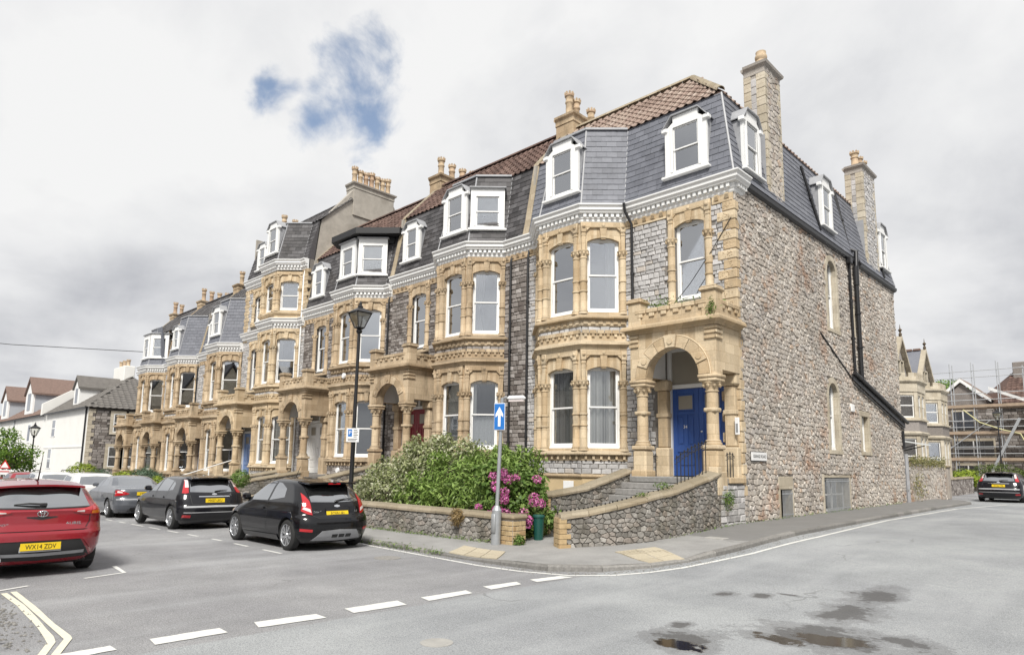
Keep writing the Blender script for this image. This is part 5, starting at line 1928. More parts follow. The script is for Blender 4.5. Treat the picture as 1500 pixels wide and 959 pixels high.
    cells = [[(a, b + .28) for a, b in c] for c in cells]
    st = lay_stones(cells, (xr, 0, 0), (0, 1, 0), (0, 0, 1), (1, 0, 0), .045, av, .007, seed=3)
    pieces('stone', st, 'rubble', H1, 230, off1)
    # quoins
    i = 0
    z = 1.10
    rg = random.Random(4)
    while z < 9.35:
        lg = i % 2
        hh = .285
        wx, wy = (.50, .16) if lg else (.33, .26)
        q = MB().cbox(xr - wx, xr + .055, -.055, wy * .8, z + .006, z + hh - .006, .022)
        # vermiculation: small pits raised and sunk on the front face
        for k in range(14 if lg else 8):
            px, pz = xr - rg.uniform(.06, wx - .05), z + rg.uniform(.06, hh - .06)
            q.cbox(px - .012, px + .012, -.068, -.05, pz - .012, pz + .012, .004)
        part('quoin', q, 'limestone', H1)
        z += hh
        i += 1
    # gutters, pipes
    part('gutter', MB().sweep([(xr + .02, .62), (xr + .02, 16.0)], [(.0, 9.88), (.05, 9.88), (.13, 9.93), (.15, 10.04), (.12, 10.05), (.10, 9.97), (.0, 9.94)]).sweep([(xr, .63), (xr, 15.99)], [(-.02, 9.80), (.03, 9.80), (.03, 10.12), (-.02, 10.12)]), 'black_iron', H1)
    x = xr + .10
    downpipe(H1, [(x + .08, 9.55, 9.95), (x, 9.6, 9.7), (x, 9.6, 5.35)], r=.055)
    part('hopper', MB().cbox(x - .1, x + .14, 9.35, 9.62, 9.70, 9.95, .03), 'black_iron', H1)
    downpipe(H1, [(x - .55, 10.0, 12.9), (x - .16, 10.15, 10.5), (x + .1, 10.2, 10.35), (x + .05, 10.2, 9.2), (x + .05, 10.2, 5.2)], r=.085)
    part('pipe_junction', MB().tube([(x + .05, 10.2, 9.75), (x + .05, 10.2, 9.0)], .11, 10).tube([(x + .05, 10.2, 9.9), (x + .05, 10.55, 10.1), (x + .05, 10.75, 9.95)], .075, 8), 'black_iron', H1, smooth=50)
    downpipe(H1, [(x - .38, 7.0 - .9, 12.6), (x - .02, 6.75, 10.3)], r=.05)
    downpipe(H1, [(x - .35, 14.0, 12.4), (x + .0, 14.35, 10.2)], r=.05)
    # sloping verge and gutter of the lean-to
    mb = MB()
    mb.prism([(9.35, 5.42), (9.35, 5.20), (16.15, 3.74), (16.15, 3.96)], xr - .02, xr + .10, 'x')
    mb.tube([(xr + .16, 9.35, 5.46), (xr + .16, 16.3, 3.98)], .075, 8)
    mb.tube([(xr + .09, 9.5, 5.02), (xr + .09, 15.9, 3.66)], .035, 8)
    part('sloping_gutter', mb, 'black_iron', H1)
    downpipe(H1, [(xr + .05, 6.3, 6.5), (xr + .05, 9.45, 5.2)], r=.03, clips=False)
    downpipe(H1, [(xr + .07, 15.75, 3.6), (xr + .07, 15.75, 2.8)], r=.07, clips=False)
    part('alarm_box', MB().cbox(xr, xr + .10, 9.0, 9.32, 3.98, 4.26, .02), 'white_paint', H1)
    # chimneys on the side wall
    for (y0, y1, n) in ((2.45, 3.62, 1), (12.25, 13.9, 3)):
        pots = [(xr - .3, y0 + (y1 - y0) * (i + .5) / n) for i in range(n)]
        c = chimney(H1, xr - .64, xr + .02, y0, y1, 9.7, 14.75, pots, 'mortar', pstyle='bulge' if n == 1 else 'crown', ph=.62)
        # rubble facing with dressed corners
        pl = []
        k = 0
        cells = [[(a, b) for a, b in q] for q in voronoi(y1 - y0 - .2, 4.9, .22, .16, 21 + n)]
        pl = lay_stones(cells, (xr + .02, y0 + .12, 9.75), (0, 1, 0), (0, 0, 1), (1, 0, 0), .03, (), .008, seed=n)
        pieces('stone', pl, 'coursed_grey' if n == 3 else 'rubble', c, 0)
        z = 10.3
        i = 0
        while z < 14.3:
            hh = .30
            for yy in (y0, y1):
                lg = .26 if i % 2 else .14
                s = 1 if yy == y0 else -1
                for (xa, xb) in ((xr - .25, xr + .045), (xr - .665, xr - .42)):
                    if yy == y0 or xa > xr - .3:
                        part('quoin', MB().cbox(xa, xb, *(sorted((yy - s * .025, yy + s * lg))), z + .005, z + hh - .005, .012), 'limestone_pale', c)
            z += hh
            i += 1
        pl = lay_stones(courses(.2, 4.4, .2, .3, .19, .21, 5 + n), (xr - .43, y0, 9.9), (1, 0, 0), (0, 0, 1), (0, -1, 0), .02, (), .006, seed=n)
        pieces('stone', pl, 'coursed_grey', c, 0)
        part('chimney_flashing', MB().box(xr - .67, xr - .02, y0 - .03, y0 - .012, 10.2, 12.3), 'lead', c)


side_wall()
for fz in ((1.285, -1.46, 1, 1.46), ):
    st1 += lay_stones(courses(1.46, 1.1, .14, .24, .2, .42, 90), (5.582, -1.45, .30), (0, 1, 0), (0, 0, 1), (1, 0, 0), .035, (), .009, seed=91)
part('plinth_block', MB().cbox(5.40, 5.66, -1.60, -1.36, 1.15, 1.86, .02), 'limestone', H1)
part('plinth_course', MB().cbox(5.50, 5.66, -.9, .02, 1.44, 1.60, .02), 'limestone', H1)
pieces('stone', st1, 'coursed_grey', H1, 70, off1)
# front details of the corner house
downpipe(H1, [(2.08, -.35, 10.12), (2.08, -.28, 9.85), (2.2, -.10, 9.45), (2.2, -.08, 6.2)])
downpipe(H1, [(-2.28, -.02, 9.6), (-2.28, -.08, 9.3), (-2.28, -.08, 1.2)])
downpipe(H1, [(2.55, -.10, 5.3), (2.55, -.10, 1.6)], r=.05)
part('cable', MB().tube([(5.5, -.07, 8.85), (4.9, -.09, 8.0), (4.2, -.10, 7.15), (3.75, -.30, 6.55)], .012, 5), 'black_plastic', H1)
part('notice_board', MB().cbox(1.12 - .95, 1.12 - .55, -.985, -.955, .98, 1.38, .005), 'sign_white', H1)
part('entry_phone', MB().cbox(5.52, 5.64, -.29, -.25, 2.72, 3.18, .01), 'sign_white', H1)
part('entry_phone_panel', MB().box(5.55, 5.61, -.295, -.291, 2.78, 3.02), 'galvanised', H1)
nm = text_mesh('door_number', '34', .13, 'sign_white', .003)
obj('door_number', nm, H1, (4.30 - .49, .142, 3.0), (R_(90), 0, 0))
cpl = MB().tube([(-.2, 0, 0), (-.2, 0, .3)], .0, 4)
# satellite disc of the aerial on the ridge behind
part('aerial', MB().tube([(-.35, 4.4, 14.9), (-.35, 4.4, 16.5)], .02, 5).tube([(-.75, 4.4, 16.3), (.05, 4.4, 16.3)], .012, 4).tube([(-.6, 4.4, 16.1), (-.1, 4.4, 16.1)], .012, 4), 'galvanised', H1)
party_coping(H1, -2.40)
chimney(H1, -2.85, -1.95, 2.1, 4.2, 13.5, 15.75, [(-2.4, 2.4), (-2.4, 2.85), (-2.4, 3.85)], 'limestone_weathered', pstyle='crown', ph=.95)

# weeds on the porch
rs = np.random.RandomState(4)
pp = np.concatenate([np.random.RandomState(k).normal(0, 1, (n, 3)) * np.array(s) + np.array(c) for k, (n, c, s) in enumerate([(220, (3.75, -1.0, 6.42), (.26, .16, .10)), (140, (4.6, -.9, 6.36), (.22, .12, .06)), (120, (5.55, -1.5, 5.95), (.07, .06, .12))])])
obj('weeds', leaf_mesh('weeds', pp, np.tile((0, -.3, 1.0), (len(pp), 1)), .10, 'leaf_hydrangea', 3, .3), H1, kind='stuff')

# ---------------------------------------------------------------- the other houses
def b2(**k):
    d = {}
    for kk, v in k.items():
        d[(int(kk[1]), kk[0])] = v
    return d


LB = 'limestone_weathered'
sp = [
    # label, X, xl, xr, xp, zo, door, roof, slate, bay curtains, porch curtain, dormers, tall
    ('second house from the street corner, brown tiled roof, red door, behind flowering bushes', -10.95, -5.25, 3.0, -3.35, 0, LB, 'coursed_dark', 'red_door', 'pantile_dark', 'slate_old', b2(F0='sheer', R0='net', F1='sheer', R1='left_tied'), 'sheer',
     [(1.36, 1.85, (0, -.97, 10.74), 0, 'arched', 'none', .5, .80), (1.30, 1.60, (1.36, -.49, 10.74), R_(44.2), 'flat', 'sheer', .5, .88), (1.22, 1.75, (-4.0, -.03, 10.74), 0, 'arched', 'sheer', .5, .66)], False, dict(slate_limit=0, tile_limit=120)),
    ('third house from the corner, flat black roof over paired dormers, white front door', -18.6, -5.45, 2.4, -3.75, -.3, LB, 'coursed_dark', 'white_paint', 'pantile_dark', 'slate_old', b2(F0='edge', R0='none', F1='blind', R1='blind'), 'sheer',
     [(1.30, 1.7, (0, -.97, 10.74), 0, 'flat', 'sheer', .5, .80), (1.34, 1.7, (1.36, -.49, 10.74), R_(44.2), 'flat', 'sheer', .5, .92), (1.22, 1.75, (-4.3, -.03, 10.74), 0, 'arched', 'none', .5, .66)], False, dict()),
    ('tallest house of the terrace with bare rendered gable and pale blue door', -26.5, -5.0, 2.45, -3.4, -.65, 'limestone', 'coursed_grey', 'pale_blue_door', 'slate_old', 'slate_old', b2(F0='edge', R0='closed', F1='sheer', R1='net'), 'none',
     [(1.30, 1.8, (0, -.97, 13.95), 0, 'arched', 'none', .5, .8), (1.2, 1.6, (-3.3, -.03, 13.95), 0, 'arched', 'none', .5, .66)], True, dict()),
    ('fifth house from the corner, stone edged slate mansard beside the tall house, dark blue door', -33.5, -4.6, 2.0, -2.95, -1.15, LB, 'coursed_grey', 'dark_blue_door', 'slate_old', 'slate', b2(F0='sheer', R0='edge', F1='edge', R1='none'), 'none',
     [(1.34, 1.8, (0, -.97, 10.74), 0, 'arched', 'none', .5, .8), (1.2, 1.6, (-3.0, -.03, 10.74), 0, 'arched', 'none', .5, .66)], False, dict()),
    ('sixth house from the corner with one plain grey slate slope over its bay', -40.3, -4.4, 2.2, -2.75, -1.25, LB, 'coursed_grey', 'dark_blue_door', 'slate_old', 'slate', b2(F0='sheer', R0='none', F1='blind', R1='none'), 'none',
     [(1.2, 1.6, (0, -.97, 10.74), 0, 'arched', 'none', .5, .72), (1.1, 1.5, (-2.8, -.03, 10.74), 0, 'arched', 'none', .5, .62)], False, dict()),
    ('last house at the far left end of the terrace with big white dormers', -46.4, -4.2, 1.7, -2.6, -1.3, LB, 'coursed_grey', 'black_iron', 'slate_old', 'slate', b2(F0='none', R0='sheer', F1='sheer', R1='sheer'), 'none',
     [(1.3, 1.8, (0, -.97, 10.74), 0, 'flat', 'none', .5, .8), (1.34, 1.8, (1.36, -.49, 10.74), R_(44.2), 'flat', 'halfblind', .5, .9)], False, dict()),
]
HS = []
for i, (lab, X, xl, xr, xp, zo, stn, crs, door, roof, sl_, bc, pc, dm, tall, kw) in enumerate(sp):
    h, st, off = terrace_house(lab, X, xl, xr, xp, zo, stn, crs, door, roof, sl_, bc, pc, dm, ST, tall, seed=3 + i, **kw)
    pieces('stone', st, crs, h, (220, 90, 40, 0, 0, 0)[i], off)
    HS.append(h)
    if not tall:
        party_coping(h, xl, mat='sandstone_coping' if i != 4 else 'limestone_weathered')
    if i in (0, 1, 2, 3, 4, 5):
        z = (15.75, 15.6, 17.3, 15.4, 15.4, 15.3)[i]
        y0, y1, n = ((2.2, 5.0, 4), (2.0, 2.9, 1), (1.7, 3.2, 2), (2.0, 4.4, 3), (2.0, 5.0, 5), (2, 3, 2))[i]
        if i == 1:
            continue
        chimney(h, xl - .42, xl + .42, y0, y1, z - 2.4, z, [(xl, y0 + (y1 - y0) * (k + .5) / n) for k in range(n)], LB, ph=.9)
# big stack on the bare gable
h4 = HS[2]
chimney(h4, 2.45 - .75, 2.45 + .06, 2.5, 5.3, 16.6, 18.55, [(2.1, 2.75 + i * .39) for i in range(7)], 'render_grey', ph=.95)
# flat black roof over the dormers of the third house
part('flat_roof', MB().prism([(-1.05, -1.25), (1.05, -1.25), (2.55, .1), (2.55, 1.2), (-1.6, 1.2), (-1.6, -.6)], 12.58, 12.86).prism([(-.9, -.85), (.8, -.85), (1.9, .3), (1.9, 1.0), (-1.3, 1.0), (-1.3, -.4)], 12.3, 12.58), 'black_plastic', HS[1])
# pipes
downpipe(HS[0], [(2.25, -.02, 9.6), (2.25, -.08, 9.3), (2.25, -.08, 1.0)])
downpipe(HS[0], [(-1.95, -.05, 5.2), (-1.95, -.07, 1.2)], 'white_paint', .04)
downpipe(HS[1], [(2.2, -.02, 9.6), (2.2, -.08, 9.3), (2.2, -.08, 1.0)])
downpipe(HS[2], [(2.12, -.02, 12.8), (2.12, -.08, 12.5), (2.12, -.08, 1.0)], 'white_paint')
downpipe(HS[3], [(1.75, -.02, 9.6), (1.75, -.08, 9.3), (1.75, -.08, 1.0)])
downpipe(HS[4], [(2.0, -.02, 9.6), (2.0, -.08, 9.3), (2.0, -.08, 1.0)])
part('alarm_box', MB().lathe([(.13, -1.10), (.13, -1.03), (.10, -1.12), (.004, -1.12)][::-1], 12, .35, 6.05, 'y'), 'sign_white', HS[1])
part('burglar_alarm', MB().lathe([(.11, -1.04), (.13, -.96)], 12, .1, 1.8, 'y'), 'sign_white', HS[1])
# ---------------------------------------------------------------- boundary walls, stairs, railings
def wall_thing(name, label, path, tops, thick, base=-.3, mat='garden_stone', cop=True, cell=(.26, .16), limit=200, seed=1, both=False, cop_mat='sandstone_coping', cop_len=.75, group=None, cat='wall', cop_w=.06, end_brick=None):
    """stone wall; outer face on the right of travel along path; tops[i] is the absolute height at each path point"""
    c = path[0]
    t = thing(name, label, cat, (c[0], c[1], gz(*c)), 0, group)
    o = Vector((c[0], c[1], gz(*c)))
    inner = off_path(path, -thick)
    mb = MB()
    pl = []
    segL = []
    for i in range(len(path) - 1):
        a, b, ia, ib = path[i], path[i + 1], inner[i], inner[i + 1]
        za, zb = gz(*a) + base, gz(*b) + base
        q = [(a[0], a[1], za), (b[0], b[1], zb), (b[0], b[1], tops[i + 1]), (a[0], a[1], tops[i]), (ia[0], ia[1], za), (ib[0], ib[1], zb), (ib[0], ib[1], tops[i + 1]), (ia[0], ia[1], tops[i])]
        mb.add([tuple(Vector(p) - o) for p in q], [(0, 1, 2, 3), (5, 4, 7, 6), (3, 2, 6, 7), (4, 0, 3, 7), (1, 5, 6, 2)])
        segL.append(math.hypot(b[0] - a[0], b[1] - a[1]))
    zlo = min(gz(*p) for p in path) + base
    tot = sum(segL)
    cells = voronoi(tot, max(tops) - zlo + .2, cell[0], cell[1], seed * 31, .47)
    s0 = 0
    for i, L in enumerate(segL):
        a, b = path[i], path[i + 1]
        d = Vector((b[0] - a[0], b[1] - a[1], 0)).normalized()
        mine = []
        for c in cells:
            cs = cen(c)[0]
            if s0 <= cs < s0 + L or (i == 0 and cs < 0) or (i == len(segL) - 1 and cs >= s0 + L):
                mine.append([(p[0] - s0, p[1]) for p in c])
        e = .6
        ta, tb = tops[i] - zlo, tops[i + 1] - zlo
        sl = (tb - ta) / L
        reg = [(-e, -1), (L + e, -1), (L + e, tb + sl * e), (-e, ta - sl * e)]
        if i == 0:
            reg = [(0, -1), reg[1], reg[2], (0, ta)]
        if i == len(segL) - 1:
            reg = [reg[0], (L, -1), (L, tb), reg[3]]
        pl += lay_stones(mine, Vector((a[0], a[1], zlo)) - o, d, (0, 0, 1), (d.y, -d.x, 0), .035, (), .005, reg, seed + i)
        s0 += L
    # wall ends
    for k, (a, ia) in ((0, (path[0], inner[0])), (-1, (path[-1], inner[-1]))):
        d = Vector((ia[0] - a[0], ia[1] - a[1], 0))
        L = d.length
        d.normalize()
        n = Vector((-d.y, d.x, 0)) if k == 0 else Vector((d.y, -d.x, 0))
        za = gz(*a) + base
        pl += lay_stones(courses(L, tops[k] - za - .04, .12, .19, .18, .34, seed + 5), Vector((a[0], a[1], za)) - o, d, (0, 0, 1), n if k else -n * -1, .03, (), .008, seed=seed) if not end_brick else []
    part('core', mb, 'mortar_garden' if mat != 'rubble' else 'mortar', t)
    pieces('stone', pl, mat, t, limit, tuple(o))
    if cop:
        rg = random.Random(seed)
        for i in range(len(path) - 1):
            a, b = Vector((path[i][0], path[i][1], tops[i])), Vector((path[i + 1][0], path[i + 1][1], tops[i + 1]))
            d = (b - a)
            L = d.length
            k = max(1, round(L / cop_len))
            n = Vector((d.y, -d.x, 0)).normalized()
            for j in range(k):
                e = .004 / L
                p, q = a + d * (j / k + e), a + d * ((j + 1) / k - e)
                mbc = MB()
                w0, w1 = cop_w, -thick - cop_w
                pr = [(w0, .0), (w0 + .01, .05), (w0 - .04, .105), ((w0 + w1) / 2, .14), (w1 + .04, .105), (w1 - .01, .05), (w1, .0)]
                jit = rg.uniform(-.008, .008)
                for pt in (p, q):
                    mbc.v += [tuple(pt - o + n * u + Vector((0, 0, h + jit))) for u, h in pr]
                m = len(pr)
                mbc.f += [(x, (x + 1) % m, m + (x + 1) % m, m + x) for x in range(m)] + [tuple(range(m)), tuple(range(m, 2 * m))[::-1]]
                part('coping_stone', mbc, cop_mat, t)
    return t, o


def brick_pier(t, o, x0, x1, y0, y1, z0, z1, mat='brick_buff'):
    """pier faced with buff bricks on all four sides"""
    part('pier_core', MB().box(x0 - o.x, x1 - o.x, y0 - o.y, y1 - o.y, z0 - o.z, z1 - o.z), 'mortar', t)
    z = z0
    i = 0
    while z < z1 - .05:
        hh = min(.105, z1 - z)
        for (a, b, c, d) in ((x0, x1, y0 - .018, y0 + .03), (x0, x1, y1 - .03, y1 + .018), (x0 - .018, x0 + .03, y0, y1), (x1 - .03, x1 + .018, y0, y1)):
            ln = max(b - a, d - c)
            k = 2 if (i % 2) else 1.5
            cuts = [0, .5, 1] if i % 2 else [0, .25, .75, 1]
            for s, e in zip(cuts[:-1], cuts[1:]):
                if b - a > d - c:
                    m = MB().cbox(a + ln * s + .006 - o.x, a + ln * e - .006 - o.x, c - o.y, d - o.y, z + .006 - o.z, z + hh - .006 - o.z, .008)
                else:
                    m = MB().cbox(a - o.x, b - o.x, c + ln * s + .006 - o.y, c + ln * e - .006 - o.y, z + .006 - o.z, z + hh - .006 - o.z, .008)
                part('brick', m, mat, t)
        z += hh
        i += 1


# front garden wall with its brick end pier
GW, go = wall_thing('garden_wall', 'low dark rubble garden wall with pale coping under the flowering bushes', [(-9.6, -6.66), (-7.5, -6.66), (-4.6, -6.68), (-2.42, -6.70)], [.66, .66, .66, .64], .30, cell=(.165, .105), limit=290, seed=4, cop_len=.9)
brick_pier(GW, go, -2.42, -2.02, -6.72, -6.32, 0, .66)
part('pier_cap', MB().cbox(-2.47 - go.x, -1.97 - go.x, -6.77 - go.y, -6.27 - go.y, .66 - go.z, .77 - go.z, .04), 'sandstone_coping', GW)
# flight of steps of the corner house and its two side walls
SW, so_ = wall_thing('stair_wall', 'curving dark rubble wall with sloping sandstone coping right of the corner steps', [(-.95, -6.43), (-.62, -5.92), (-.28, -5.4), (0, -4.7), (.11, -3.6), (.12, -2.2), (.06, -1.42)], [.72, .80, .93, 1.08, 1.24, 1.50, 1.66], .34, cell=(.15, .10), limit=295, seed=9, cop_len=.62, end_brick=True)
pl = []
def corner_bricks():
    z = .02
    i = 0
    rg = random.Random(2)
    # path end faces -x/-y: squared buff blocks along the nose of the wall
    a = Vector((-.95, -6.43, 0))
    d = Vector((.33, .51, 0)).normalized()
    n = Vector((d.y, -d.x, 0))
    while z < .70:
        hh = .105
        for s in ((0, .34),):
            cuts = [.0, .5, 1] if i % 2 else [0, .3, 1]
            for p, q in zip(cuts[:-1], cuts[1:]):
                c0, c1 = a - n * (.36 * p + .006 - .02), a - n * (.36 * q - .006 - .02)
                m = MB()
                q4 = [c0 - d * .035, c1 - d * .035, c1 + d * .10, c0 + d * .10]
                m.prism([(v.x - so_.x, v.y - so_.y) for v in q4], z + .005 - so_.z, z + hh - .005 - so_.z)
                part('brick', m, 'brick_buff', SW)
        L = .22 if i % 2 else .13
        c0 = a + n * .055
        q4 = [c0 - d * .03, c0 + d * L, c0 + d * L - n * .1, c0 - d * .03 - n * .1]
        m = MB().prism([(v.x - so_.x, v.y - so_.y) for v in q4], z + .005 - so_.z, z + hh - .005 - so_.z)
        part('brick', m, 'brick_buff', SW)
        z += hh
        i += 1
corner_bricks()
# row of sawn-off railing stubs along that coping
mb = MB()
for i in range(26):
    t = i / 25 * 3.9
    k = int(t)
    P_ = [(-.95, -6.43, .72), (-.62, -5.92, .80), (-.28, -5.4, .93), (0, -4.7, 1.08), (.11, -3.6, 1.24)]
    a, b = Vector(P_[k]), Vector(P_[min(k + 1, 4)])
    p = a + (b - a) * (t - k)
    d = (b - a).normalized() if (b - a).length else Vector((0, 1, 0))
    p = p - Vector((d.y, -d.x, 0)) * .16 - so_
    mb.lathe([(.018, p.z + .10), (.018, p.z + .165)], 6, p.x, p.y)
part('railing_stubs', mb, 'black_iron', SW, kind='stuff')
SW2, so2 = wall_thing('stair_wall', 'stone coped stair wall on the left of the corner steps', [(-2.62, -4.85), (-2.62, -3.38), (-2.62, -1.42)], [1.06, 1.20, 1.66], .30, cell=(.18, .12), limit=120, seed=12, cop_len=.8)
brick_pier(SW2, so2, -2.98, -2.56, -5.2, -4.86, 0, 1.06)
part('pier_cap', MB().cbox(-3.03 - so2.x, -2.51 - so2.x, -5.25 - so2.y, -4.82 - so2.y, 1.06 - so2.z, 1.18 - so2.z, .04), 'sandstone_coping', SW2)
for i in range(9):
    z = 1.58 - .165 * (i + 1)
    y = -1.55 - .29 * i
    part('step', MB().cbox(-2.6 + 5.55, -.25 + 5.55, y - .32, y + .02, z - .16, z, .012), 'step_stone', H1)
part('path', MB().add([(x, y, gz(x, y) + h) for x, y, h in ((-2.6, -5.95, .115), (-1.0, -6.05, .115), (-.6, -4.0, .12), (-2.6, -4.0, .12))], [(0, 1, 2, 3)]), 'pavement_tar', kind='structure')
part('threshold', MB().box(-2.05, -.98, -6.25, -6.0, -.05, .145), 'kerb_stone', kind='structure')


def railing(label, pts, h0, h1, n, group=None):
    """iron railing with a scrolled top rail"""
    a, b = Vector(pts[0]), Vector(pts[1])
    t = thing('railing', label, 'railing', tuple(a), 0, group)
    d = b - a
    top = [d * (i / 8) + Vector((0, 0, h0 + (h1 - h0) * (i / 8) + .05 * math.sin(i / 8 * PI))) for i in range(9)]
    part('top_rail', MB().tube(top, .010, 6).tube([p - Vector((0, 0, .12)) for p in top], .007, 6), 'black_iron', t)
    for i in range(n):
        s = (i + .5) / n
        p = d * s
        h = h0 + (h1 - h0) * s + .05 * math.sin(s * PI)
        cpart('bar', f'rb{h:.2f}', lambda mb, h=h: mb.tube([(0, 0, -.05), (0, 0, h)], .012, 6).lathe([(.002, h + .07), (.022, h + .03), (.012, h)][::-1], 6), 'black_iron', t, tuple(p))
    mb = MB()
    for i in range(n):
        c = d * ((i + 1) / n) * .98 + Vector((0, 0, h0 + (h1 - h0) * (i + .5) / n - .03))
        dd = d.normalized()
        mb.tube([c + dd * (math.cos(k / 8 * 2 * PI) * .035) + Vector((0, 0, math.sin(k / 8 * 2 * PI) * .035)) for k in range(9)], .006, 4)
    part('scrolls', mb, 'black_iron', t)
    return t


railing('black iron railing with scrolled top on the coping beside the blue door', [(-.06, -3.35, 1.40), (-.08, -1.75, 1.70)], .62, .78, 9)
railing('short pair of black iron bars between the right porch pedestal and wall', [(-.02, -.88, 1.60), (-.02, -.40, 1.60)], .55, .55, 3)
railing('short pair of black iron bars in the left side of the corner porch', [(-2.35, -.88, 1.60), (-2.35, -.40, 1.60)], .55, .55, 3)

# stair walls and steps of the other houses
names = ['second', 'third', 'fourth', 'fifth', 'sixth', 'seventh']
for i, h in enumerate(HS):
    X, xp, zo = h.location.x, sp[i][4], h.location.z
    for s, nm in ((-1, 'left'), (1, 'right')):
        if i == 5 and s < 0:
            continue
        x = X + xp + s * 1.14 + .15
        ye = -5.7
        g0 = gz(x, ye) + .55
        wall_thing('stair_wall', f'{nm} sloping sandstone coped wall of the steps to the {names[i]} porch from the corner', [(x, ye), (x, -3.6), (x, -1.40)], [g0, (g0 + 1.6 + zo) / 2 + .12, 1.62 + zo], .30, mat='garden_stone', limit=0, seed=20 + i * 2 + s, cop_len=.9, group='stair walls along the terrace')
    k = 8
    for j in range(k):
        z = 1.42 - (1.42 - .1 + zo * 0) * j / k
        part('step', MB().cbox(xp - .95, xp + .95, -1.6 - .32 * (j + 1), -1.6 - .32 * j + .02, z - .17, z, .01), 'step_stone', h)
railing_w = thing('handrail', 'white handrail sloping down to the street by the fourth porch', 'handrail', (-29.9, -5.6, gz(-29.9, -5.6)))
part('rail', MB().tube([(1.55, .2, 1.0), (1.5, 1.6, 1.35), (1.35, 4.1, 2.15)], .03, 6), 'white_paint', railing_w)
for (x, y, z) in ((1.55, .3, 1.0), (1.42, 2.9, 1.7)):
    part('post', MB().tube([(x, y, -.0), (x, y, z)], .035, 6), 'white_paint', railing_w)
for i, (xa, xb) in enumerate(((-19.4, -10.0), (-28, -21.0), (-34.5, -29.9), (-41, -36.5), (-52, -43.5))):
    wall_thing('garden_wall', f'low garden wall in front of the {names[i]} house from the corner' if i < 5 else '', [(xa, -6.66), (xb, -6.66)], [gz(xa, -6.6) + .62, gz(xb, -6.6) + .62], .30, limit=0, seed=50 + i, cop_len=.9, group='front garden walls')

# ---------------------------------------------------------------- right: garden wall and houses up the side road
RW, rwo = wall_thing('garden_wall', 'tall weedy rubble garden wall running on from the corner house', [(.02, 16.2), (.02, 20.2), (.02, 23.6)], [2.42, 2.36, 2.2], .35, mat='rubble', cop=False, cell=(.26, .18), limit=60, seed=31, end_brick=True)
pr_ = thing('gate_pier', 'brown stone gate pier at the end of the garden wall', 'gate pier', (.0, 24.1, gz(0, 24)))
part('shaft', MB().cbox(-.3, .1, -.35, .3, 0, 1.62, .02), 'rubble', pr_)
part('cap', MB().cbox(-.36, .16, -.41, .36, 1.62, 1.74, .04), 'sandstone_coping', pr_)
gt = thing('gate', 'narrow pale boarded gate beside the stone gate pier', 'gate', (-.2, 23.75, gz(0, 24)))
for i in range(3):
    part('board', MB().cbox(-.02, .02, -.2 + i * .13, -.08 + i * .13, .05, 1.6, .005), 'galvanised', gt)
wall_thing('garden_wall', 'rubble wall past the gate pier up the side road', [(-.75, 25.2), (-.9, 31), (-1.2, 38)], [1.35, 1.4, 1.45], .35, mat='coursed_dark', cop=True, cell=(.3, .2), limit=0, seed=33)
wall_thing('garden_wall', 'low stone wall in front of the scaffolded house', [(-2.4, 50.5), (-.9, 50.3), (3.5, 50.3)], [1.35, 1.35, 1.35], .35, mat='coursed_dark', cop=True, limit=0, seed=34)
dw = thing('drainpipe', 'grey pipe at the foot of the rear end of the side wall', 'pipe', (.06, 16.05, gz(0, 16)))
part('pipe', MB().tube([(0, 0, 0), (0, 0, 2.2)], .09, 8), 'lead', dw)
rs = np.random.RandomState(12)
pp = np.concatenate([np.column_stack([.04 + np.abs(rs.normal(0, .07, 1500)), rs.uniform(16.4, 23.4, 1500), 2.30 + rs.normal(0, .12, 1500)]), np.column_stack([.08 + np.abs(rs.normal(0, .07, 260)), rs.normal(17.6, .6, 260), 1.2 + rs.normal(0, .3, 260)])])
tag(obj('weeds', leaf_mesh('weeds', pp, np.tile((.6, -.4, .6), (len(pp), 1)), .085, 'weed_dry', 5)), 'yellow green weeds trailing over the tall rubble garden wall', 'weeds')


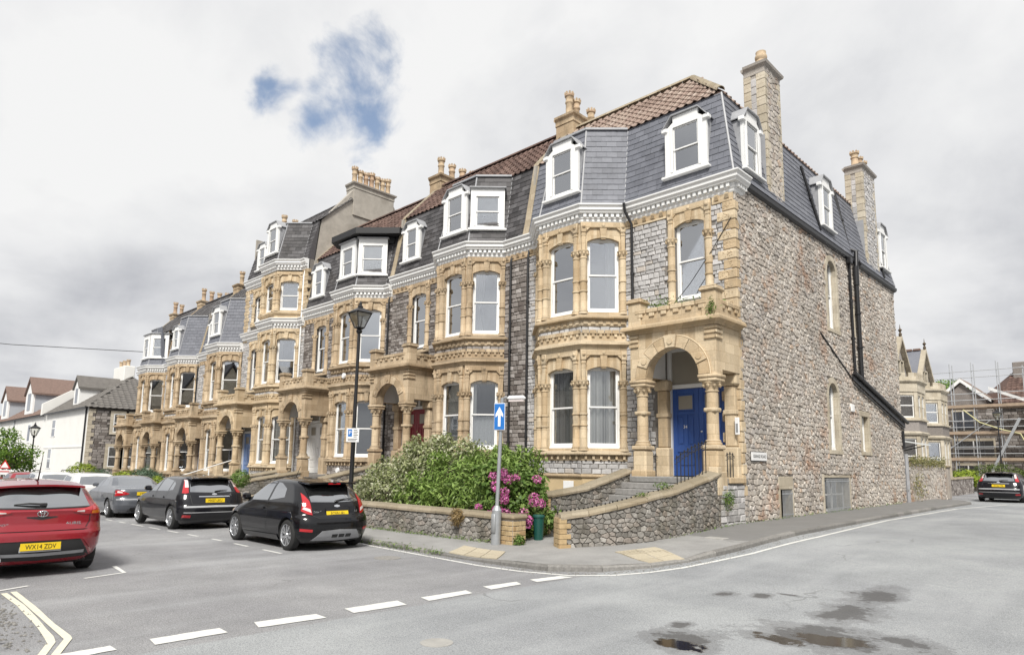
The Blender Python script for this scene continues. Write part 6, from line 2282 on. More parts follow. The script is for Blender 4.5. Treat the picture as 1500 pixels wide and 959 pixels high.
def gothic_house(label, y, w, gable_z, roofmat, xf=-3.1, par=True):
    g = gz(-1, y) + .1
    t = thing('bay_house', label, 'house', (xf, y, 0), 0, 'gabled bay houses up the side road')
    st, br = 'limestone_pale', 'coursed_dark'
    part('wall', MB().box(-7, 0, -w / 2, w / 2, g - .3, 7.2), 'render_grey' if False else br, t)
    pl = lay_stones(courses(w, 7.0, .16, .26, .25, .5, int(y)), (0, -w / 2, g), (0, 1, 0), (0, 0, 1), (1, 0, 0), .03, (), .01)
    pieces('stone', pl, br, t, 0)
    # gable and roof
    part('gable', MB().prism([(-w * .42, 7.2), (w * .42, 7.2), (0, gable_z)], -.3, .02, 'x'), br, t)
    for s in (-1, 1):
        part('bargeboard', MB().prism([(0, gable_z + .28), (s * w * .5, 7.15), (s * w * .5, 6.9), (0, gable_z + .02)], .0, .30, 'x'), 'limestone_pale', t)
        q = ((.28, s * w * .5, 7.1), (-7, s * w * .5, 7.1), (-7, 0, gable_z + .2), (.28, 0, gable_z + .2))
        if s > 0:
            q = (q[1], q[0], q[3], q[2])
        part('roof', MB().add(q, [(0, 1, 2, 3)]).add([(a, b, c - .12) for a, b, c in q], [(3, 2, 1, 0)]), roofmat, t)
        if s < 0:
            pieces('roof_tile', pantiles(q, .33, .34), roofmat, t, 0)
    mb = MB()
    for i in range(12):
        mb.cbox(-6 + i * .5, -5.55 + i * .5, -.09, .09, gable_z + .2, gable_z + .36, .03)
    part('ridge_crest', mb, 'rust_red_roof', t)
    part('finial', MB().lathe([(.08, 0), (.10, .15), (.04, .25), (.12, .4), (.03, .5), (.01, .75)], 8, .2, 0), 'bark', t, (0, 0, gable_z + .25))
    # canted bay
    P = [(-.05, -1.95), (1.1, -.95), (1.1, .95), (-.05, 1.95)]
    # outward must lie to the right of travel: go from +y to -y on the street side is +x
    P = [(-.05, -1.95), (1.1, -.95), (1.1, .95), (-.05, 1.95)]
    sw = lambda nm, prof, m: part(nm, MB().sweep(P, prof), m, t)
    sw('bay_base', rect_prof(-.2, .05, g - .3, g + 1.0), st)
    sw('string_course', [(-.2, g + 3.45), (.1, g + 3.45), (.14, g + 3.55), (.02, g + 3.65), (-.2, g + 3.65)], st)
    sw('spandrel', rect_prof(-.2, .0, g + 3.6, g + 4.3), br)
    sw('string_course', [(-.2, g + 4.28), (.1, g + 4.28), (.1, g + 4.38), (-.2, g + 4.42)], st)
    sw('frieze', rect_prof(-.2, .03, g + 6.0, g + 6.55), st)
    sw('cornice', [(-.2, g + 6.5), (.05, g + 6.5), (.16, g + 6.62), (.16, g + 6.7), (-.2, g + 6.75)], st)
    if par:
        for (a, b) in zip(P[:-1], P[1:]):
            d = Vector((b[0] - a[0], b[1] - a[1]))
            L = d.length
            d.normalize()
            n = Vector((d.y, -d.x))
            k = 3
            for i in range(k):
                s0, s1 = L * (i + .15) / k, L * (i + .8) / k
                q = [Vector(a) + d * s0, Vector(a) + d * s1]
                q = q + [q[1] - n * .2, q[0] - n * .2]
                part('merlon', MB().prism([tuple(v) for v in q], g + 6.7, g + 7.15), st, t)
        sw('parapet', rect_prof(-.2, -.001, g + 6.68, g + 6.9), st)
    part('bay_top', MB().prism([(p[0] * .9, p[1] * .9) for p in P], g + 6.5, g + 6.65), 'lead', t)
    # windows: lights between mullions on each face, two floors
    for fl, (z0, z1) in enumerate(((g + .95, g + 3.46), (g + 4.35, g + 6.02))):
        for i, (a, b) in enumerate(zip(P[:-1], P[1:])):
            d = Vector((b[0] - a[0], b[1] - a[1], 0))
            L = d.length
            d.normalize()
            n = Vector((d.y, -d.x, 0))
            rot = math.atan2(d.y, d.x)
            nl = 2 if i == 1 else 1
            ww = L - .36
            mb = MB()
            mb.box(0, .2, 0, .22, z0, z1).box(L - .2, L, 0, .22, z0, z1)
            if nl == 2:
                mb.box(L / 2 - .09, L / 2 + .09, 0, .2, z0, z1)
            mb.box(.2, L - .2, .02, .2, z1 - .22, z1).box(.2, L - .2, -.03, .2, z0, z0 + .12)
            part('mullion', mb, st, t, (a[0], a[1], 0), rot)
            for j in range(nl):
                x0 = .2 + (L - .4) * j / nl + (.09 if j else 0)
                x1 = .2 + (L - .4) * (j + 1) / nl - (.09 if j < nl - 1 else 0)
                zm = (z0 + z1) / 2
                f = MB()
                arch_panel(f, x0, x1, z0 + .12, zm + .03, x0 + .06, x1 - .06, z0 + .2, zm - .03, 0, .10, .15, 1)
                arch_panel(f, x0, x1, zm - .03, z1 - .22, x0 + .06, x1 - .06, zm + .03, z1 - .30, 0, .08, .13, 1)
                fo = part('window', f, 'white_paint', t, (a[0], a[1], 0), rot)
                part('pane', MB().box(x0 + .05, x1 - .05, .12, .125, z0 + .15, z1 - .25), 'window_glass', fo)
                part('curtain', MB().box(x0 + .05, x0 + (x1 - x0) * .55, .22, .23, z0 + .15, z1 - .25), 'curtain', fo)
    # gable window
    f = part('window', MB().box(.0, .12, -.75, -.65, 7.3, 8.7).box(.0, .12, -.06, .06, 7.3, 8.7).box(.0, .12, .65, .75, 7.3, 8.7).box(.0, .12, -.65, .65, 8.6, 8.7).box(.0, .12, -.65, .65, 7.3, 7.4), st, t)
    part('pane', MB().box(.03, .04, -.65, .65, 7.4, 8.6), 'window_glass', f)
    part('downpipe', MB().tube([(.08, -w / 2 + .15, 7.0), (.08, -w / 2 + .15, g)], .06, 6), 'black_iron', t)
    return t


gothic_house('nearest gabled bay house just behind the corner house, brown tiled roof', 22.8, 5.0, 9.5, 'pantile_dark', -3.0)
gothic_house('middle gabled bay house up the side road with brown tiled roof', 28.6, 5.2, 9.9, 'pantile_dark', -3.0)
gothic_house('farthest gabled bay house before the scaffolding, grey slate roof', 34.6, 5.2, 9.9, 'slate', -3.0)
aw = thing('awning', 'white glazed porch canopy between the bay houses', 'awning', (-3.0, 25.4, 3.3))
part('canopy', MB().prism([(0, .35), (1.9, 0.0), (1.9, .06), (0, .42)], -.9, .9, 'y'), 'awning', aw)
part('bracket', MB().tube([(0.05, -.85, -.4), (1.6, -.85, .0)], .03, 6).tube([(0.05, .85, -.4), (1.6, .85, .0)], .03, 6), 'black_iron', aw)


def scaffold_house():
    Y = 58.0
    t = thing('stone_house', 'brown stone house wrapped in scaffolding at the end of the side road', 'house', (-1.5, Y, 0))
    g = .5
    part('wall', MB().box(-5.2, 9, 0, 8, 0, 7.9), 'mortar_dark', t)
    hs = [(-4.2, -2.6, g + 5.3, g + 7.1), (-4.3, -1.2, g + 2.9, g + 4.3), (-4.2, -2.4, g + .4, g + 2.0), (-1.8, -.9, g, g + 2.1)]
    pl = lay_stones(courses(14.2, 7.4, .2, .3, .35, .7, 77), (-5.2, 0, g), (1, 0, 0), (0, 0, 1), (0, -1, 0), .04, [(a + 5.2, b + 5.2, c - g, d - g) for a, b, c, d in hs], .012)
    pieces('stone', pl, 'coursed_dark', t, 0)
    for (a, b, c, d) in hs:
        f = MB().box(a - .15, b + .15, -.06, .1, d, d + .25).box(a - .15, a, -.06, .1, c, d).box(b, b + .15, -.06, .1, c, d).box(a - .15, b + .15, -.08, .1, c - .15, c)
        fo = part('window', f, 'limestone_pale', t)
        part('pane', MB().box(a, b, -.01, .0, c, d), 'car_glass_far', fo)
        part('sash', MB().box(a, b, -.05, -.012, (c + d) / 2 - .05, (c + d) / 2 + .05).box((a + b) / 2 - .05, (a + b) / 2 + .05, -.052, -.011, c, d), 'white_paint', fo)
    # roofs
    q = ((-.8, -.3, 7.8), (9.3, -.3, 7.8), (6.5, 4, 11.5), (.2, 4, 11.5))
    part('roof', MB().add(q, [(0, 1, 2, 3)]).add([(-.8, -.3, 7.8), (.2, 4, 11.5), (-5, 8, 7.8)], [(0, 1, 2)]).add([(9.3, -.3, 7.8), (9.3, 8, 7.8), (6.5, 4, 11.5)], [(0, 1, 2)]), 'pantile_dark', t)
    pieces('roof_tile', pantiles(q, .4, .42), 'pantile_dark', t, 0)
    part('gable', MB().prism([(-5.3, 7.9), (-1.5, 7.9), (-1.5, 8.6), (-3.4, 10.3), (-5.3, 8.6)], -.05, .3, 'y'), 'coursed_dark', t)
    for s in (-1, 1):
        part('bargeboard', MB().prism([(-3.4, 10.75), (-3.4 + s * 2.3, 8.7), (-3.4 + s * 2.3, 8.4), (-3.4, 10.4)], -.35, -.08, 'y'), 'white_paint', t)
        part('roof', MB().prism([(-3.4, 10.8), (-3.4 + s * 2.3, 8.75), (-3.4 + s * 2.3, 8.65), (-3.4, 10.7)], -.3, 4, 'y'), 'pantile', t)
    part('bargeboard', MB().prism([(-1.2, 9.8), (2.8, 7.9), (2.8, 7.65), (-1.2, 9.5)], -.45, -.35, 'y'), 'white_paint', t)
    for (x, w_) in ((.3, 1.6), (5.6, 3.0)):
        part('chimney', MB().cbox(x, x + w_, 3.2, 4.2, 10, 12.4, .05), 'coursed_dark', t)
    # scaffold: its own thing
    s = thing('scaffolding', 'metal scaffolding with plank lifts in front of the brown stone house', 'scaffolding', (-1.5, Y - .5, 0))
    for x in (-5.6, -3.9, -2.2, -.3, 1.6, 3.0, 4.4, 7.2):
        for y in (-1.3, -.1):
            top = 12.0 if x < 0 else 11.4
            cpart('standard', f'std{top}', lambda mb, top=top: mb.tube([(0, 0, .3), (0, 0, top)], .045, 6), 'scaffold', s, (x, y, 0))
    for z in (3.0, 3.6, 4.2, 5.4, 6.0, 6.6, 7.9, 8.5, 9.1, 10.6, 11.2):
        cpart('ledger', 'ldg', lambda mb: mb.tube([(-6.2, 0, 0), (8.5, 0, 0)], .035, 6), 'scaffold', s, (0, -1.36, z))
    for z in (2.85, 5.25, 7.7):
        for k in range(4):
            cpart('plank', 'plk', lambda mb: mb.cbox(-6.1, 8.4, -.11, .11, 0, .09, .01), 'plank', s, (0, -1.2 + k * .27, z))
        cpart('toe_board', 'toe', lambda mb: mb.cbox(-6.1, 8.4, -.02, .02, 0, .26, .005), 'plank', s, (0, -1.42, z + .1))
    part('brace', MB().tube([(-5.6, -1.45, 3.0), (-1.0, -1.45, 6.6)], .04, 6), 'scaffold', s)
    part('raking_prop', MB().prism([(-2.0, .4), (-1.8, .4), (1.3, 6.6), (1.1, 6.7)], -2.2, -2.0, 'y'), 'scaffold', s)
    hz = thing('hose', 'yellow hose dangling from the scaffolding', 'hose', (-1.5, Y - 2.2, 0))
    part('pipe', MB().tube([(-3.0, 0, 7.6), (-1.8, 0, 6.4), (-.2, 0, 5.7), (1.1, 0, 5.3), (1.6, 0, 4.0), (2.3, 0, 3.0), (1.9, 0, 2.3), (1.6, 0, 1.6), (2.2, 0, .9)], .06, 6), 'hose_yellow', hz, smooth=60)
    wb_ = thing('white_building', 'low white rendered building with dark roof edge in front of the scaffolding', 'building', (3.5, 54.0, 0))
    part('wall', MB().box(-3.0, 7, 0, 3, .3, 2.6).box(-6.2, -3.0, .2, 3, .3, 1.6), 'white_wall', wb_)
    part('roof_edge', MB().box(-3.2, 7, -.2, 3.2, 2.6, 2.95), 'lead', wb_)
    part('railing', MB().box(-3.0, 7, .1, .15, 3.0, 3.9).box(-3.5, -2, .5, .6, 2.9, 4.3), 'black_plastic', wb_)
    part('sign', MB().box(-2.6, -.4, -.04, .0, 1.3, 1.9), 'plank', wb_)


scaffold_house()


# ---------------------------------------------------------------- left: white house at the end of the street
def white_house():
    g = gz(-60, -3) - .1
    X0, Y0 = -60.0, -1.1
    t = thing('end_house', 'white rendered house with grey stone front closing the far left end of the street', 'house', (X0, Y0, 0))
    part('wall', MB().box(-16, 0, 0, 9, g, 6.5), 'white_wall', t)
    part('stone_front', MB().box(.0, .05, .02, 9, g, 6.5), 'mortar_dark', t)
    wins = [(2.0, 3.0, 4.3, 6.0), (3.2, 4.2, 4.3, 6.0), (1.8, 2.8, 1.2, 3.0), (3.0, 4.0, 1.2, 3.0)]
    pl = lay_stones(courses(8.9, 6.9, .2, .3, .35, .7, 5), (.05, .05, g), (0, 1, 0), (0, 0, 1), (1, 0, 0), .04, [(a - .25, b + .25, c - g - .25, d - g + .25) for a, b, c, d in wins], .012)
    pieces('stone', pl, 'coursed_dark', t, 0)
    for i in range(20):
        w_ = .55 if i % 2 else .32
        part('quoin', MB().cbox(.02, .12, -.02, w_, g + .35 * i, g + .35 * i + .34, .015), 'limestone_pale', t)
    for (a, b, c, d) in wins:
        fo = part('window', MB().box(.04, .12, a - .25, a, c - .2, d + .25).box(.04, .12, b, b + .25, c - .2, d + .25).box(.04, .125, a, b, d, d + .25).box(.04, .14, a, b, c - .2, c), 'limestone_pale', t)
        part('pane', MB().box(.06, .07, a, b, c, d), 'window_glass', fo)
        part('sash', MB().box(.07, .10, a, b, (c + d) / 2 - .04, (c + d) / 2 + .04).box(.07, .11, a, a + .08, c, d).box(.07, .11, b - .08, b, c, d).box(.07, .105, a, b, d - .08, d).box(.07, .105, a, b, c, c + .08), 'white_paint', fo)
        part('curtain', MB().box(-.02, .0, a, b, c, d), 'curtain_grey', fo)
    part('downpipe', MB().tube([(-.5, -.08, 6.5), (-.5, -.08, g)], .07, 6), 'black_iron', t)
    part('roof', MB().add([(.3, -.3, 6.45), (.3, 9.3, 6.45), (-4.4, 4.5, 10.0), (-16, 4.5, 10.0), (-16, -.3, 6.45), (-16, 9.3, 6.45)], [(0, 1, 2), (4, 0, 2, 3), (1, 5, 3, 2)]), 'grey_tile', t)
    pieces('roof_tile', pantiles(((.3, -.3, 6.45), (.3, 9.3, 6.45), (-4.4, 4.5, 10.0), (-4.4, 4.5, 10.0)), .5, .40), 'grey_tile', t, 0)
    pieces('roof_tile', pantiles(((-16, -.3, 6.45), (.3, -.3, 6.45), (-4.4, 4.5, 10.0), (-16, 4.5, 10.0)), .5, .40), 'grey_tile', t, 0)
    part('skylight', MB().box(-1.6, -.9, 4.2, 5.4, 7.55, 7.75), 'lead', t)
    part('chimney', MB().cbox(-9, -5.5, 4, 5, 9, 11.2, .05), 'white_wall', t)
    for k in range(3):
        chimney_pot(t, (-8.5 + k * 1.2, 4.5, 11.2), .7, .17)
    def wwin(x, z0, z1, w_=.9):
        fo = part('window', MB().box(x, x + w_, -.03, .02, z0, z0 + .1).box(x, x + .1, -.03, .02, z0, z1).box(x + w_ - .1, x + w_, -.03, .02, z0, z1).box(x + .1, x + w_ - .1, -.028, .02, z1 - .1, z1).box(x + .1, x + w_ - .1, -.028, .02, (z0 + z1) / 2 - .05, (z0 + z1) / 2 + .05), 'white_paint', t)
        part('pane', MB().box(x + .1, x + w_ - .1, -.01, -.005, z0 + .1, z1 - .1), 'car_glass_far', fo)
    wwin(-13.2, 4.0, 5.8, 1.5)
    wwin(-13.8, .8, 2.9, 1.5)
    d = part('dormer', MB().box(-7.6, -5.6, .4, 3.5, 6.8, 8.6).prism([(-7.6, 8.6), (-5.6, 8.6), (-6.6, 9.6)], .4, 3.5, 'y'), 'white_paint', t)
    part('dormer_roof', MB().prism([(-7.8, 8.5), (-6.6, 9.7), (-5.4, 8.5), (-5.4, 8.7), (-6.6, 9.9), (-7.8, 8.7)], .25, 5, 'y'), 'grey_tile', d)
    part('pane', MB().box(-7.0, -6.2, .37, .4, 7.2, 8.6), 'car_glass_far', d)
    t2 = thing('white_terrace', 'white rendered terrace with red tiled roof and two grey cheeked dormers at the far left', 'house', (-76.0, -1.1, 0))
    part('wall', MB().box(-40, -.02, .05, 9, g - .3, 6.6), 'white_wall', t2)
    part('party_wall', MB().prism([(-.4, 6.4), (4.4, 10.1), (4.4, 10.8), (-.4, 7.6)], -1.0, -.3, 'x'), 'white_wall', t2)
    q = ((-40, -.3, 6.5), (-1, -.3, 6.5), (-1, 4.5, 10.0), (-40, 4.5, 10.0))
    part('roof', MB().add(q, [(0, 1, 2, 3)]), 'rust_red_roof', t2)
    pieces('roof_tile', pantiles(q, .55, .45), 'rust_red_roof', t2, 0)
    for x in (-11, -26):
        d = part('dormer', MB().prism([(x - 2, 7.0), (x + 2, 7.0), (x + 2, 9.3), (x, 11.0), (x - 2, 9.3)], .2, .4, 'y'), 'white_paint', t2)
        part('dormer_cheek', MB().box(x + 1.9, x + 1.98, .4, 4.6, 7, 9.3), 'dormer_cheek', d)
        part('dormer_cheek', MB().box(x - 1.98, x - 1.9, .4, 4.6, 7, 9.3), 'dormer_cheek', d)
        part('dormer_roof', MB().prism([(x - 2.3, 9.2), (x, 11.2), (x + 2.3, 9.2), (x + 2.3, 9.4), (x, 11.4), (x - 2.3, 9.4)], .0, 6, 'y'), 'rust_red_roof', d)
        part('pane', MB().box(x - .8, x + .8, .16, .2, 7.4, 9.4), 'car_glass_far', d)
    for x, z0, z1 in ((-9, 3.6, 5.8), (-24, 3.6, 5.8), (-9, .6, 2.9)):
        fo = part('window', MB().box(x, x + 1.6, -.0, .06, z0, z1), 'white_paint', t2)
        part('pane', MB().box(x + .2, x + 1.4, -.01, .0, z0 + .2, z1 - .2), 'car_glass_far', fo)
    part('downpipe', MB().tube([(-17, -.02, 6.5), (-17, -.02, g)], .1, 6), 'lead', t2)
    part('gutter', MB().box(-40, -1.1, -.25, -.05, 6.35, 6.5), 'black_iron', t2)
    part('gutter', MB().box(-16, .2, -.35, -.2, 6.35, 6.48), 'black_iron', t)
    part('band', MB().cbox(-16, -.7, -.05, .02, 2.9, 3.05, .01).cbox(-9, -.7, -.04, .02, g + 1.0, g + 1.12, .01), 'white_wall', t)
    for k, x in enumerate((-21, -33)):
        part('chimney', MB().cbox(x - 1, x + 1, 4, 5, 9, 11.4, .05), 'brick_buff', t2)
        for j in range(3):
            chimney_pot(t2, (x - .6 + j * .6, 4.5, 11.4), .6, .15)


white_house()
cb = thing('overhead_cable', 'thin overhead wire crossing the sky at the far left', 'cable', (-46.4, 0, 12))
part('wire', MB().tube([(0, -.2, -2.0), (-8, -8, -1.55), (-16, -16, -.6), (-26, -26, 1.0)], .025, 4), 'black_plastic', cb)


# ---------------------------------------------------------------- the other sides of the two streets (seen in the windows, paint and puddles)
def opposite_house(label, loc, rot, w=7.0, H=8.2, seed=0):
    t = thing('opposite_house', label, 'house', loc, rot, 'houses across the street')
    part('wall', MB().box(-w / 2, w / 2, 0, 9, -.6, H), 'limestone_pale' if seed % 2 else 'rubble', t)
    part('roof', MB().prism([(-.4, H - .1), (4.5, H + 3.2), (9.4, H - .1)], -w / 2 - .05, w / 2 + .05, 'x'), 'slate_old', t)
    part('gable', MB().prism([(-2.0, H - .2), (2.0, H - .2), (0, H + 2.9)], -.4, 3.5, 'y'), 'limestone_pale', t, (w * .18, 0, 0))
    part('gable_roof', MB().prism([(-2.3, H - .3), (0, H + 3.1), (2.3, H - .3), (2.3, H - .1), (0, H + 3.35), (-2.3, H - .1)], -.6, 4, 'y'), 'slate_old', t, (w * .18, 0, 0))
    part('finial', MB().lathe([(.08, 0), (.12, .2), (.03, .5), (.01, 1.2)], 8), 'black_iron', t, (w * .18, -.4, H + 3.2))
    part('chimney', MB().cbox(-w / 2 - .4, -w / 2 + .4, 3, 5, H, H + 4, .03), 'brick_buff', t)
    for fl in (1.2, 4.8):
        for x in (-w * .3, w * .05, w * .32):
            f = part('window', MB().box(x - .6, x - .5, -.05, .02, fl, fl + 2).box(x + .5, x + .6, -.05, .02, fl, fl + 2).box(x - .5, x + .5, -.05, .02, fl + 1.9, fl + 2).box(x - .5, x + .5, -.05, .02, fl, fl + .1).box(x - .5, x + .5, -.04, .02, fl + .95, fl + 1.05), 'white_paint', t)
            part('pane', MB().box(x - .5, x + .5, -.02, -.01, fl + .1, fl + 1.9), 'car_glass_far', f)
    return t


for i, x in enumerate((-44, -36.5, -29, -21.5, -14, -6.5)):
    opposite_house(f'gabled house {["farthest", "second", "third", "fourth", "fifth", "nearest"][i]} along the opposite side of the street of parked cars', (x, -25, gz(x, -20)), PI, seed=i)
for i, y in enumerate((-6, 1.5, 9, 16.5)):
    opposite_house(f'gabled house {["nearest", "second", "third", "farthest"][i]} along the opposite side of the open side road', (14.5, y, .3), PI / 2 * -1, seed=i + 1)
# ---------------------------------------------------------------- cars
def smooth_tab(tab, zs, k=1.0):
    z = np.array([t[0] for t in tab])
    v = np.array([t[1] for t in tab])
    fine = np.linspace(z[0], z[-1], 400)
    f = np.interp(fine, z, v)
    w = max(3, int(8 * k)) | 1
    pad = np.concatenate([[f[0]] * w, f, [f[-1]] * w])
    ker = np.hanning(w + 2)[1:-1]
    ker /= ker.sum()
    f = np.convolve(pad, ker, 'same')[w:-w]
    return np.interp(zs, fine, f)


class Body:
    def __init__(s, sp):
        s.sp = sp
        s.P, s.Q = 2.0, sp.get('q', 3.6)

    def par(s, z):
        sp = s.sp
        g = lambda k: float(smooth_tab(sp[k], [z])[0])
        return g('rear'), g('front'), g('half'), g('rr'), g('rf')

    def prep(s):
        z0, z1 = s.sp['half'][0][0], s.sp['half'][-1][0]
        s.zz = np.linspace(z0, z1, 500)
        s.T = {k: smooth_tab(s.sp[k], s.zz) for k in ('rear', 'front', 'half', 'rr', 'rf')}
        return s

    def at(s, k, z):
        return float(np.interp(z, s.zz, s.T[k]))

    def side(s, x, z):
        xr, xf, W = s.at('rear', z), s.at('front', z), s.at('half', z)
        rr, rf = s.at('rr', z), s.at('rf', z)
        t = 1.0
        if x < xr + rr:
            t = max(0, (x - xr) / rr)
        elif x > xf - rf:
            t = max(0, (xf - x) / rf)
        c = (1 - t) ** (s.P / 2)
        sn = math.sqrt(max(0, 1 - c * c))
        return W * sn ** (2 / s.Q)

    def rear(s, y, z):
        xr, W, rr = s.at('rear', z), s.at('half', z), s.at('rr', z)
        sn = min(1, abs(y) / max(W, 1e-4)) ** (s.Q / 2)
        c = math.sqrt(max(0, 1 - sn * sn))
        return xr + rr * (1 - c ** (2 / s.P))

    def loop(s, z, nr=14, ns=22, nf=12):
        xr, xf, W, rr, rf = [s.at(k, z) for k in ('rear', 'front', 'half', 'rr', 'rf')]
        if xr + rr > xf - rf:
            m = (xf - xr) / 2
            rr, rf = min(rr, m * .98), min(rf, m * .98)
        pts = []
        for i in range(nr + 1):
            th = PI / 2 * i / nr
            pts.append((xr + rr * (1 - math.cos(th) ** (2 / s.P)), W * math.sin(th) ** (2 / s.Q)))
        for i in range(1, ns):
            pts.append((xr + rr + (xf - rf - xr - rr) * i / ns, W))
        for i in range(nf + 1):
            th = PI / 2 * (1 - i / nf)
            pts.append((xf - rf * (1 - math.cos(th) ** (2 / s.P)), W * math.sin(th) ** (2 / s.Q)))
        full = pts + [(x, -y) for x, y in pts[1:-1][::-1]]
        return [(x, y, z) for x, y in full]

    def mesh(s, nz=54):
        z0, z1 = s.zz[0], s.zz[-1]
        lv = list(np.linspace(z0, z1 - .06, nz)) + list(z1 - .06 + .06 * np.sin(np.linspace(.12, 1, 12) * PI / 2))
        mb = MB()
        n = None
        for z in lv:
            l = s.loop(z)
            n = len(l)
            mb.v += l
        for j in range(len(lv) - 1):
            for i in range(n):
                mb.f.append((j * n + i, j * n + (i + 1) % n, (j + 1) * n + (i + 1) % n, (j + 1) * n + i))
        mb.f.append(tuple(range(n))[::-1])
        mb.f.append(tuple(range((len(lv) - 1) * n, len(lv) * n)))
        return mb


def wheel_meshes(r, w, spokes=5, hub=.68, twin=True):
    k = f'wh{r}{w}{spokes}{twin}'
    def tyre(mb):
        mb.lathe([(r * hub, -w / 2), (r * .80, -w / 2 - .004), (r * .93, -w / 2 + .01), (r, -w / 2 + .035), (r, w / 2 - .035), (r * .93, w / 2 - .01), (r * .80, w / 2 + .004), (r * hub, w / 2), (r * hub, -w / 2)], 28, ax='y', cap=False)
    def rim(mb):
        mb.lathe([(r * hub + .002, -w / 2), (r * hub * .97, -w / 2 - .002), (r * hub * .92, -w / 2 + .02), (r * hub * .90, w / 2), (r * hub + .002, w / 2)], 28, ax='y', cap=False)
        mb.lathe([(.002, -w / 2 + .005), (.05, -w / 2 + .005), (.065, -w / 2 + .03), (.06, w / 2 - .05), (.002, w / 2 - .05)], 12, ax='y')
        for i in range(spokes):
            a = 2 * PI * i / spokes
            for da in ((-.14, .14) if twin else (0,)):
                p0 = (.05 * math.cos(a + da), .05 * math.sin(a + da))
                p1 = (r * hub * .95 * math.cos(a + da * 1.9), r * hub * .95 * math.sin(a + da * 1.9))
                d = Vector((p1[0] - p0[0], p1[1] - p0[1])).normalized()
                nx, nz = -d.y * .017 * (1 if twin else 1.6), d.x * .017 * (1 if twin else 1.6)
                mb.prism([(p0[0] + nx, p0[1] + nz), (p0[0] - nx, p0[1] - nz), (p1[0] - nx * 1.5, p1[1] - nz * 1.5), (p1[0] + nx * 1.5, p1[1] + nz * 1.5)], -w / 2 + .008, -w / 2 + .04, 'y')
    return cached(k + 't', tyre, 'tyre', 'tyre', 40), cached(k + 'r', rim, 'rim', 'alloy', 40), cached(k + 'd', lambda mb: mb.lathe([(.002, -.03), (r * hub * .62, -.03), (r * hub * .62, .0), (.002, .0)], 20, ax='y'), 'disc', 'lead')


def lerp_poly(pl, t):
    """point at parameter t on a polyline (by length)"""
    L = [math.hypot(pl[i + 1][0] - pl[i][0], pl[i + 1][1] - pl[i][1]) for i in range(len(pl) - 1)]
    s = t * sum(L)
    for i, l in enumerate(L):
        if s <= l or i == len(L) - 1:
            u = s / l if l else 0
            return (pl[i][0] + (pl[i + 1][0] - pl[i][0]) * u, pl[i][1] + (pl[i + 1][1] - pl[i][1]) * u)
        s -= l


def patch(name, B, kind, bottom, top, off, mat, parent, sgn=1, nu=14, nv=6, thick=.012, pos_fn=None):
    """panel that follows the body between two polylines (side: x,z; rear: y,z)"""
    front, back = [], []
    for j in range(nv + 1):
        for i in range(nu + 1):
            a, b = lerp_poly(bottom, i / nu), lerp_poly(top, i / nu)
            p = (a[0] + (b[0] - a[0]) * j / nv, a[1] + (b[1] - a[1]) * j / nv)
            def S(o):
                if kind == 'side':
                    return (p[0], sgn * (B.side(p[0], p[1]) + o), p[1])
                if kind == 'rear':
                    return (B.rear(p[0], p[1]) - o, p[0], p[1])
                return pos_fn(p, o)
            front.append(S(off))
            back.append(S(off - thick))
    n = nu + 1
    mb = MB()
    mb.v = front + back
    m = len(front)
    for j in range(nv):
        for i in range(nu):
            q = (j * n + i, j * n + i + 1, (j + 1) * n + i + 1, (j + 1) * n + i)
            mb.f.append(q)
    rim = [i for i in range(n)] + [j * n + nu for j in range(1, nv + 1)] + [nv * n + i for i in range(nu - 1, -1, -1)] + [j * n for j in range(nv - 1, 0, -1)]
    for a, b in zip(rim, rim[1:] + rim[:1]):
        mb.f.append((a, b, m + b, m + a))
    return part(name, mb, mat, parent, smooth=35)


def strip(name, B, kind, path, w, off, mat, parent, sgn=1):
    """thin line (shut line, chrome strip) lying on the body"""
    mb = MB()
    pts = [lerp_poly(path, i / 24) for i in range(25)]
    for i, p in enumerate(pts):
        a, b = pts[max(0, i - 1)], pts[min(24, i + 1)]
        d = Vector((b[0] - a[0], b[1] - a[1])).normalized()
        for s in (-.5, .5):
            q = (p[0] - d.y * w * s, p[1] + d.x * w * s)
            mb.v.append((q[0], sgn * (B.side(q[0], q[1]) + off), q[1]) if kind == 'side' else (B.rear(q[0], q[1]) - off, q[0], q[1]))
    mb.f = [(2 * i, 2 * i + 1, 2 * i + 3, 2 * i + 2) for i in range(24)]
    return part(name, mb, mat, parent)


def mir(pl):
    return [(-a, b) for a, b in pl]


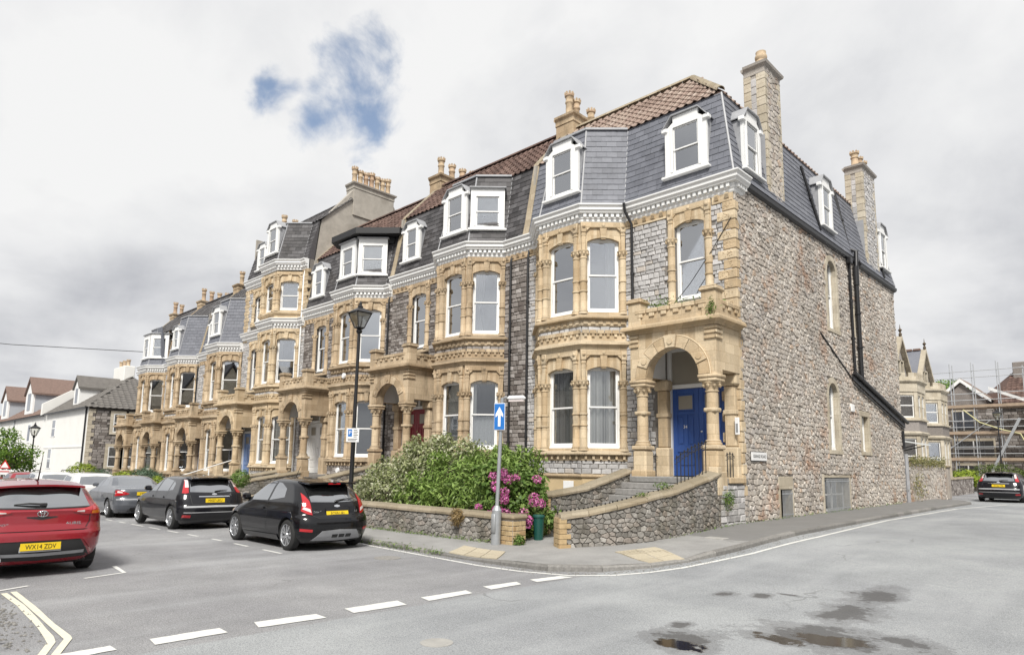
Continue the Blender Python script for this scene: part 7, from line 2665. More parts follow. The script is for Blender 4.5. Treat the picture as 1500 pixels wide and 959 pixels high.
def car_base(label, loc, rot, paint, sp, cat='car', group='cars parked along the kerb', name='parked_car', arches=True, spokes=5, twin=True, glassmat='car_glass_far'):
    t = thing(name, label, cat, loc, rot, group)
    B = Body(sp).prep()
    mb = B.mesh()
    me = mb.mesh('body', paint, 40)
    r = sp['r']
    if arches:
        bo = bpy.data.objects.new('body', me)
        COL.objects.link(bo)
        me.materials.append(MATS['black_plastic'])
        cm = MB()
        for x in sp['axles']:
            for s in (-1, 1):
                cm.lathe([(r + sp.get('gap', .045), s * (sp['hw'] - .30)), (r + sp.get('gap', .045), s * (sp['hw'] + .3))], 36, x, r + .0, 'y')
        cme = cm.mesh('cut', 'black_plastic')
        co = bpy.data.objects.new('cut', cme)
        COL.objects.link(co)
        md = bo.modifiers.new('b', 'BOOLEAN')
        md.operation = 'DIFFERENCE'
        md.object = co
        md.solver = 'EXACT'
        md.material_mode = 'TRANSFER'
        dg = bpy.context.evaluated_depsgraph_get()
        m2 = bpy.data.meshes.new_from_object(bo.evaluated_get(dg))
        m2.name = 'body'
        bpy.data.objects.remove(bo)
        bpy.data.objects.remove(co)
        if len(m2.polygons) > 500:
            me = m2
            me.shade_smooth()
            me.set_sharp_from_angle(angle=R_(40))
    obj('body', me, t)
    ty, rm, ds = wheel_meshes(r, sp.get('tw', .205), spokes, sp.get('hub', .70), twin)
    for x in sp['axles']:
        for s in (1, -1):
            w = obj('wheel', ty, t, (x, s * (sp['hw'] - .11), r), (0, 0, 0 if s < 0 else PI))
            obj('rim', rm, w)
            obj('disc', ds, w)
    part('underbody', MB().cbox(.35, sp['L'] - .35, -sp['hw'] + .18, sp['hw'] - .18, .16, .34, .03), 'black_plastic', t)
    return t, B


def plate(t, x, y, z, txt, tilt=.06, mat='plate_yellow', w=.52, h=.111):
    p = part('number_plate', MB().cbox(-.008, .004, -w / 2, w / 2, -h / 2, h / 2, .002), mat, t, (x, y, z), (0, tilt, 0))
    me = text_mesh('plate_lettering', txt, .098, 'number_black', .0008, .80)
    obj('plate_lettering', me, p, (-.0095, 0, -.004), (R_(90), 0, R_(-90)))
    return p


def mirror_pods(t, B, x, z, mat):
    for s in (-1, 1):
        y = B.side(x, z)
        part('wing_mirror', MB().cbox(x - .05, x + .09, min(s * (y + .02), s * (y + .20)), max(s * (y + .02), s * (y + .20)), z - .02, z + .12, .035).box(x - .01, x + .05, min(s * (y - .03), s * (y + .05)), max(s * (y - .03), s * (y + .05)), z - .03, z + .03), mat, t)


def fiesta():
    sp = dict(L=3.95, hw=.86, r=.315, axles=(.70, 3.19), tw=.2, gap=.05,
              rear=[(.17, .20), (.28, .06), (.42, .0), (.58, .005), (.68, .05), (.74, .12), (.90, .17), (1.02, .23), (1.15, .36), (1.30, .52), (1.385, .62), (1.42, .74), (1.45, .95), (1.475, 1.5), (1.485, 1.8)],
              front=[(.17, 3.75), (.28, 3.90), (.45, 3.95), (.60, 3.92), (.70, 3.84), (.80, 3.60), (.88, 3.30), (.95, 3.02), (1.05, 2.85), (1.20, 2.58), (1.32, 2.34), (1.40, 2.12), (1.45, 1.90), (1.485, 1.82)],
              half=[(.17, .76), (.28, .82), (.45, .855), (.62, .862), (.80, .85), (.92, .82), (.98, .80), (1.10, .745), (1.25, .68), (1.36, .62), (1.42, .56), (1.455, .46), (1.48, .22), (1.485, .05)],
              rr=[(.17, .40), (.5, .42), (.8, .40), (1.0, .34), (1.3, .30), (1.45, .5), (1.485, .3)],
              rf=[(.17, .7), (.5, .9), (.8, .8), (1.0, .55), (1.3, .4), (1.45, .3), (1.485, .05)])
    t, B = car_base('small black three door hatchback with silver spoke wheels parked nearest the corner', (-4.45, -9.42, gz(-5.5, -9.4)), PI, 'car_black', sp)
    for s in (-1, 1):
        patch('side_window', B, 'side', [(1.02, 1.07), (1.55, 1.00), (1.62, .995)], [(1.08, 1.25), (1.40, 1.36), (1.58, 1.375)], .004, 'car_glass_far', t, s)
        patch('side_window', B, 'side', [(1.70, .99), (2.35, .97), (2.93, .975)], [(1.66, 1.38), (2.0, 1.395), (2.32, 1.345)], .004, 'car_glass_far', t, s)
        strip('shut_line', B, 'side', [(1.66, 1.0), (1.60, .70), (1.62, .36)], .010, .003, 'black_plastic', t, s)
        strip('shut_line', B, 'side', [(2.92, .95), (2.96, .70), (2.82, .36)], .010, .003, 'black_plastic', t, s)
        strip('shut_line', B, 'side', [(1.62, .36), (2.82, .36)], .008, .003, 'black_plastic', t, s)
        patch('door_handle', B, 'side', [(1.75, .80), (1.98, .81)], [(1.75, .84), (1.98, .85)], .022, 'car_black', t, s, 4, 2)
        patch('sill_skirt', B, 'side', [(1.12, .18), (2.75, .18)], [(1.12, .29), (2.75, .27)], .022, 'car_black', t, s)
        # tall swept rear lamps
        b = [(.57, .74), (.66, .76), (.755, .82)]
        tp = [(.585, 1.02), (.62, 1.12), (.655, 1.18)]
        lamp = patch('tail_light', B, 'rear', b if s > 0 else mir(b), tp if s > 0 else mir(tp), .016, 'lamp_red', t, 1, 10, 10, .03)
        b2_, t2_ = [(.585, .79), (.735, .86)], [(.60, .86), (.70, .90)]
        patch('reversing_lens', B, 'rear', b2_ if s > 0 else mir(b2_), t2_ if s > 0 else mir(t2_), .021, 'lamp_clear', lamp, 1, 6, 3)
        r0, r1 = [(.60, .40), (.80, .42)], [(.60, .455), (.80, .475)]
        patch('reflector', B, 'rear', r0 if s > 0 else mir(r0), r1 if s > 0 else mir(r1), .008, 'lamp_red', t, 1, 6, 2)
        hb, ht = [(3.35, .66), (3.80, .60)], [(3.30, .86), (3.72, .72)]
        patch('headlight', B, 'side', hb, ht, .006, 'lamp_clear', t, s)
    patch('rear_window', B, 'rear', [(-.56, 1.0), (0, .985), (.56, 1.0)], [(-.53, 1.29), (0, 1.33), (.53, 1.29)], .006, 'car_glass_far', t, 1, 18, 8)
    # roof spoiler
    def spf(p, o):
        return (p[1], p[0], 1.415 - (.80 - p[1]) * .06 - .03 * (abs(p[0]) / .6) ** 2 + o)
    patch('spoiler', B, 'fn', [(-.56, .36), (0, .30), (.56, .36)], [(-.56, .85), (0, .9), (.56, .85)], .02, 'car_black', t, 1, 14, 6, .035, spf)
    patch('high_brake_light', B, 'fn', [(-.14, .305), (.14, .305)], [(-.14, .325), (.14, .325)], .0, 'lamp_red', t, 1, 4, 2, .03, spf)
    part('wiper', MB().tube([(.205, -.02, 1.02), (.22, -.2, 1.05), (.235, -.42, 1.06)], [.018, .012, .008], 6).cbox(.17, .22, -.05, .03, .99, 1.03, .01), 'black_plastic', t)
    strip('shut_line', B, 'rear', [(-.60, 1.0), (-.58, .74), (-.45, .67), (.45, .67), (.58, .74), (.60, 1.0)], .010, .003, 'black_plastic', t)
    plate(t, .13, 0, .755, 'EO59 URJ', .30)
    patch('badge', B, 'rear', [(-.065, .90), (0, .885), (.065, .90)], [(-.065, .925), (0, .94), (.065, .925)], .012, 'chrome', t, 1, 8, 3)
    for y, s_, w in ((.46, 'Zetec S', 1), (-.45, '1.6', 1)):
        me = text_mesh('badge_lettering', s_, .06, 'chrome', .002)
        obj('badge_lettering', me, t, (B.rear(y, .80) - .006, y, .80), (R_(90), 0, R_(-90)))
    # grey diffuser with slots
    d = patch('diffuser', B, 'rear', [(-.58, .22), (0, .20), (.58, .22)], [(-.40, .42), (0, .44), (.40, .42)], .014, 'lead', t, 1, 16, 6)
    for k in range(3):
        y = -.22 + k * .16
        patch('slot', B, 'rear', [(y - .065, .27), (y + .065, .27)], [(y - .065, .34), (y + .065, .34)], .018, 'black_plastic', d, 1, 4, 2)
    mirror_pods(t, B, 2.80, .98, 'car_black')
    part('aerial', MB().tube([(2.0, 0, 1.47), (1.82, 0, 1.72)], .006, 5), 'black_plastic', t)
    return t


def focus(label, loc, rot, paint, txt, group='cars parked along the kerb', glass='car_glass_far'):
    sp = dict(L=4.34, hw=.92, r=.32, axles=(.83, 3.47), tw=.21, gap=.05,
              rear=[(.17, .22), (.28, .07), (.42, .0), (.60, .0), (.66, .07), (.80, .12), (.95, .19), (1.02, .25), (1.15, .37), (1.30, .50), (1.37, .57), (1.40, .66), (1.43, .9), (1.452, 1.6), (1.458, 2.0)],
              front=[(.17, 4.1), (.28, 4.28), (.45, 4.34), (.60, 4.30), (.72, 4.2), (.82, 3.90), (.90, 3.55), (.97, 3.25), (1.08, 3.02), (1.22, 2.72), (1.32, 2.48), (1.39, 2.28), (1.43, 2.12), (1.458, 2.02)],
              half=[(.17, .80), (.28, .88), (.45, .915), (.65, .92), (.82, .91), (.95, .87), (1.0, .85), (1.12, .79), (1.26, .715), (1.35, .66), (1.40, .59), (1.43, .48), (1.452, .25), (1.458, .05)],
              rr=[(.17, .40), (.5, .40), (.8, .36), (1.0, .30), (1.3, .28), (1.45, .5), (1.458, .2)],
              rf=[(.17, .8), (.5, 1.0), (.8, .85), (1.0, .6), (1.3, .4), (1.45, .3), (1.458, .05)])
    t, B = car_base(label, loc, rot, paint, sp, group=group, spokes=6, twin=False)
    for s in (-1, 1):
        patch('side_window', B, 'side', [(.98, 1.06), (1.24, 1.03)], [(1.04, 1.22), (1.24, 1.29)], .004, glass, t, s)
        patch('side_window', B, 'side', [(1.30, 1.025), (2.10, 1.0)], [(1.30, 1.30), (2.05, 1.365)], .004, glass, t, s)
        patch('side_window', B, 'side', [(2.19, .995), (3.10, .985)], [(2.13, 1.37), (2.38, 1.355), (2.55, 1.31)], .004, glass, t, s)
        for pl_ in ([(2.14, 1.0), (2.10, .7), (2.12, .36)], [(3.12, .98), (3.16, .7), (3.05, .36)], [(1.26, 1.0), (1.34, .80), (1.40, .62)]):
            strip('shut_line', B, 'side', pl_, .010, .003, 'black_plastic', t, s)
        for x in (1.42, 2.28):
            patch('door_handle', B, 'side', [(x, .83), (x + .22, .84)], [(x, .87), (x + .22, .88)], .022, paint, t, s, 4, 2)
        b, tp = [(.655, 1.0), (.72, .98), (.80, .99)], [(.585, 1.33), (.61, 1.345), (.64, 1.34)]
        lamp = patch('tail_light', B, 'rear', b if s > 0 else mir(b), tp if s > 0 else mir(tp), .014, 'lamp_red', t, 1, 8, 10, .03)
        b_, t_ = [(.62, 1.14), (.70, 1.14)], [(.585, 1.33), (.64, 1.34)]
        patch('clear_lens', B, 'rear', b_ if s > 0 else mir(b_), t_ if s > 0 else mir(t_), .018, 'lamp_clear', lamp, 1, 5, 5)
        r0, r1 = [(.64, .34), (.82, .35)], [(.64, .41), (.82, .42)]
        patch('reflector', B, 'rear', r0 if s > 0 else mir(r0), r1 if s > 0 else mir(r1), .008, 'lamp_red', t, 1, 5, 2)
        patch('headlight', B, 'side', [(3.75, .66), (4.15, .62)], [(3.70, .84), (4.08, .74)], .006, 'lamp_clear', t, s)
    patch('rear_window', B, 'rear', [(-.62, 1.02), (0, 1.0), (.62, 1.02)], [(-.54, 1.31), (0, 1.345), (.54, 1.31)], .006, glass, t, 1, 18, 8)
    def spf(p, o):
        return (p[1], p[0], 1.405 - (.75 - p[1]) * .05 - .03 * (abs(p[0]) / .6) ** 2 + o)
    patch('spoiler', B, 'fn', [(-.56, .40), (0, .36), (.56, .40)], [(-.56, .85), (0, .9), (.56, .85)], .015, paint, t, 1, 14, 6, .035, spf)
    part('wiper', MB().tube([(.235, -.02, 1.03), (.25, -.2, 1.06), (.265, -.38, 1.07)], [.018, .012, .008], 6), 'black_plastic', t)
    strip('chrome_strip', B, 'rear', [(-.42, .90), (.42, .90)], .025, .006, 'chrome', t)
    strip('bumper_strip', B, 'rear', [(-.80, .63), (0, .64), (.80, .63)], .045, .014, 'lead', t)
    strip('bumper_strip', B, 'rear', [(-.80, .48), (0, .48), (.80, .48)], .02, .006, 'lead', t)
    strip('shut_line', B, 'rear', [(-.64, 1.0), (-.60, .70), (.60, .70), (.64, 1.0)], .010, .003, 'black_plastic', t)
    plate(t, B.rear(0, .79) - .012, 0, .79, txt, .12)
    patch('badge', B, 'rear', [(-.065, .945), (0, .93), (.065, .945)], [(-.065, .97), (0, .985), (.065, .97)], .012, 'chrome', t, 1, 8, 3)
    mirror_pods(t, B, 3.0, 1.0, paint)
    return t


def auris():
    sp = dict(L=4.27, hw=.88, r=.325, axles=(.78, 3.38), tw=.215, gap=.05, q=4.2,
              rear=[(.20, .22), (.30, .08), (.42, .02), (.55, .0), (.66, .01), (.70, .05), (.80, .10), (.95, .11), (1.0, .10), (1.05, .16), (1.12, .24), (1.25, .36), (1.34, .44), (1.40, .52), (1.43, .66), (1.455, 1.2), (1.465, 2.0)],
              front=[(.20, 4.05), (.30, 4.22), (.45, 4.27), (.60, 4.25), (.72, 4.1), (.82, 3.8), (.90, 3.5), (.97, 3.2), (1.08, 3.0), (1.22, 2.70), (1.32, 2.46), (1.39, 2.28), (1.44, 2.12), (1.465, 2.02)],
              half=[(.20, .74), (.30, .82), (.45, .87), (.65, .88), (.85, .875), (.95, .86), (1.02, .83), (1.12, .775), (1.26, .71), (1.36, .655), (1.41, .60), (1.44, .50), (1.46, .28), (1.465, .05)],
              rr=[(.20, .40), (.5, .42), (.8, .36), (1.0, .30), (1.3, .26), (1.45, .5), (1.465, .2)],
              rf=[(.20, .8), (.5, 1.0), (.8, .85), (1.0, .6), (1.3, .4), (1.45, .3), (1.465, .05)])
    t, B = car_base('glossy red hatchback seen from behind at the left edge of the street', (-4.42, -14.66, gz(-5, -14.6)), PI, 'car_red', sp)
    for s in (-1, 1):
        patch('side_window', B, 'side', [(.95, 1.10), (2.05, 1.01)], [(1.05, 1.30), (2.0, 1.375)], .004, 'car_glass_far', t, s)
        patch('side_window', B, 'side', [(2.15, 1.0), (3.05, .99)], [(2.10, 1.375), (2.5, 1.32)], .004, 'car_glass_far', t, s)
        # lamps: red inner wedge on the tailgate, wrap-round outer with amber
        b, tp = [(.40, .985), (.55, .94), (.66, .935)], [(.40, .995), (.55, 1.02), (.70, 1.06)]
        lamp = patch('tail_light', B, 'rear', b if s > 0 else mir(b), tp if s > 0 else mir(tp), .014, 'lamp_red', t, 1, 10, 5, .03)
        b_, t_ = [(.46, .975), (.57, .965)], [(.46, .990), (.57, 1.0)]
        patch('clear_lens', B, 'rear', b_ if s > 0 else mir(b_), t_ if s > 0 else mir(t_), .018, 'lamp_clear', lamp, 1, 5, 3)
        b, tp = [(.665, .93), (.77, .925), (.845, .93)], [(.705, 1.06), (.76, 1.09), (.79, 1.10)]
        lamp = patch('tail_light', B, 'rear', b if s > 0 else mir(b), tp if s > 0 else mir(tp), .016, 'lamp_red', t, 1, 12, 6, .03)
        b_, t_ = [(.68, .94), (.77, .94), (.828, .942)], [(.69, .985), (.77, .99), (.815, .992)]
        patch('amber_lens', B, 'rear', b_ if s > 0 else mir(b_), t_ if s > 0 else mir(t_), .021, 'lamp_amber', lamp, 1, 8, 3)
        strip('shut_line', B, 'rear', [(s * .66, .94), (s * .655, .82), (s * .58, .70)], .012, .003, 'black_plastic', t)
        e = part('exhaust', MB().lathe([(.05, 0), (.052, .01), (.04, .0), (.035, .18), (.002, .18)][::-1], 14, 0, 0, 'x'), 'chrome', t, (.03, s * .52, .30)) if s > 0 else None
    patch('rear_window', B, 'rear', [(-.66, 1.06), (0, 1.045), (.66, 1.06)], [(-.57, 1.345), (0, 1.375), (.57, 1.345)], .008, 'car_glass_far', t, 1, 18, 8)
    strip('window_seal', B, 'rear', [(-.67, 1.05), (0, 1.035), (.67, 1.05)], .02, .010, 'black_plastic', t)
    strip('shut_line', B, 'rear', [(-.58, .70), (0, .70), (.58, .70)], .012, .003, 'black_plastic', t)
    strip('tailgate_crease', B, 'rear', [(-.62, .72), (0, .715), (.62, .72)], .02, .016, 'car_red', t)
    def spf(p, o):
        return (p[1], p[0], 1.425 - (.70 - p[1]) * .10 - .035 * (abs(p[0]) / .6) ** 2 + o)
    patch('spoiler', B, 'fn', [(-.60, .36), (0, .32), (.60, .36)], [(-.58, .85), (0, .9), (.58, .85)], .012, 'car_red', t, 1, 14, 6, .03, spf)
    patch('rear_valance', B, 'rear', [(-.70, .28), (0, .25), (.70, .28)], [(-.52, .56), (-.30, .565), (.30, .565), (.52, .56)], .012, 'black_plastic', t, 1, 20, 6, .025)
    strip('bumper_strip', B, 'rear', [(-.70, .40), (-.56, .575), (.56, .575), (.70, .40)], .025, .020, 'car_red', t)
    strip('bumper_strip', B, 'rear', [(-.60, .36), (0, .345), (.60, .36)], .05, .018, 'lead', t)
    # plate recess and plate
    plate(t, B.rear(0, .46) - .016, .0, .475, 'WX14 ZDV', .02)
    part('plate_holder', MB().cbox(-.012, .01, -.27, .27, -.075, .06, .004), 'lead', t, (B.rear(0, .46) - .002, 0, .47))
    hd = patch('handle_recess', B, 'rear', [(-.20, .90), (0, .865), (.20, .90)], [(-.20, .915), (0, .915), (.20, .915)], .004, 'black_plastic', t, 1, 10, 3)
    # oval emblem: three rings
    e = MB()
    x0, z0 = B.rear(0, .945) - .014, .96
    def ell(ry, rz, oz=0):
        e.tube([(x0, ry * math.cos(k / 20 * 2 * PI), z0 + oz + rz * math.sin(k / 20 * 2 * PI)) for k in range(21)], .006, 5)
    ell(.068, .046)
    ell(.022, .042)
    ell(.040, .018, .02)
    part('badge', e, 'chrome', t, smooth=60)
    for y, txt in ((-.42, 'AURIS'), (.50, 'TOYOTA')):
        me = text_mesh('badge_lettering', txt, .062 if y < 0 else .05, 'chrome', .002, 1.25)
        obj('badge_lettering', me, t, (B.rear(y, .80) - .006, y, .80), (R_(90), 0, R_(-90)))
    part('wiper', MB().cbox(.15, .19, -.06, .03, 1.07, 1.12, .01).tube([(.165, .0, 1.10), (.18, .18, 1.115), (.20, .36, 1.10)], [.02, .016, .008], 6), 'black_plastic', t)
    part('aerial', MB().tube([(.95, -.02, 1.455), (.78, -.02, 1.46), (.62, -.02, 1.86)], [.02, .012, .004], 6), 'black_plastic', t)
    part('mudflap', MB().cbox(.50, .53, -.86, -.66, .14, .36, .01), 'black_plastic', t)
    mirror_pods(t, B, 2.98, 1.0, 'car_red')
    return t


def saloon(label, loc, rot, paint, txt):
    sp = dict(L=4.47, hw=.87, r=.315, axles=(1.02, 3.74), tw=.21, gap=.05,
              rear=[(.18, .24), (.30, .08), (.45, .0), (.60, .0), (.70, .06), (.90, .06), (.97, .10), (1.0, .30), (1.02, .62), (1.06, .86), (1.2, 1.12), (1.32, 1.40), (1.37, 1.62), (1.39, 1.85), (1.40, 2.1)],
              front=[(.18, 4.25), (.30, 4.42), (.45, 4.47), (.60, 4.45), (.70, 4.36), (.80, 4.0), (.88, 3.6), (.95, 3.25), (1.06, 3.04), (1.2, 2.76), (1.32, 2.46), (1.37, 2.3), (1.40, 2.15)],
              half=[(.18, .76), (.30, .83), (.45, .865), (.65, .87), (.85, .86), (.95, .82), (1.02, .78), (1.10, .73), (1.25, .645), (1.33, .585), (1.37, .5), (1.39, .35), (1.40, .05)],
              rr=[(.18, .42), (.5, .45), (.9, .40), (1.0, .3), (1.05, .3), (1.3, .25), (1.40, .2)],
              rf=[(.18, .8), (.5, .9), (.8, .8), (1.0, .55), (1.3, .35), (1.40, .05)])
    t, B = car_base(label, loc, rot, paint, sp)
    for s in (-1, 1):
        patch('side_window', B, 'side', [(1.45, 1.05), (2.18, 1.02)], [(1.72, 1.27), (2.16, 1.305)], .004, 'car_glass_far', t, s)
        patch('side_window', B, 'side', [(2.26, 1.015), (3.08, 1.0)], [(2.24, 1.305), (2.56, 1.26)], .004, 'car_glass_far', t, s)
        for pl_ in ([(2.22, 1.0), (2.18, .7), (2.2, .36)], [(3.1, .98), (3.14, .7), (3.05, .36)]):
            strip('shut_line', B, 'side', pl_, .010, .003, 'black_plastic', t, s)
        b, tp = [(.48, .80), (.70, .76), (.845, .74)], [(.50, .84), (.70, .92), (.82, .945)]
        lamp = patch('tail_light', B, 'rear', b if s > 0 else mir(b), tp if s > 0 else mir(tp), .014, 'lamp_red', t, 1, 10, 5, .03)
        b_, t_ = [(.66, .84), (.80, .85)], [(.68, .89), (.79, .91)]
        patch('clear_lens', B, 'rear', b_ if s > 0 else mir(b_), t_ if s > 0 else mir(t_), .018, 'lamp_clear', lamp, 1, 5, 3)
    patch('rear_window', B, 'rear', [(-.60, 1.06), (0, 1.05), (.60, 1.06)], [(-.50, 1.30), (0, 1.32), (.50, 1.30)], .006, 'car_glass_far', t, 1, 16, 8)
    strip('bumper_strip', B, 'rear', [(-.82, .63), (0, .64), (.82, .63)], .03, .008, 'lead', t)
    patch('rear_valance', B, 'rear', [(-.5, .22), (.5, .22)], [(-.42, .36), (.42, .36)], .010, 'black_plastic', t)
    strip('shut_line', B, 'rear', [(-.56, .95), (-.54, .70), (.54, .70), (.56, .95)], .010, .003, 'black_plastic', t)
    part('exhaust', MB().lathe([(.035, 0), (.03, .15), (.002, .15)], 10, 0, 0, 'x'), 'chrome', t, (.05, .45, .27))
    plate(t, B.rear(0, .82) - .012, 0, .82, txt, .04)
    mirror_pods(t, B, 3.0, 1.0, paint)
    return t


def far_car(label, loc, rot, paint, H=1.5, L=4.3, estate=True, rails=False, van=False):
    k = H / 1.46
    sp = dict(L=L, hw=.88, r=.31, axles=(.8, L - .85), tw=.2, gap=.05,
              rear=[(.20, .22), (.30, .05), (.5, .0), (.9 * k, .06), (1.0 * k, .12), (1.25 * k, .30 if estate else .5), (1.38 * k, .42), (1.43 * k, .62), (1.458 * k, 1.1), (H, 1.8)],
              front=[(.20, L - .2), (.30, L - .05), (.5, L), (.72, L - .12), (.9, L - .8), (.99 * k, L - 1.1), (1.2 * k, L - 1.5), (1.36 * k, L - 1.9), (1.44 * k, L - 2.1), (H, L - 2.25)],
              half=[(.20, .76), (.30, .84), (.5, .875), (.8, .88), (.95 * k, .84), (1.1 * k, .78), (1.3 * k, .70), (1.39 * k, .63), (1.43 * k, .52), (1.455 * k, .28), (H, .05)],
              rr=[(.20, .4), (.9, .34), (1.3, .28), (H, .2)], rf=[(.20, .8), (.8, .8), (1.0, .55), (1.3, .4), (H, .05)])
    t, B = car_base(label, loc, rot, paint, sp)
    zb, zt = 1.02 * k, 1.34 * k
    for s in (-1, 1):
        patch('side_window', B, 'side', [(.9, zb + .03), (1.9, zb)], [(1.0, zt - .05), (1.88, zt + .01)], .004, 'car_glass_far', t, s)
        patch('side_window', B, 'side', [(2.0, zb), (L - 1.35, zb - .01)], [(1.98, zt + .01), (L - 1.95, zt - .02)], .004, 'car_glass_far', t, s)
        b, tp = [(.68, .78 * k), (.85, .8 * k)], [(.66, .98 * k), (.80, 1.0 * k)]
        patch('tail_light', B, 'rear', b if s > 0 else mir(b), tp if s > 0 else mir(tp), .014, 'lamp_red', t, 1, 6, 5, .03)
        if rails:
            part('roof_rail', MB().tube([(.7, s * .58, H - .03), (.9, s * .58, H + .04), (2.2, s * .58, H + .05), (2.4, s * .58, H - .02)], .02, 6), 'black_plastic', t)
    patch('rear_window', B, 'rear', [(-.62, zb), (0, zb - .015), (.62, zb)], [(-.54, zt - .03), (0, zt), (.54, zt - .03)], .006, 'car_glass_far', t, 1, 14, 8)
    plate(t, B.rear(0, .72) - .012, 0, .72, 'VN05', .04)
    mirror_pods(t, B, L - 1.3, 1.0 * k, paint)
    return t


fiesta()
focus('dark five door hatchback with tall pink tinted rear lamps, second in the parked row', (-10.72, -9.45, gz(-12, -9.4)), PI, 'car_charcoal', 'MX07 UKU')
saloon('mid grey four door saloon, third in the parked row behind the dark hatchback', (-16.6, -9.42, gz(-18, -9.4)), PI, 'car_grey', 'VX05 KLO')
auris()
focus('dark blue black hatchback parked by the gate far up the side road', (2.42, 22.2, gz(2.0, 23)), PI / 2, 'car_charcoal', 'WV56 YTR', group=None or 'cars parked along the kerb')
far_car('white hatchback with black edged rear window beyond the grey saloon', (-22.3, -9.4, gz(-24, -9.4)), PI, 'car_white', 1.47, 4.1)
far_car('white estate car with black roof rails far down the street', (-28.3, -9.5, gz(-30, -9.4)), PI, 'car_white', 1.5, 4.5, rails=True)
far_car('small red car parked at the far end of the near row', (-34.3, -9.5, gz(-36, -9.4)), PI, 'car_red', 1.46, 4.0)
far_car('dark blue car parked beyond the red hatchback on the left side', (-12.2, -14.75, gz(-13, -14.7)), PI, 'car_blue', 1.56, 4.4)
far_car('silver estate car with roof rails on the left side behind the blue car', (-19.5, -14.3, gz(-21, -14.3)), PI, 'car_silver', 1.5, 4.5, rails=True)
far_car('white car parked on the left side behind the silver estate', (-26.3, -14.2, gz(-28, -14.3)), PI, 'car_white', 1.5, 4.3)
# ---------------------------------------------------------------- street furniture
def street_lamp(label, loc, H, lean=(0, 0), sc=1.0, group='victorian street lamps'):
    t = thing('street_lamp', label, 'street lamp', loc, 0, group)
    t.rotation_euler = (lean[1], lean[0], 0)
    zl = H - .95 * sc
    part('post', MB().lathe([(.11, 0), (.10, .9), (.07, 1.0), (.062, 1.05), (.058, 2.6), (.07, 2.62), (.07, 2.68), (.05, 2.7), (.042, zl - .12), (.07, zl - .1), (.09, zl - .04), (.06, zl)], 12), 'black_iron', t, smooth=40)
    L = part('lantern', MB().lathe([(.06, zl), (.14 * sc, zl + .02), (.14 * sc, zl + .05), (.02, zl + .05)], 4), 'black_iron', t, (0, 0, 0), 0)
    a, b = .15 * sc, .36 * sc
    z0, z1 = zl + .05, zl + .58 * sc
    fr = MB()
    gl = MB()
    cs0 = [(a, a), (-a, a), (-a, -a), (a, -a)]
    cs1 = [(b, b), (-b, b), (-b, -b), (b, -b)]
    cs0 = [(x * .8, y * .8) for x, y in cs0]
    cs1 = [(x * .8, y * .8) for x, y in cs1]
    for p, q in zip(cs0, cs1):
        fr.tube([(*p, z0), (*q, z1)], .016, 5)
    for cs, z in ((cs0, z0), (cs1, z1)):
        for i in range(4):
            fr.tube([(*cs[i], z), (*cs[(i + 1) % 4], z)], .018, 5)
    part('lantern_frame', fr, 'black_iron', L)
    for i in range(4):
        j = (i + 1) % 4
        part('pane', MB().add([(*cs0[i], z0), (*cs0[j], z0), (*cs1[j], z1), (*cs1[i], z1)], [(0, 1, 2, 3)]), 'lantern_glass', L)
    c2 = [(x * 1.18, y * 1.18) for x, y in cs1]
    part('lantern_roof', MB().add([(*p, z1 + .01) for p in c2] + [(x * .5, y * .5, z1 + .14 * sc) for x, y in c2] + [(x * .22, y * .22, z1 + .20 * sc) for x, y in c2], [(0, 1, 5, 4), (1, 2, 6, 5), (2, 3, 7, 6), (3, 0, 4, 7), (4, 5, 9, 8), (5, 6, 10, 9), (6, 7, 11, 10), (7, 4, 8, 11), (8, 9, 10, 11), (3, 2, 1, 0)]).lathe([(.09 * sc, z1 + .19 * sc), (.10 * sc, z1 + .25 * sc), (.06 * sc, z1 + .28 * sc), (.045 * sc, z1 + .33 * sc), (.055 * sc, z1 + .36 * sc), (.02, z1 + .42 * sc), (.005, z1 + .46 * sc)], 8), 'black_iron', L)
    part('lamp_bulb', MB().lathe([(.02, z0), (.03, z0 + .1), (.05, z0 + .2), (.05, z0 + .32), (.02, z0 + .36)], 8), 'sign_white', L)
    part('reflector', MB().add([(x * .97, y * .97, z1 - .015) for x, y in cs1], [(0, 1, 2, 3)]), 'lantern_reflector', L)
    return t


street_lamp('tall black lantern street lamp rising behind the black hatchback', (-7.93, -7.0, gz(-7.9, -7) + .11), 6.2, (R_(.6), 0), .80)
street_lamp('black lantern street lamp in front of the white house at the far left', (-48.1, -7.05, gz(-48, -7)), 4.75, sc=.95)
street_lamp('black lantern street lamp in front of the scaffolded house', (-1.1, 49.5, .45), 6.6, sc=1.0)
pk = thing('parking_sign', 'white parking sign with a black emblem strapped to the tall lamp post', 'sign', (-7.93, -7.0, gz(-7.9, -7) + .11))
sgr = R_(52)
part('plate', MB().cbox(-.17, .17, -.105, -.09, 2.28, 2.66, .004), 'sign_white', pk, (0, 0, 0), sgr)
part('emblem', MB().cbox(-.13, -.02, -.110, -.104, 2.43, 2.63, .002), 'sign_blue', pk, (0, 0, 0), sgr)
obj('sign_lettering', text_mesh('sign_lettering', 'P', .15, 'sign_white', .001), pk, (-.075 * math.cos(sgr) + .111 * math.sin(sgr), -.075 * math.sin(sgr) - .111 * math.cos(sgr), 2.53), (R_(90), 0, sgr))
mb = MB()
for i, w in enumerate((.10, .12, .10, .12, .09)):
    mb.box(.02, .02 + w, -.109, -.104, 2.60 - i * .045, 2.615 - i * .045)
mb.box(-.13, .13, -.109, -.104, 2.36, 2.375).box(-.13, .10, -.109, -.104, 2.32, 2.335)
part('small_print', mb, 'number_black', pk, (0, 0, 0), sgr)

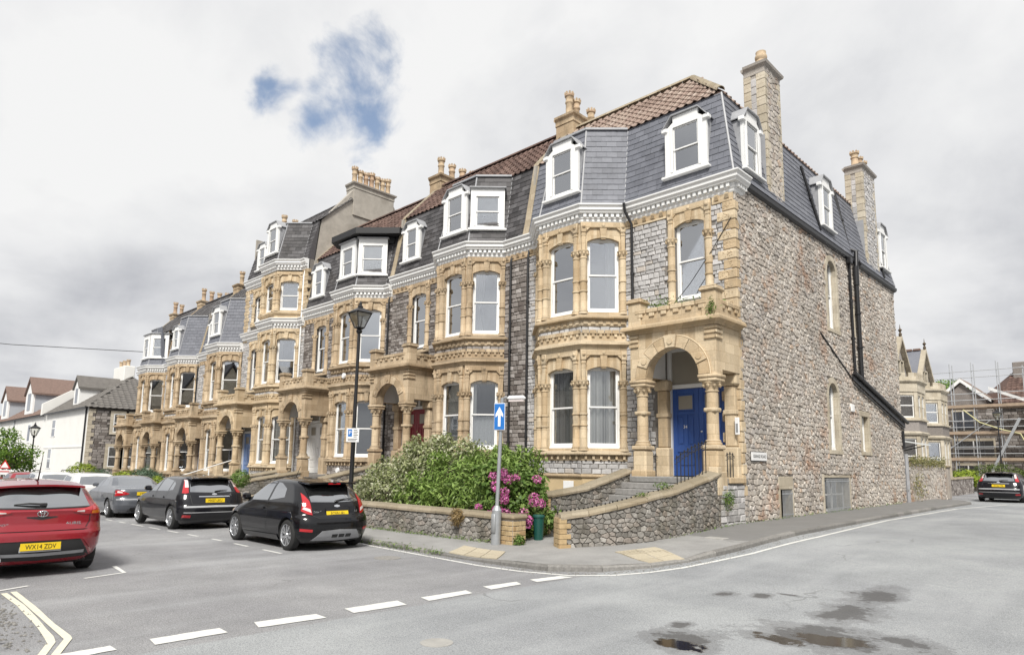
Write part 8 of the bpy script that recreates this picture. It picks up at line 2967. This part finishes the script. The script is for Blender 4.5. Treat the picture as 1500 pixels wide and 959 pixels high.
# one-way sign post
X, Y = -2.37, -6.88
g = gz(X, Y) + .11
sp_ = thing('sign_post', 'grey sign post with thick base standing by the garden wall pier', 'sign post', (X, Y, g))
part('base', MB().tube([(0, 0, -.05), (.02, 0, .72)], .105, 12).lathe([(.105, .72), (.05, .82)], 12, .02, 0).cbox(-.03, .08, -.125, -.09, .25, .65, .01), 'galvanised', sp_, smooth=50)
part('pole', MB().tube([(.02, 0, .70), (.13, 0, 3.15)], .042, 10), 'galvanised', sp_, smooth=50)
osg = thing('one_way_sign', 'blue rectangular sign with a white upward arrow on the grey post', 'sign', (X + .09, Y, g))
ang = R_(22)
part('plate', MB().cbox(-.13, .13, -.075, -.058, 2.44, 3.03, .006), 'sign_white', osg, (0, 0, 0), ang)
part('panel', MB().cbox(-.12, .12, -.079, -.074, 2.452, 3.018, .002), 'sign_blue', osg, (0, 0, 0), ang)
part('arrow', MB().prism([(-.030, 2.52), (.030, 2.52), (.030, 2.77), (.090, 2.72), (.090, 2.79), (0, 2.95), (-.090, 2.79), (-.090, 2.72), (-.030, 2.77)], -.083, -.078, 'y'), 'sign_white', osg, (0, 0, 0), ang)
part('bracket', MB().box(-.05, .05, -.057, -.03, 2.55, 2.60).box(-.05, .05, -.057, -.03, 2.85, 2.90), 'galvanised', osg, (0, 0, 0), ang)
slm = thing('sign_light', 'small white hooded light reaching out from the top of the sign post', 'light', (X + .13, Y, g + 3.02))
part('arm', MB().tube([(0, 0, -.05), (.0, -.0, .12), (.12, -.02, .14)], .025, 8), 'galvanised', slm, (0, 0, 0), ang)
part('hood', MB().cbox(.12, .55, -.08, .06, .06, .17, .05), 'sign_white', slm, (0, 0, 0), ang)
part('diffuser', MB().cbox(.16, .52, -.06, .04, .035, .062, .01), 'lamp_clear', slm, (0, 0, 0), ang)

# street name plate on the side wall
sn = thing('street_sign', 'white street name plate with black lettering on the rubble side wall', 'sign', (.06, .95, 2.17))
part('plate', MB().cbox(-.02, .02, -.48, .48, -.115, .115, .005), 'sign_white', sn)
part('border', MB().box(-.021, -.01, -.50, .50, -.135, .135), 'number_black', sn)
obj('sign_lettering', text_mesh('sign_lettering', 'GRANGE ROAD', .125, 'number_black', .001, .92), sn, (.022, 0, 0), (R_(90), 0, R_(90)))

ws = thing('warning_sign', 'red bordered triangular warning sign with a plate below in front of the white terrace', 'sign', (-44.4, -9.05, gz(-44, -9)))
part('post', MB().tube([(0, 0, 0), (0, 0, 2.0)], .04, 6), 'galvanised', ws)
rw = R_(70)
part('triangle', MB().prism([(-.32, 1.6), (.32, 1.6), (0, 2.16)], -.05, -.03, 'y'), 'sign_red', ws, (0, 0, 0), rw)
part('face', MB().prism([(-.21, 1.66), (.21, 1.66), (0, 2.03)], -.056, -.049, 'y'), 'sign_white', ws, (0, 0, 0), rw)
part('plate', MB().cbox(-.30, .30, -.05, -.03, 1.22, 1.52, .005), 'sign_white', ws, (0, 0, 0), rw)
part('stripe', MB().box(-.27, .27, -.056, -.049, 1.38, 1.45), 'sign_red', ws, (0, 0, 0), rw)
# green bin by the garden wall pier
gb = thing('green_bin', 'dark green plastic bin tucked behind the garden wall pier', 'bin', (-2.12, -5.78, gz(-2, -5.8) + .1))
part('body', MB().lathe([(.10, 0), (.125, .50), (.13, .50)], 12), 'green_plastic', gb, smooth=40)
part('lid', MB().lathe([(.14, .50), (.145, .54), (.12, .57), (.005, .58)], 12), 'green_plastic', gb, smooth=40)


# ---------------------------------------------------------------- vegetation
def bush(name, label, blobs, n, size, mat, seed, asp=.45, shell=.5, stems=None, extra=None, cat='shrub', spread=.75, group=None):
    c = blobs[0]
    z0 = gz(c[0], c[1])
    t = thing(name, label, cat, (c[0], c[1], z0), 0, group)
    rj = random.Random(seed)
    small = []
    if n > 5000 and blobs[0][3] < 2 and blobs[0][1] < 0:
        for b in blobs:
            for k in range(7):
                a, e = rj.uniform(0, 2 * PI), rj.uniform(-.1, 1.2)
                s_ = rj.uniform(.14, .30)
                small.append((b[0] + math.cos(a) * math.cos(e) * b[3], b[1] + math.sin(a) * math.cos(e) * b[4], b[2] + math.sin(e) * b[5], s_, s_, s_ * 1.2))
    P, Nn = clump_points(blobs + small, n, seed, shell)
    keep = P[:, 2] > z0 + .03
    P, Nn = P[keep], Nn[keep]
    o = np.array((c[0], c[1], z0))
    obj('foliage', leaf_mesh('foliage', P - o, Nn + np.array((0, 0, .35)), size, mat, seed, asp, spread), t)
    rs = np.random.RandomState(seed)
    mb = MB()
    for b in (blobs if stems != 0 else []):
        for k in range(stems or 5):
            d = rs.normal(0, 1, 3)
            d[2] = abs(d[2]) + .3
            d /= np.linalg.norm(d)
            e = np.array(b[:3]) + d * np.array(b[3:]) * .85 - o
            s = np.array((b[0], b[1], z0)) + rs.normal(0, .08, 3) * np.array((1, 1, 0)) - o
            m = (s + e) / 2 + rs.normal(0, .08, 3)
            mb.tube([tuple(s), tuple(m), tuple(e)], [.022, .014, .005], 5)
    if stems != 0:
        part('stems', mb, 'bark', t)
    return t, o


bush('variegated_shrub', 'pale variegated cream and green shrub spilling over the garden wall behind the black hatchback',
     [(-8.3, -4.9, 1.0, 1.5, .95, 1.0), (-9.3, -4.9, .9, .9, .8, .8), (-7.3, -4.6, 1.6, 1.4, .9, .95), (-8.4, -5.5, .8, 1.5, .7, .75), (-6.3, -4.4, 1.95, 1.2, .8, .65), (-7.8, -4.4, 2.0, .8, .6, .5)], 19000, .105, 'leaf_variegated', 3, .5)
bush('green_shrub', 'bright mid green bamboo leaved shrub in the middle of the front garden',
     [(-5.6, -5.0, 1.1, 1.3, .95, 1.0), (-4.7, -4.9, 1.3, 1.1, .9, .9), (-5.2, -5.6, .75, 1.3, .6, .7), (-3.9, -4.7, 1.3, .8, .7, .85), (-6.6, -5.6, .8, .9, .6, .7)], 16000, .15, 'leaf_green', 5, .28)
hy, ho = bush('hydrangea', 'hydrangea with round pink flower heads beside the grey sign post', [(-3.05, -5.6, .85, .75, .62, .85), (-2.65, -5.55, .60, .55, .6, .62), (-3.3, -5.6, 1.25, .7, .6, .6), (-3.1, -6.0, .55, .6, .4, .5)], 9000, .115, 'leaf_hydrangea', 7, .62)
rs = np.random.RandomState(21)
fl = 0
k = 0
while fl < 27 and k < 600:
    k += 1
    a, b = rs.uniform(-.5, 1.45), rs.uniform(-.4, 1.15)
    # flower heads sit on the side of the bush that faces the pavement corner
    d = np.array((math.sin(a), -math.cos(a), b))
    d /= np.linalg.norm(d)
    c = np.array((-2.98, -5.62, .80)) + d * np.array((.98, .80, 1.02)) * rs.uniform(.95, 1.16)
    if c[2] < .25:
        continue
    n = 90
    q = rs.normal(0, 1, (n, 3))
    q /= np.linalg.norm(q, axis=1)[:, None]
    r_ = rs.uniform(.075, .125)
    obj('flower_head', leaf_mesh('flower_head', q * r_ * np.array((1, 1, .8)), q, .045, 'petal_pink', 100 + k, .9, .35), hy, tuple(c - ho))
    fl += 1
bush('round_shrub', 'clipped round lime green shrub before the last porch', [(-43.6, -5.0, .55, 1.15, 1.0, 1.0)], 4000, .12, 'leaf_lime', 11, .5, .85)
bush('conifer_shrub', 'low blue green shrub by the steps near the far end', [(-38.5, -5.2, .55, 1.1, .8, .8), (-37.7, -5.2, .4, .8, .7, .6)], 3500, .12, 'leaf_bluegreen', 13, .3)
bush('red_flowers', 'low mound of red flowers on the far garden wall', [(-38.2, -5.9, .35, 1.1, .35, .42), (-36.6, -5.9, .4, .5, .3, .4)], 1500, .10, 'petal_red', 15, .8)
bush('yellow_shrub', 'spreading yellow green shrub in a far front garden', [(-32.9, -5.3, .7, 1.3, .6, .55), (-34.2, -5.3, .65, .8, .6, .5)], 3500, .12, 'leaf_lime', 17, .4)
bush('grey_shrub', 'spreading grey green shrub below the pale blue door', [(-30.6, -5.2, .9, 1.2, .7, .6), (-29.3, -5.2, .8, .9, .6, .5)], 3500, .12, 'leaf_bluegreen', 19, .35)
bush('small_plant', 'small bright plant by the white handrail', [(-27.3, -5.6, .75, .4, .3, .35)], 600, .11, 'leaf_lime', 21, .4)
bush('step_fern', 'green ferny plant growing on the coping by the lamp post', [(-19.6, -4.9, 1.1, .45, .4, .4)], 700, .14, 'leaf_hydrangea', 23, .3, .5, 0)
bush('yellow_bush', 'bright yellow green bush over the wall by the scaffolding', [(-2.2, 41.0, 1.35, 1.1, .9, .75)], 2500, .16, 'leaf_lime', 25, .6)
bush('hedge_mound', 'large rounded clipped hedge before the scaffolded house', [(-.6, 44.0, 1.45, 2.1, 1.3, 1.0), (.6, 44.0, 1.25, 1.5, 1.2, .8)], 7000, .14, 'leaf_hedge', 27, .45, .85)
bush('dark_bush', 'darker green bush at the right end of the hedge', [(1.9, 43.5, 1.2, 1.0, .9, .8)], 2600, .16, 'leaf_bluegreen', 29, .45)
bush('wall_weed', 'dry straw coloured weed hanging over the garden wall coping', [(-3.75, -6.80, .62, .20, .08, .22)], 380, .13, 'leaf_dry', 31, .14, .2, 0)
bush('pier_weed', 'small green weed at the foot of the garden wall pier', [(-1.92, -6.62, .22, .12, .12, .12)], 160, .10, 'leaf_hydrangea', 33, .3, .3, 0)
bush('wall_plant', 'leafy weed rooted in the foot of the rubble side wall', [(.16, -1.1, 1.05, .10, .30, .30)], 300, .075, 'leaf_hydrangea', 35, .3, .1, 0)
bush('coping_weed', 'green weed on the stair wall coping below the railing', [(-.05, -3.9, 1.42, .2, .3, .07), (-.1, -4.7, 1.22, .15, .25, .06)], 260, .065, 'leaf_hydrangea', 37, .25, .2, 0)
rs = np.random.RandomState(9)
pp = []
for i in range(700):
    t_ = rs.rand()
    x = -5 + 2.6 * t_ if i % 2 else -8 + 3 * t_
    pp.append((x, -8.30 - rs.exponential(.03) + .03, gz(x, -8.3) + .03 + rs.exponential(.03)))
for i in range(500):
    x = rs.uniform(-8, -2.5)
    pp.append((x, -6.76 - rs.exponential(.04), gz(x, -6.7) + .11 + rs.exponential(.02)))
for i in range(500):
    y = rs.uniform(-4, 15)
    pp.append((.08 + rs.exponential(.04) + (.06 if y < -1 else 0), y, gz(.1, y) + .11 + rs.exponential(.02)))
pp = np.array(pp)
tag(obj('moss', leaf_mesh('moss', pp, np.tile((0, -.5, .8), (len(pp), 1)), .06, 'leaf_hydrangea', 41, .3)), 'moss and small weeds along the kerb and wall feet', 'moss')
bpy.data.objects['moss']['kind'] = 'stuff'


def tree(label, loc, H, crown, n, size, mat, seed, group=None):
    t = thing('tree', label, 'tree', loc, 0, group)
    rs = np.random.RandomState(seed)
    mb = MB()
    mb.tube([(0, 0, 0), (.05, .02, H * .3), (-.05, .05, H * .6), (.05, 0, H * .85)], [.16, .12, .08, .03], 8)
    for i in range(9):
        a = 2 * PI * i / 9 + rs.rand()
        z = H * (.28 + .06 * i)
        r = crown * (1 - i * .05)
        mb.tube([(0, 0, z), (math.cos(a) * r * .5, math.sin(a) * r * .5, z + r * .35), (math.cos(a) * r * .95, math.sin(a) * r * .95, z + r * .5)], [.05, .03, .008], 6)
    part('trunk', mb, 'bark', t)
    blobs = []
    for i in range(15):
        a = rs.rand() * 2 * PI
        q = crown * rs.uniform(.25, .95)
        z = H * rs.uniform(.38, .98)
        s = rs.uniform(.3, .55) * crown
        blobs.append((math.cos(a) * q, math.sin(a) * q, z, s, s, s * .6))
    P, Nn = clump_points(blobs, n, seed, .35)
    obj('crown', leaf_mesh('crown', P, Nn + np.array((0, 0, .3)), size, mat, seed, .5, .8), t)
    return t


tree('light green tree at the left edge in front of the white terrace', (-46.9, -8.75, gz(-46, -8)), 4.5, 1.9, 4200, .19, 'leaf_tree', 51)
tree('tree top showing above the gable of the scaffolded house', (-9.5, 72, 0), 13.0, 3.0, 4000, .4, 'leaf_tree', 53)
for i, (x, y, H, W_) in enumerate(((-150, 60, 14, 40), (-180, -30, 12, 60), (-170, -90, 12, 50))):
    pass
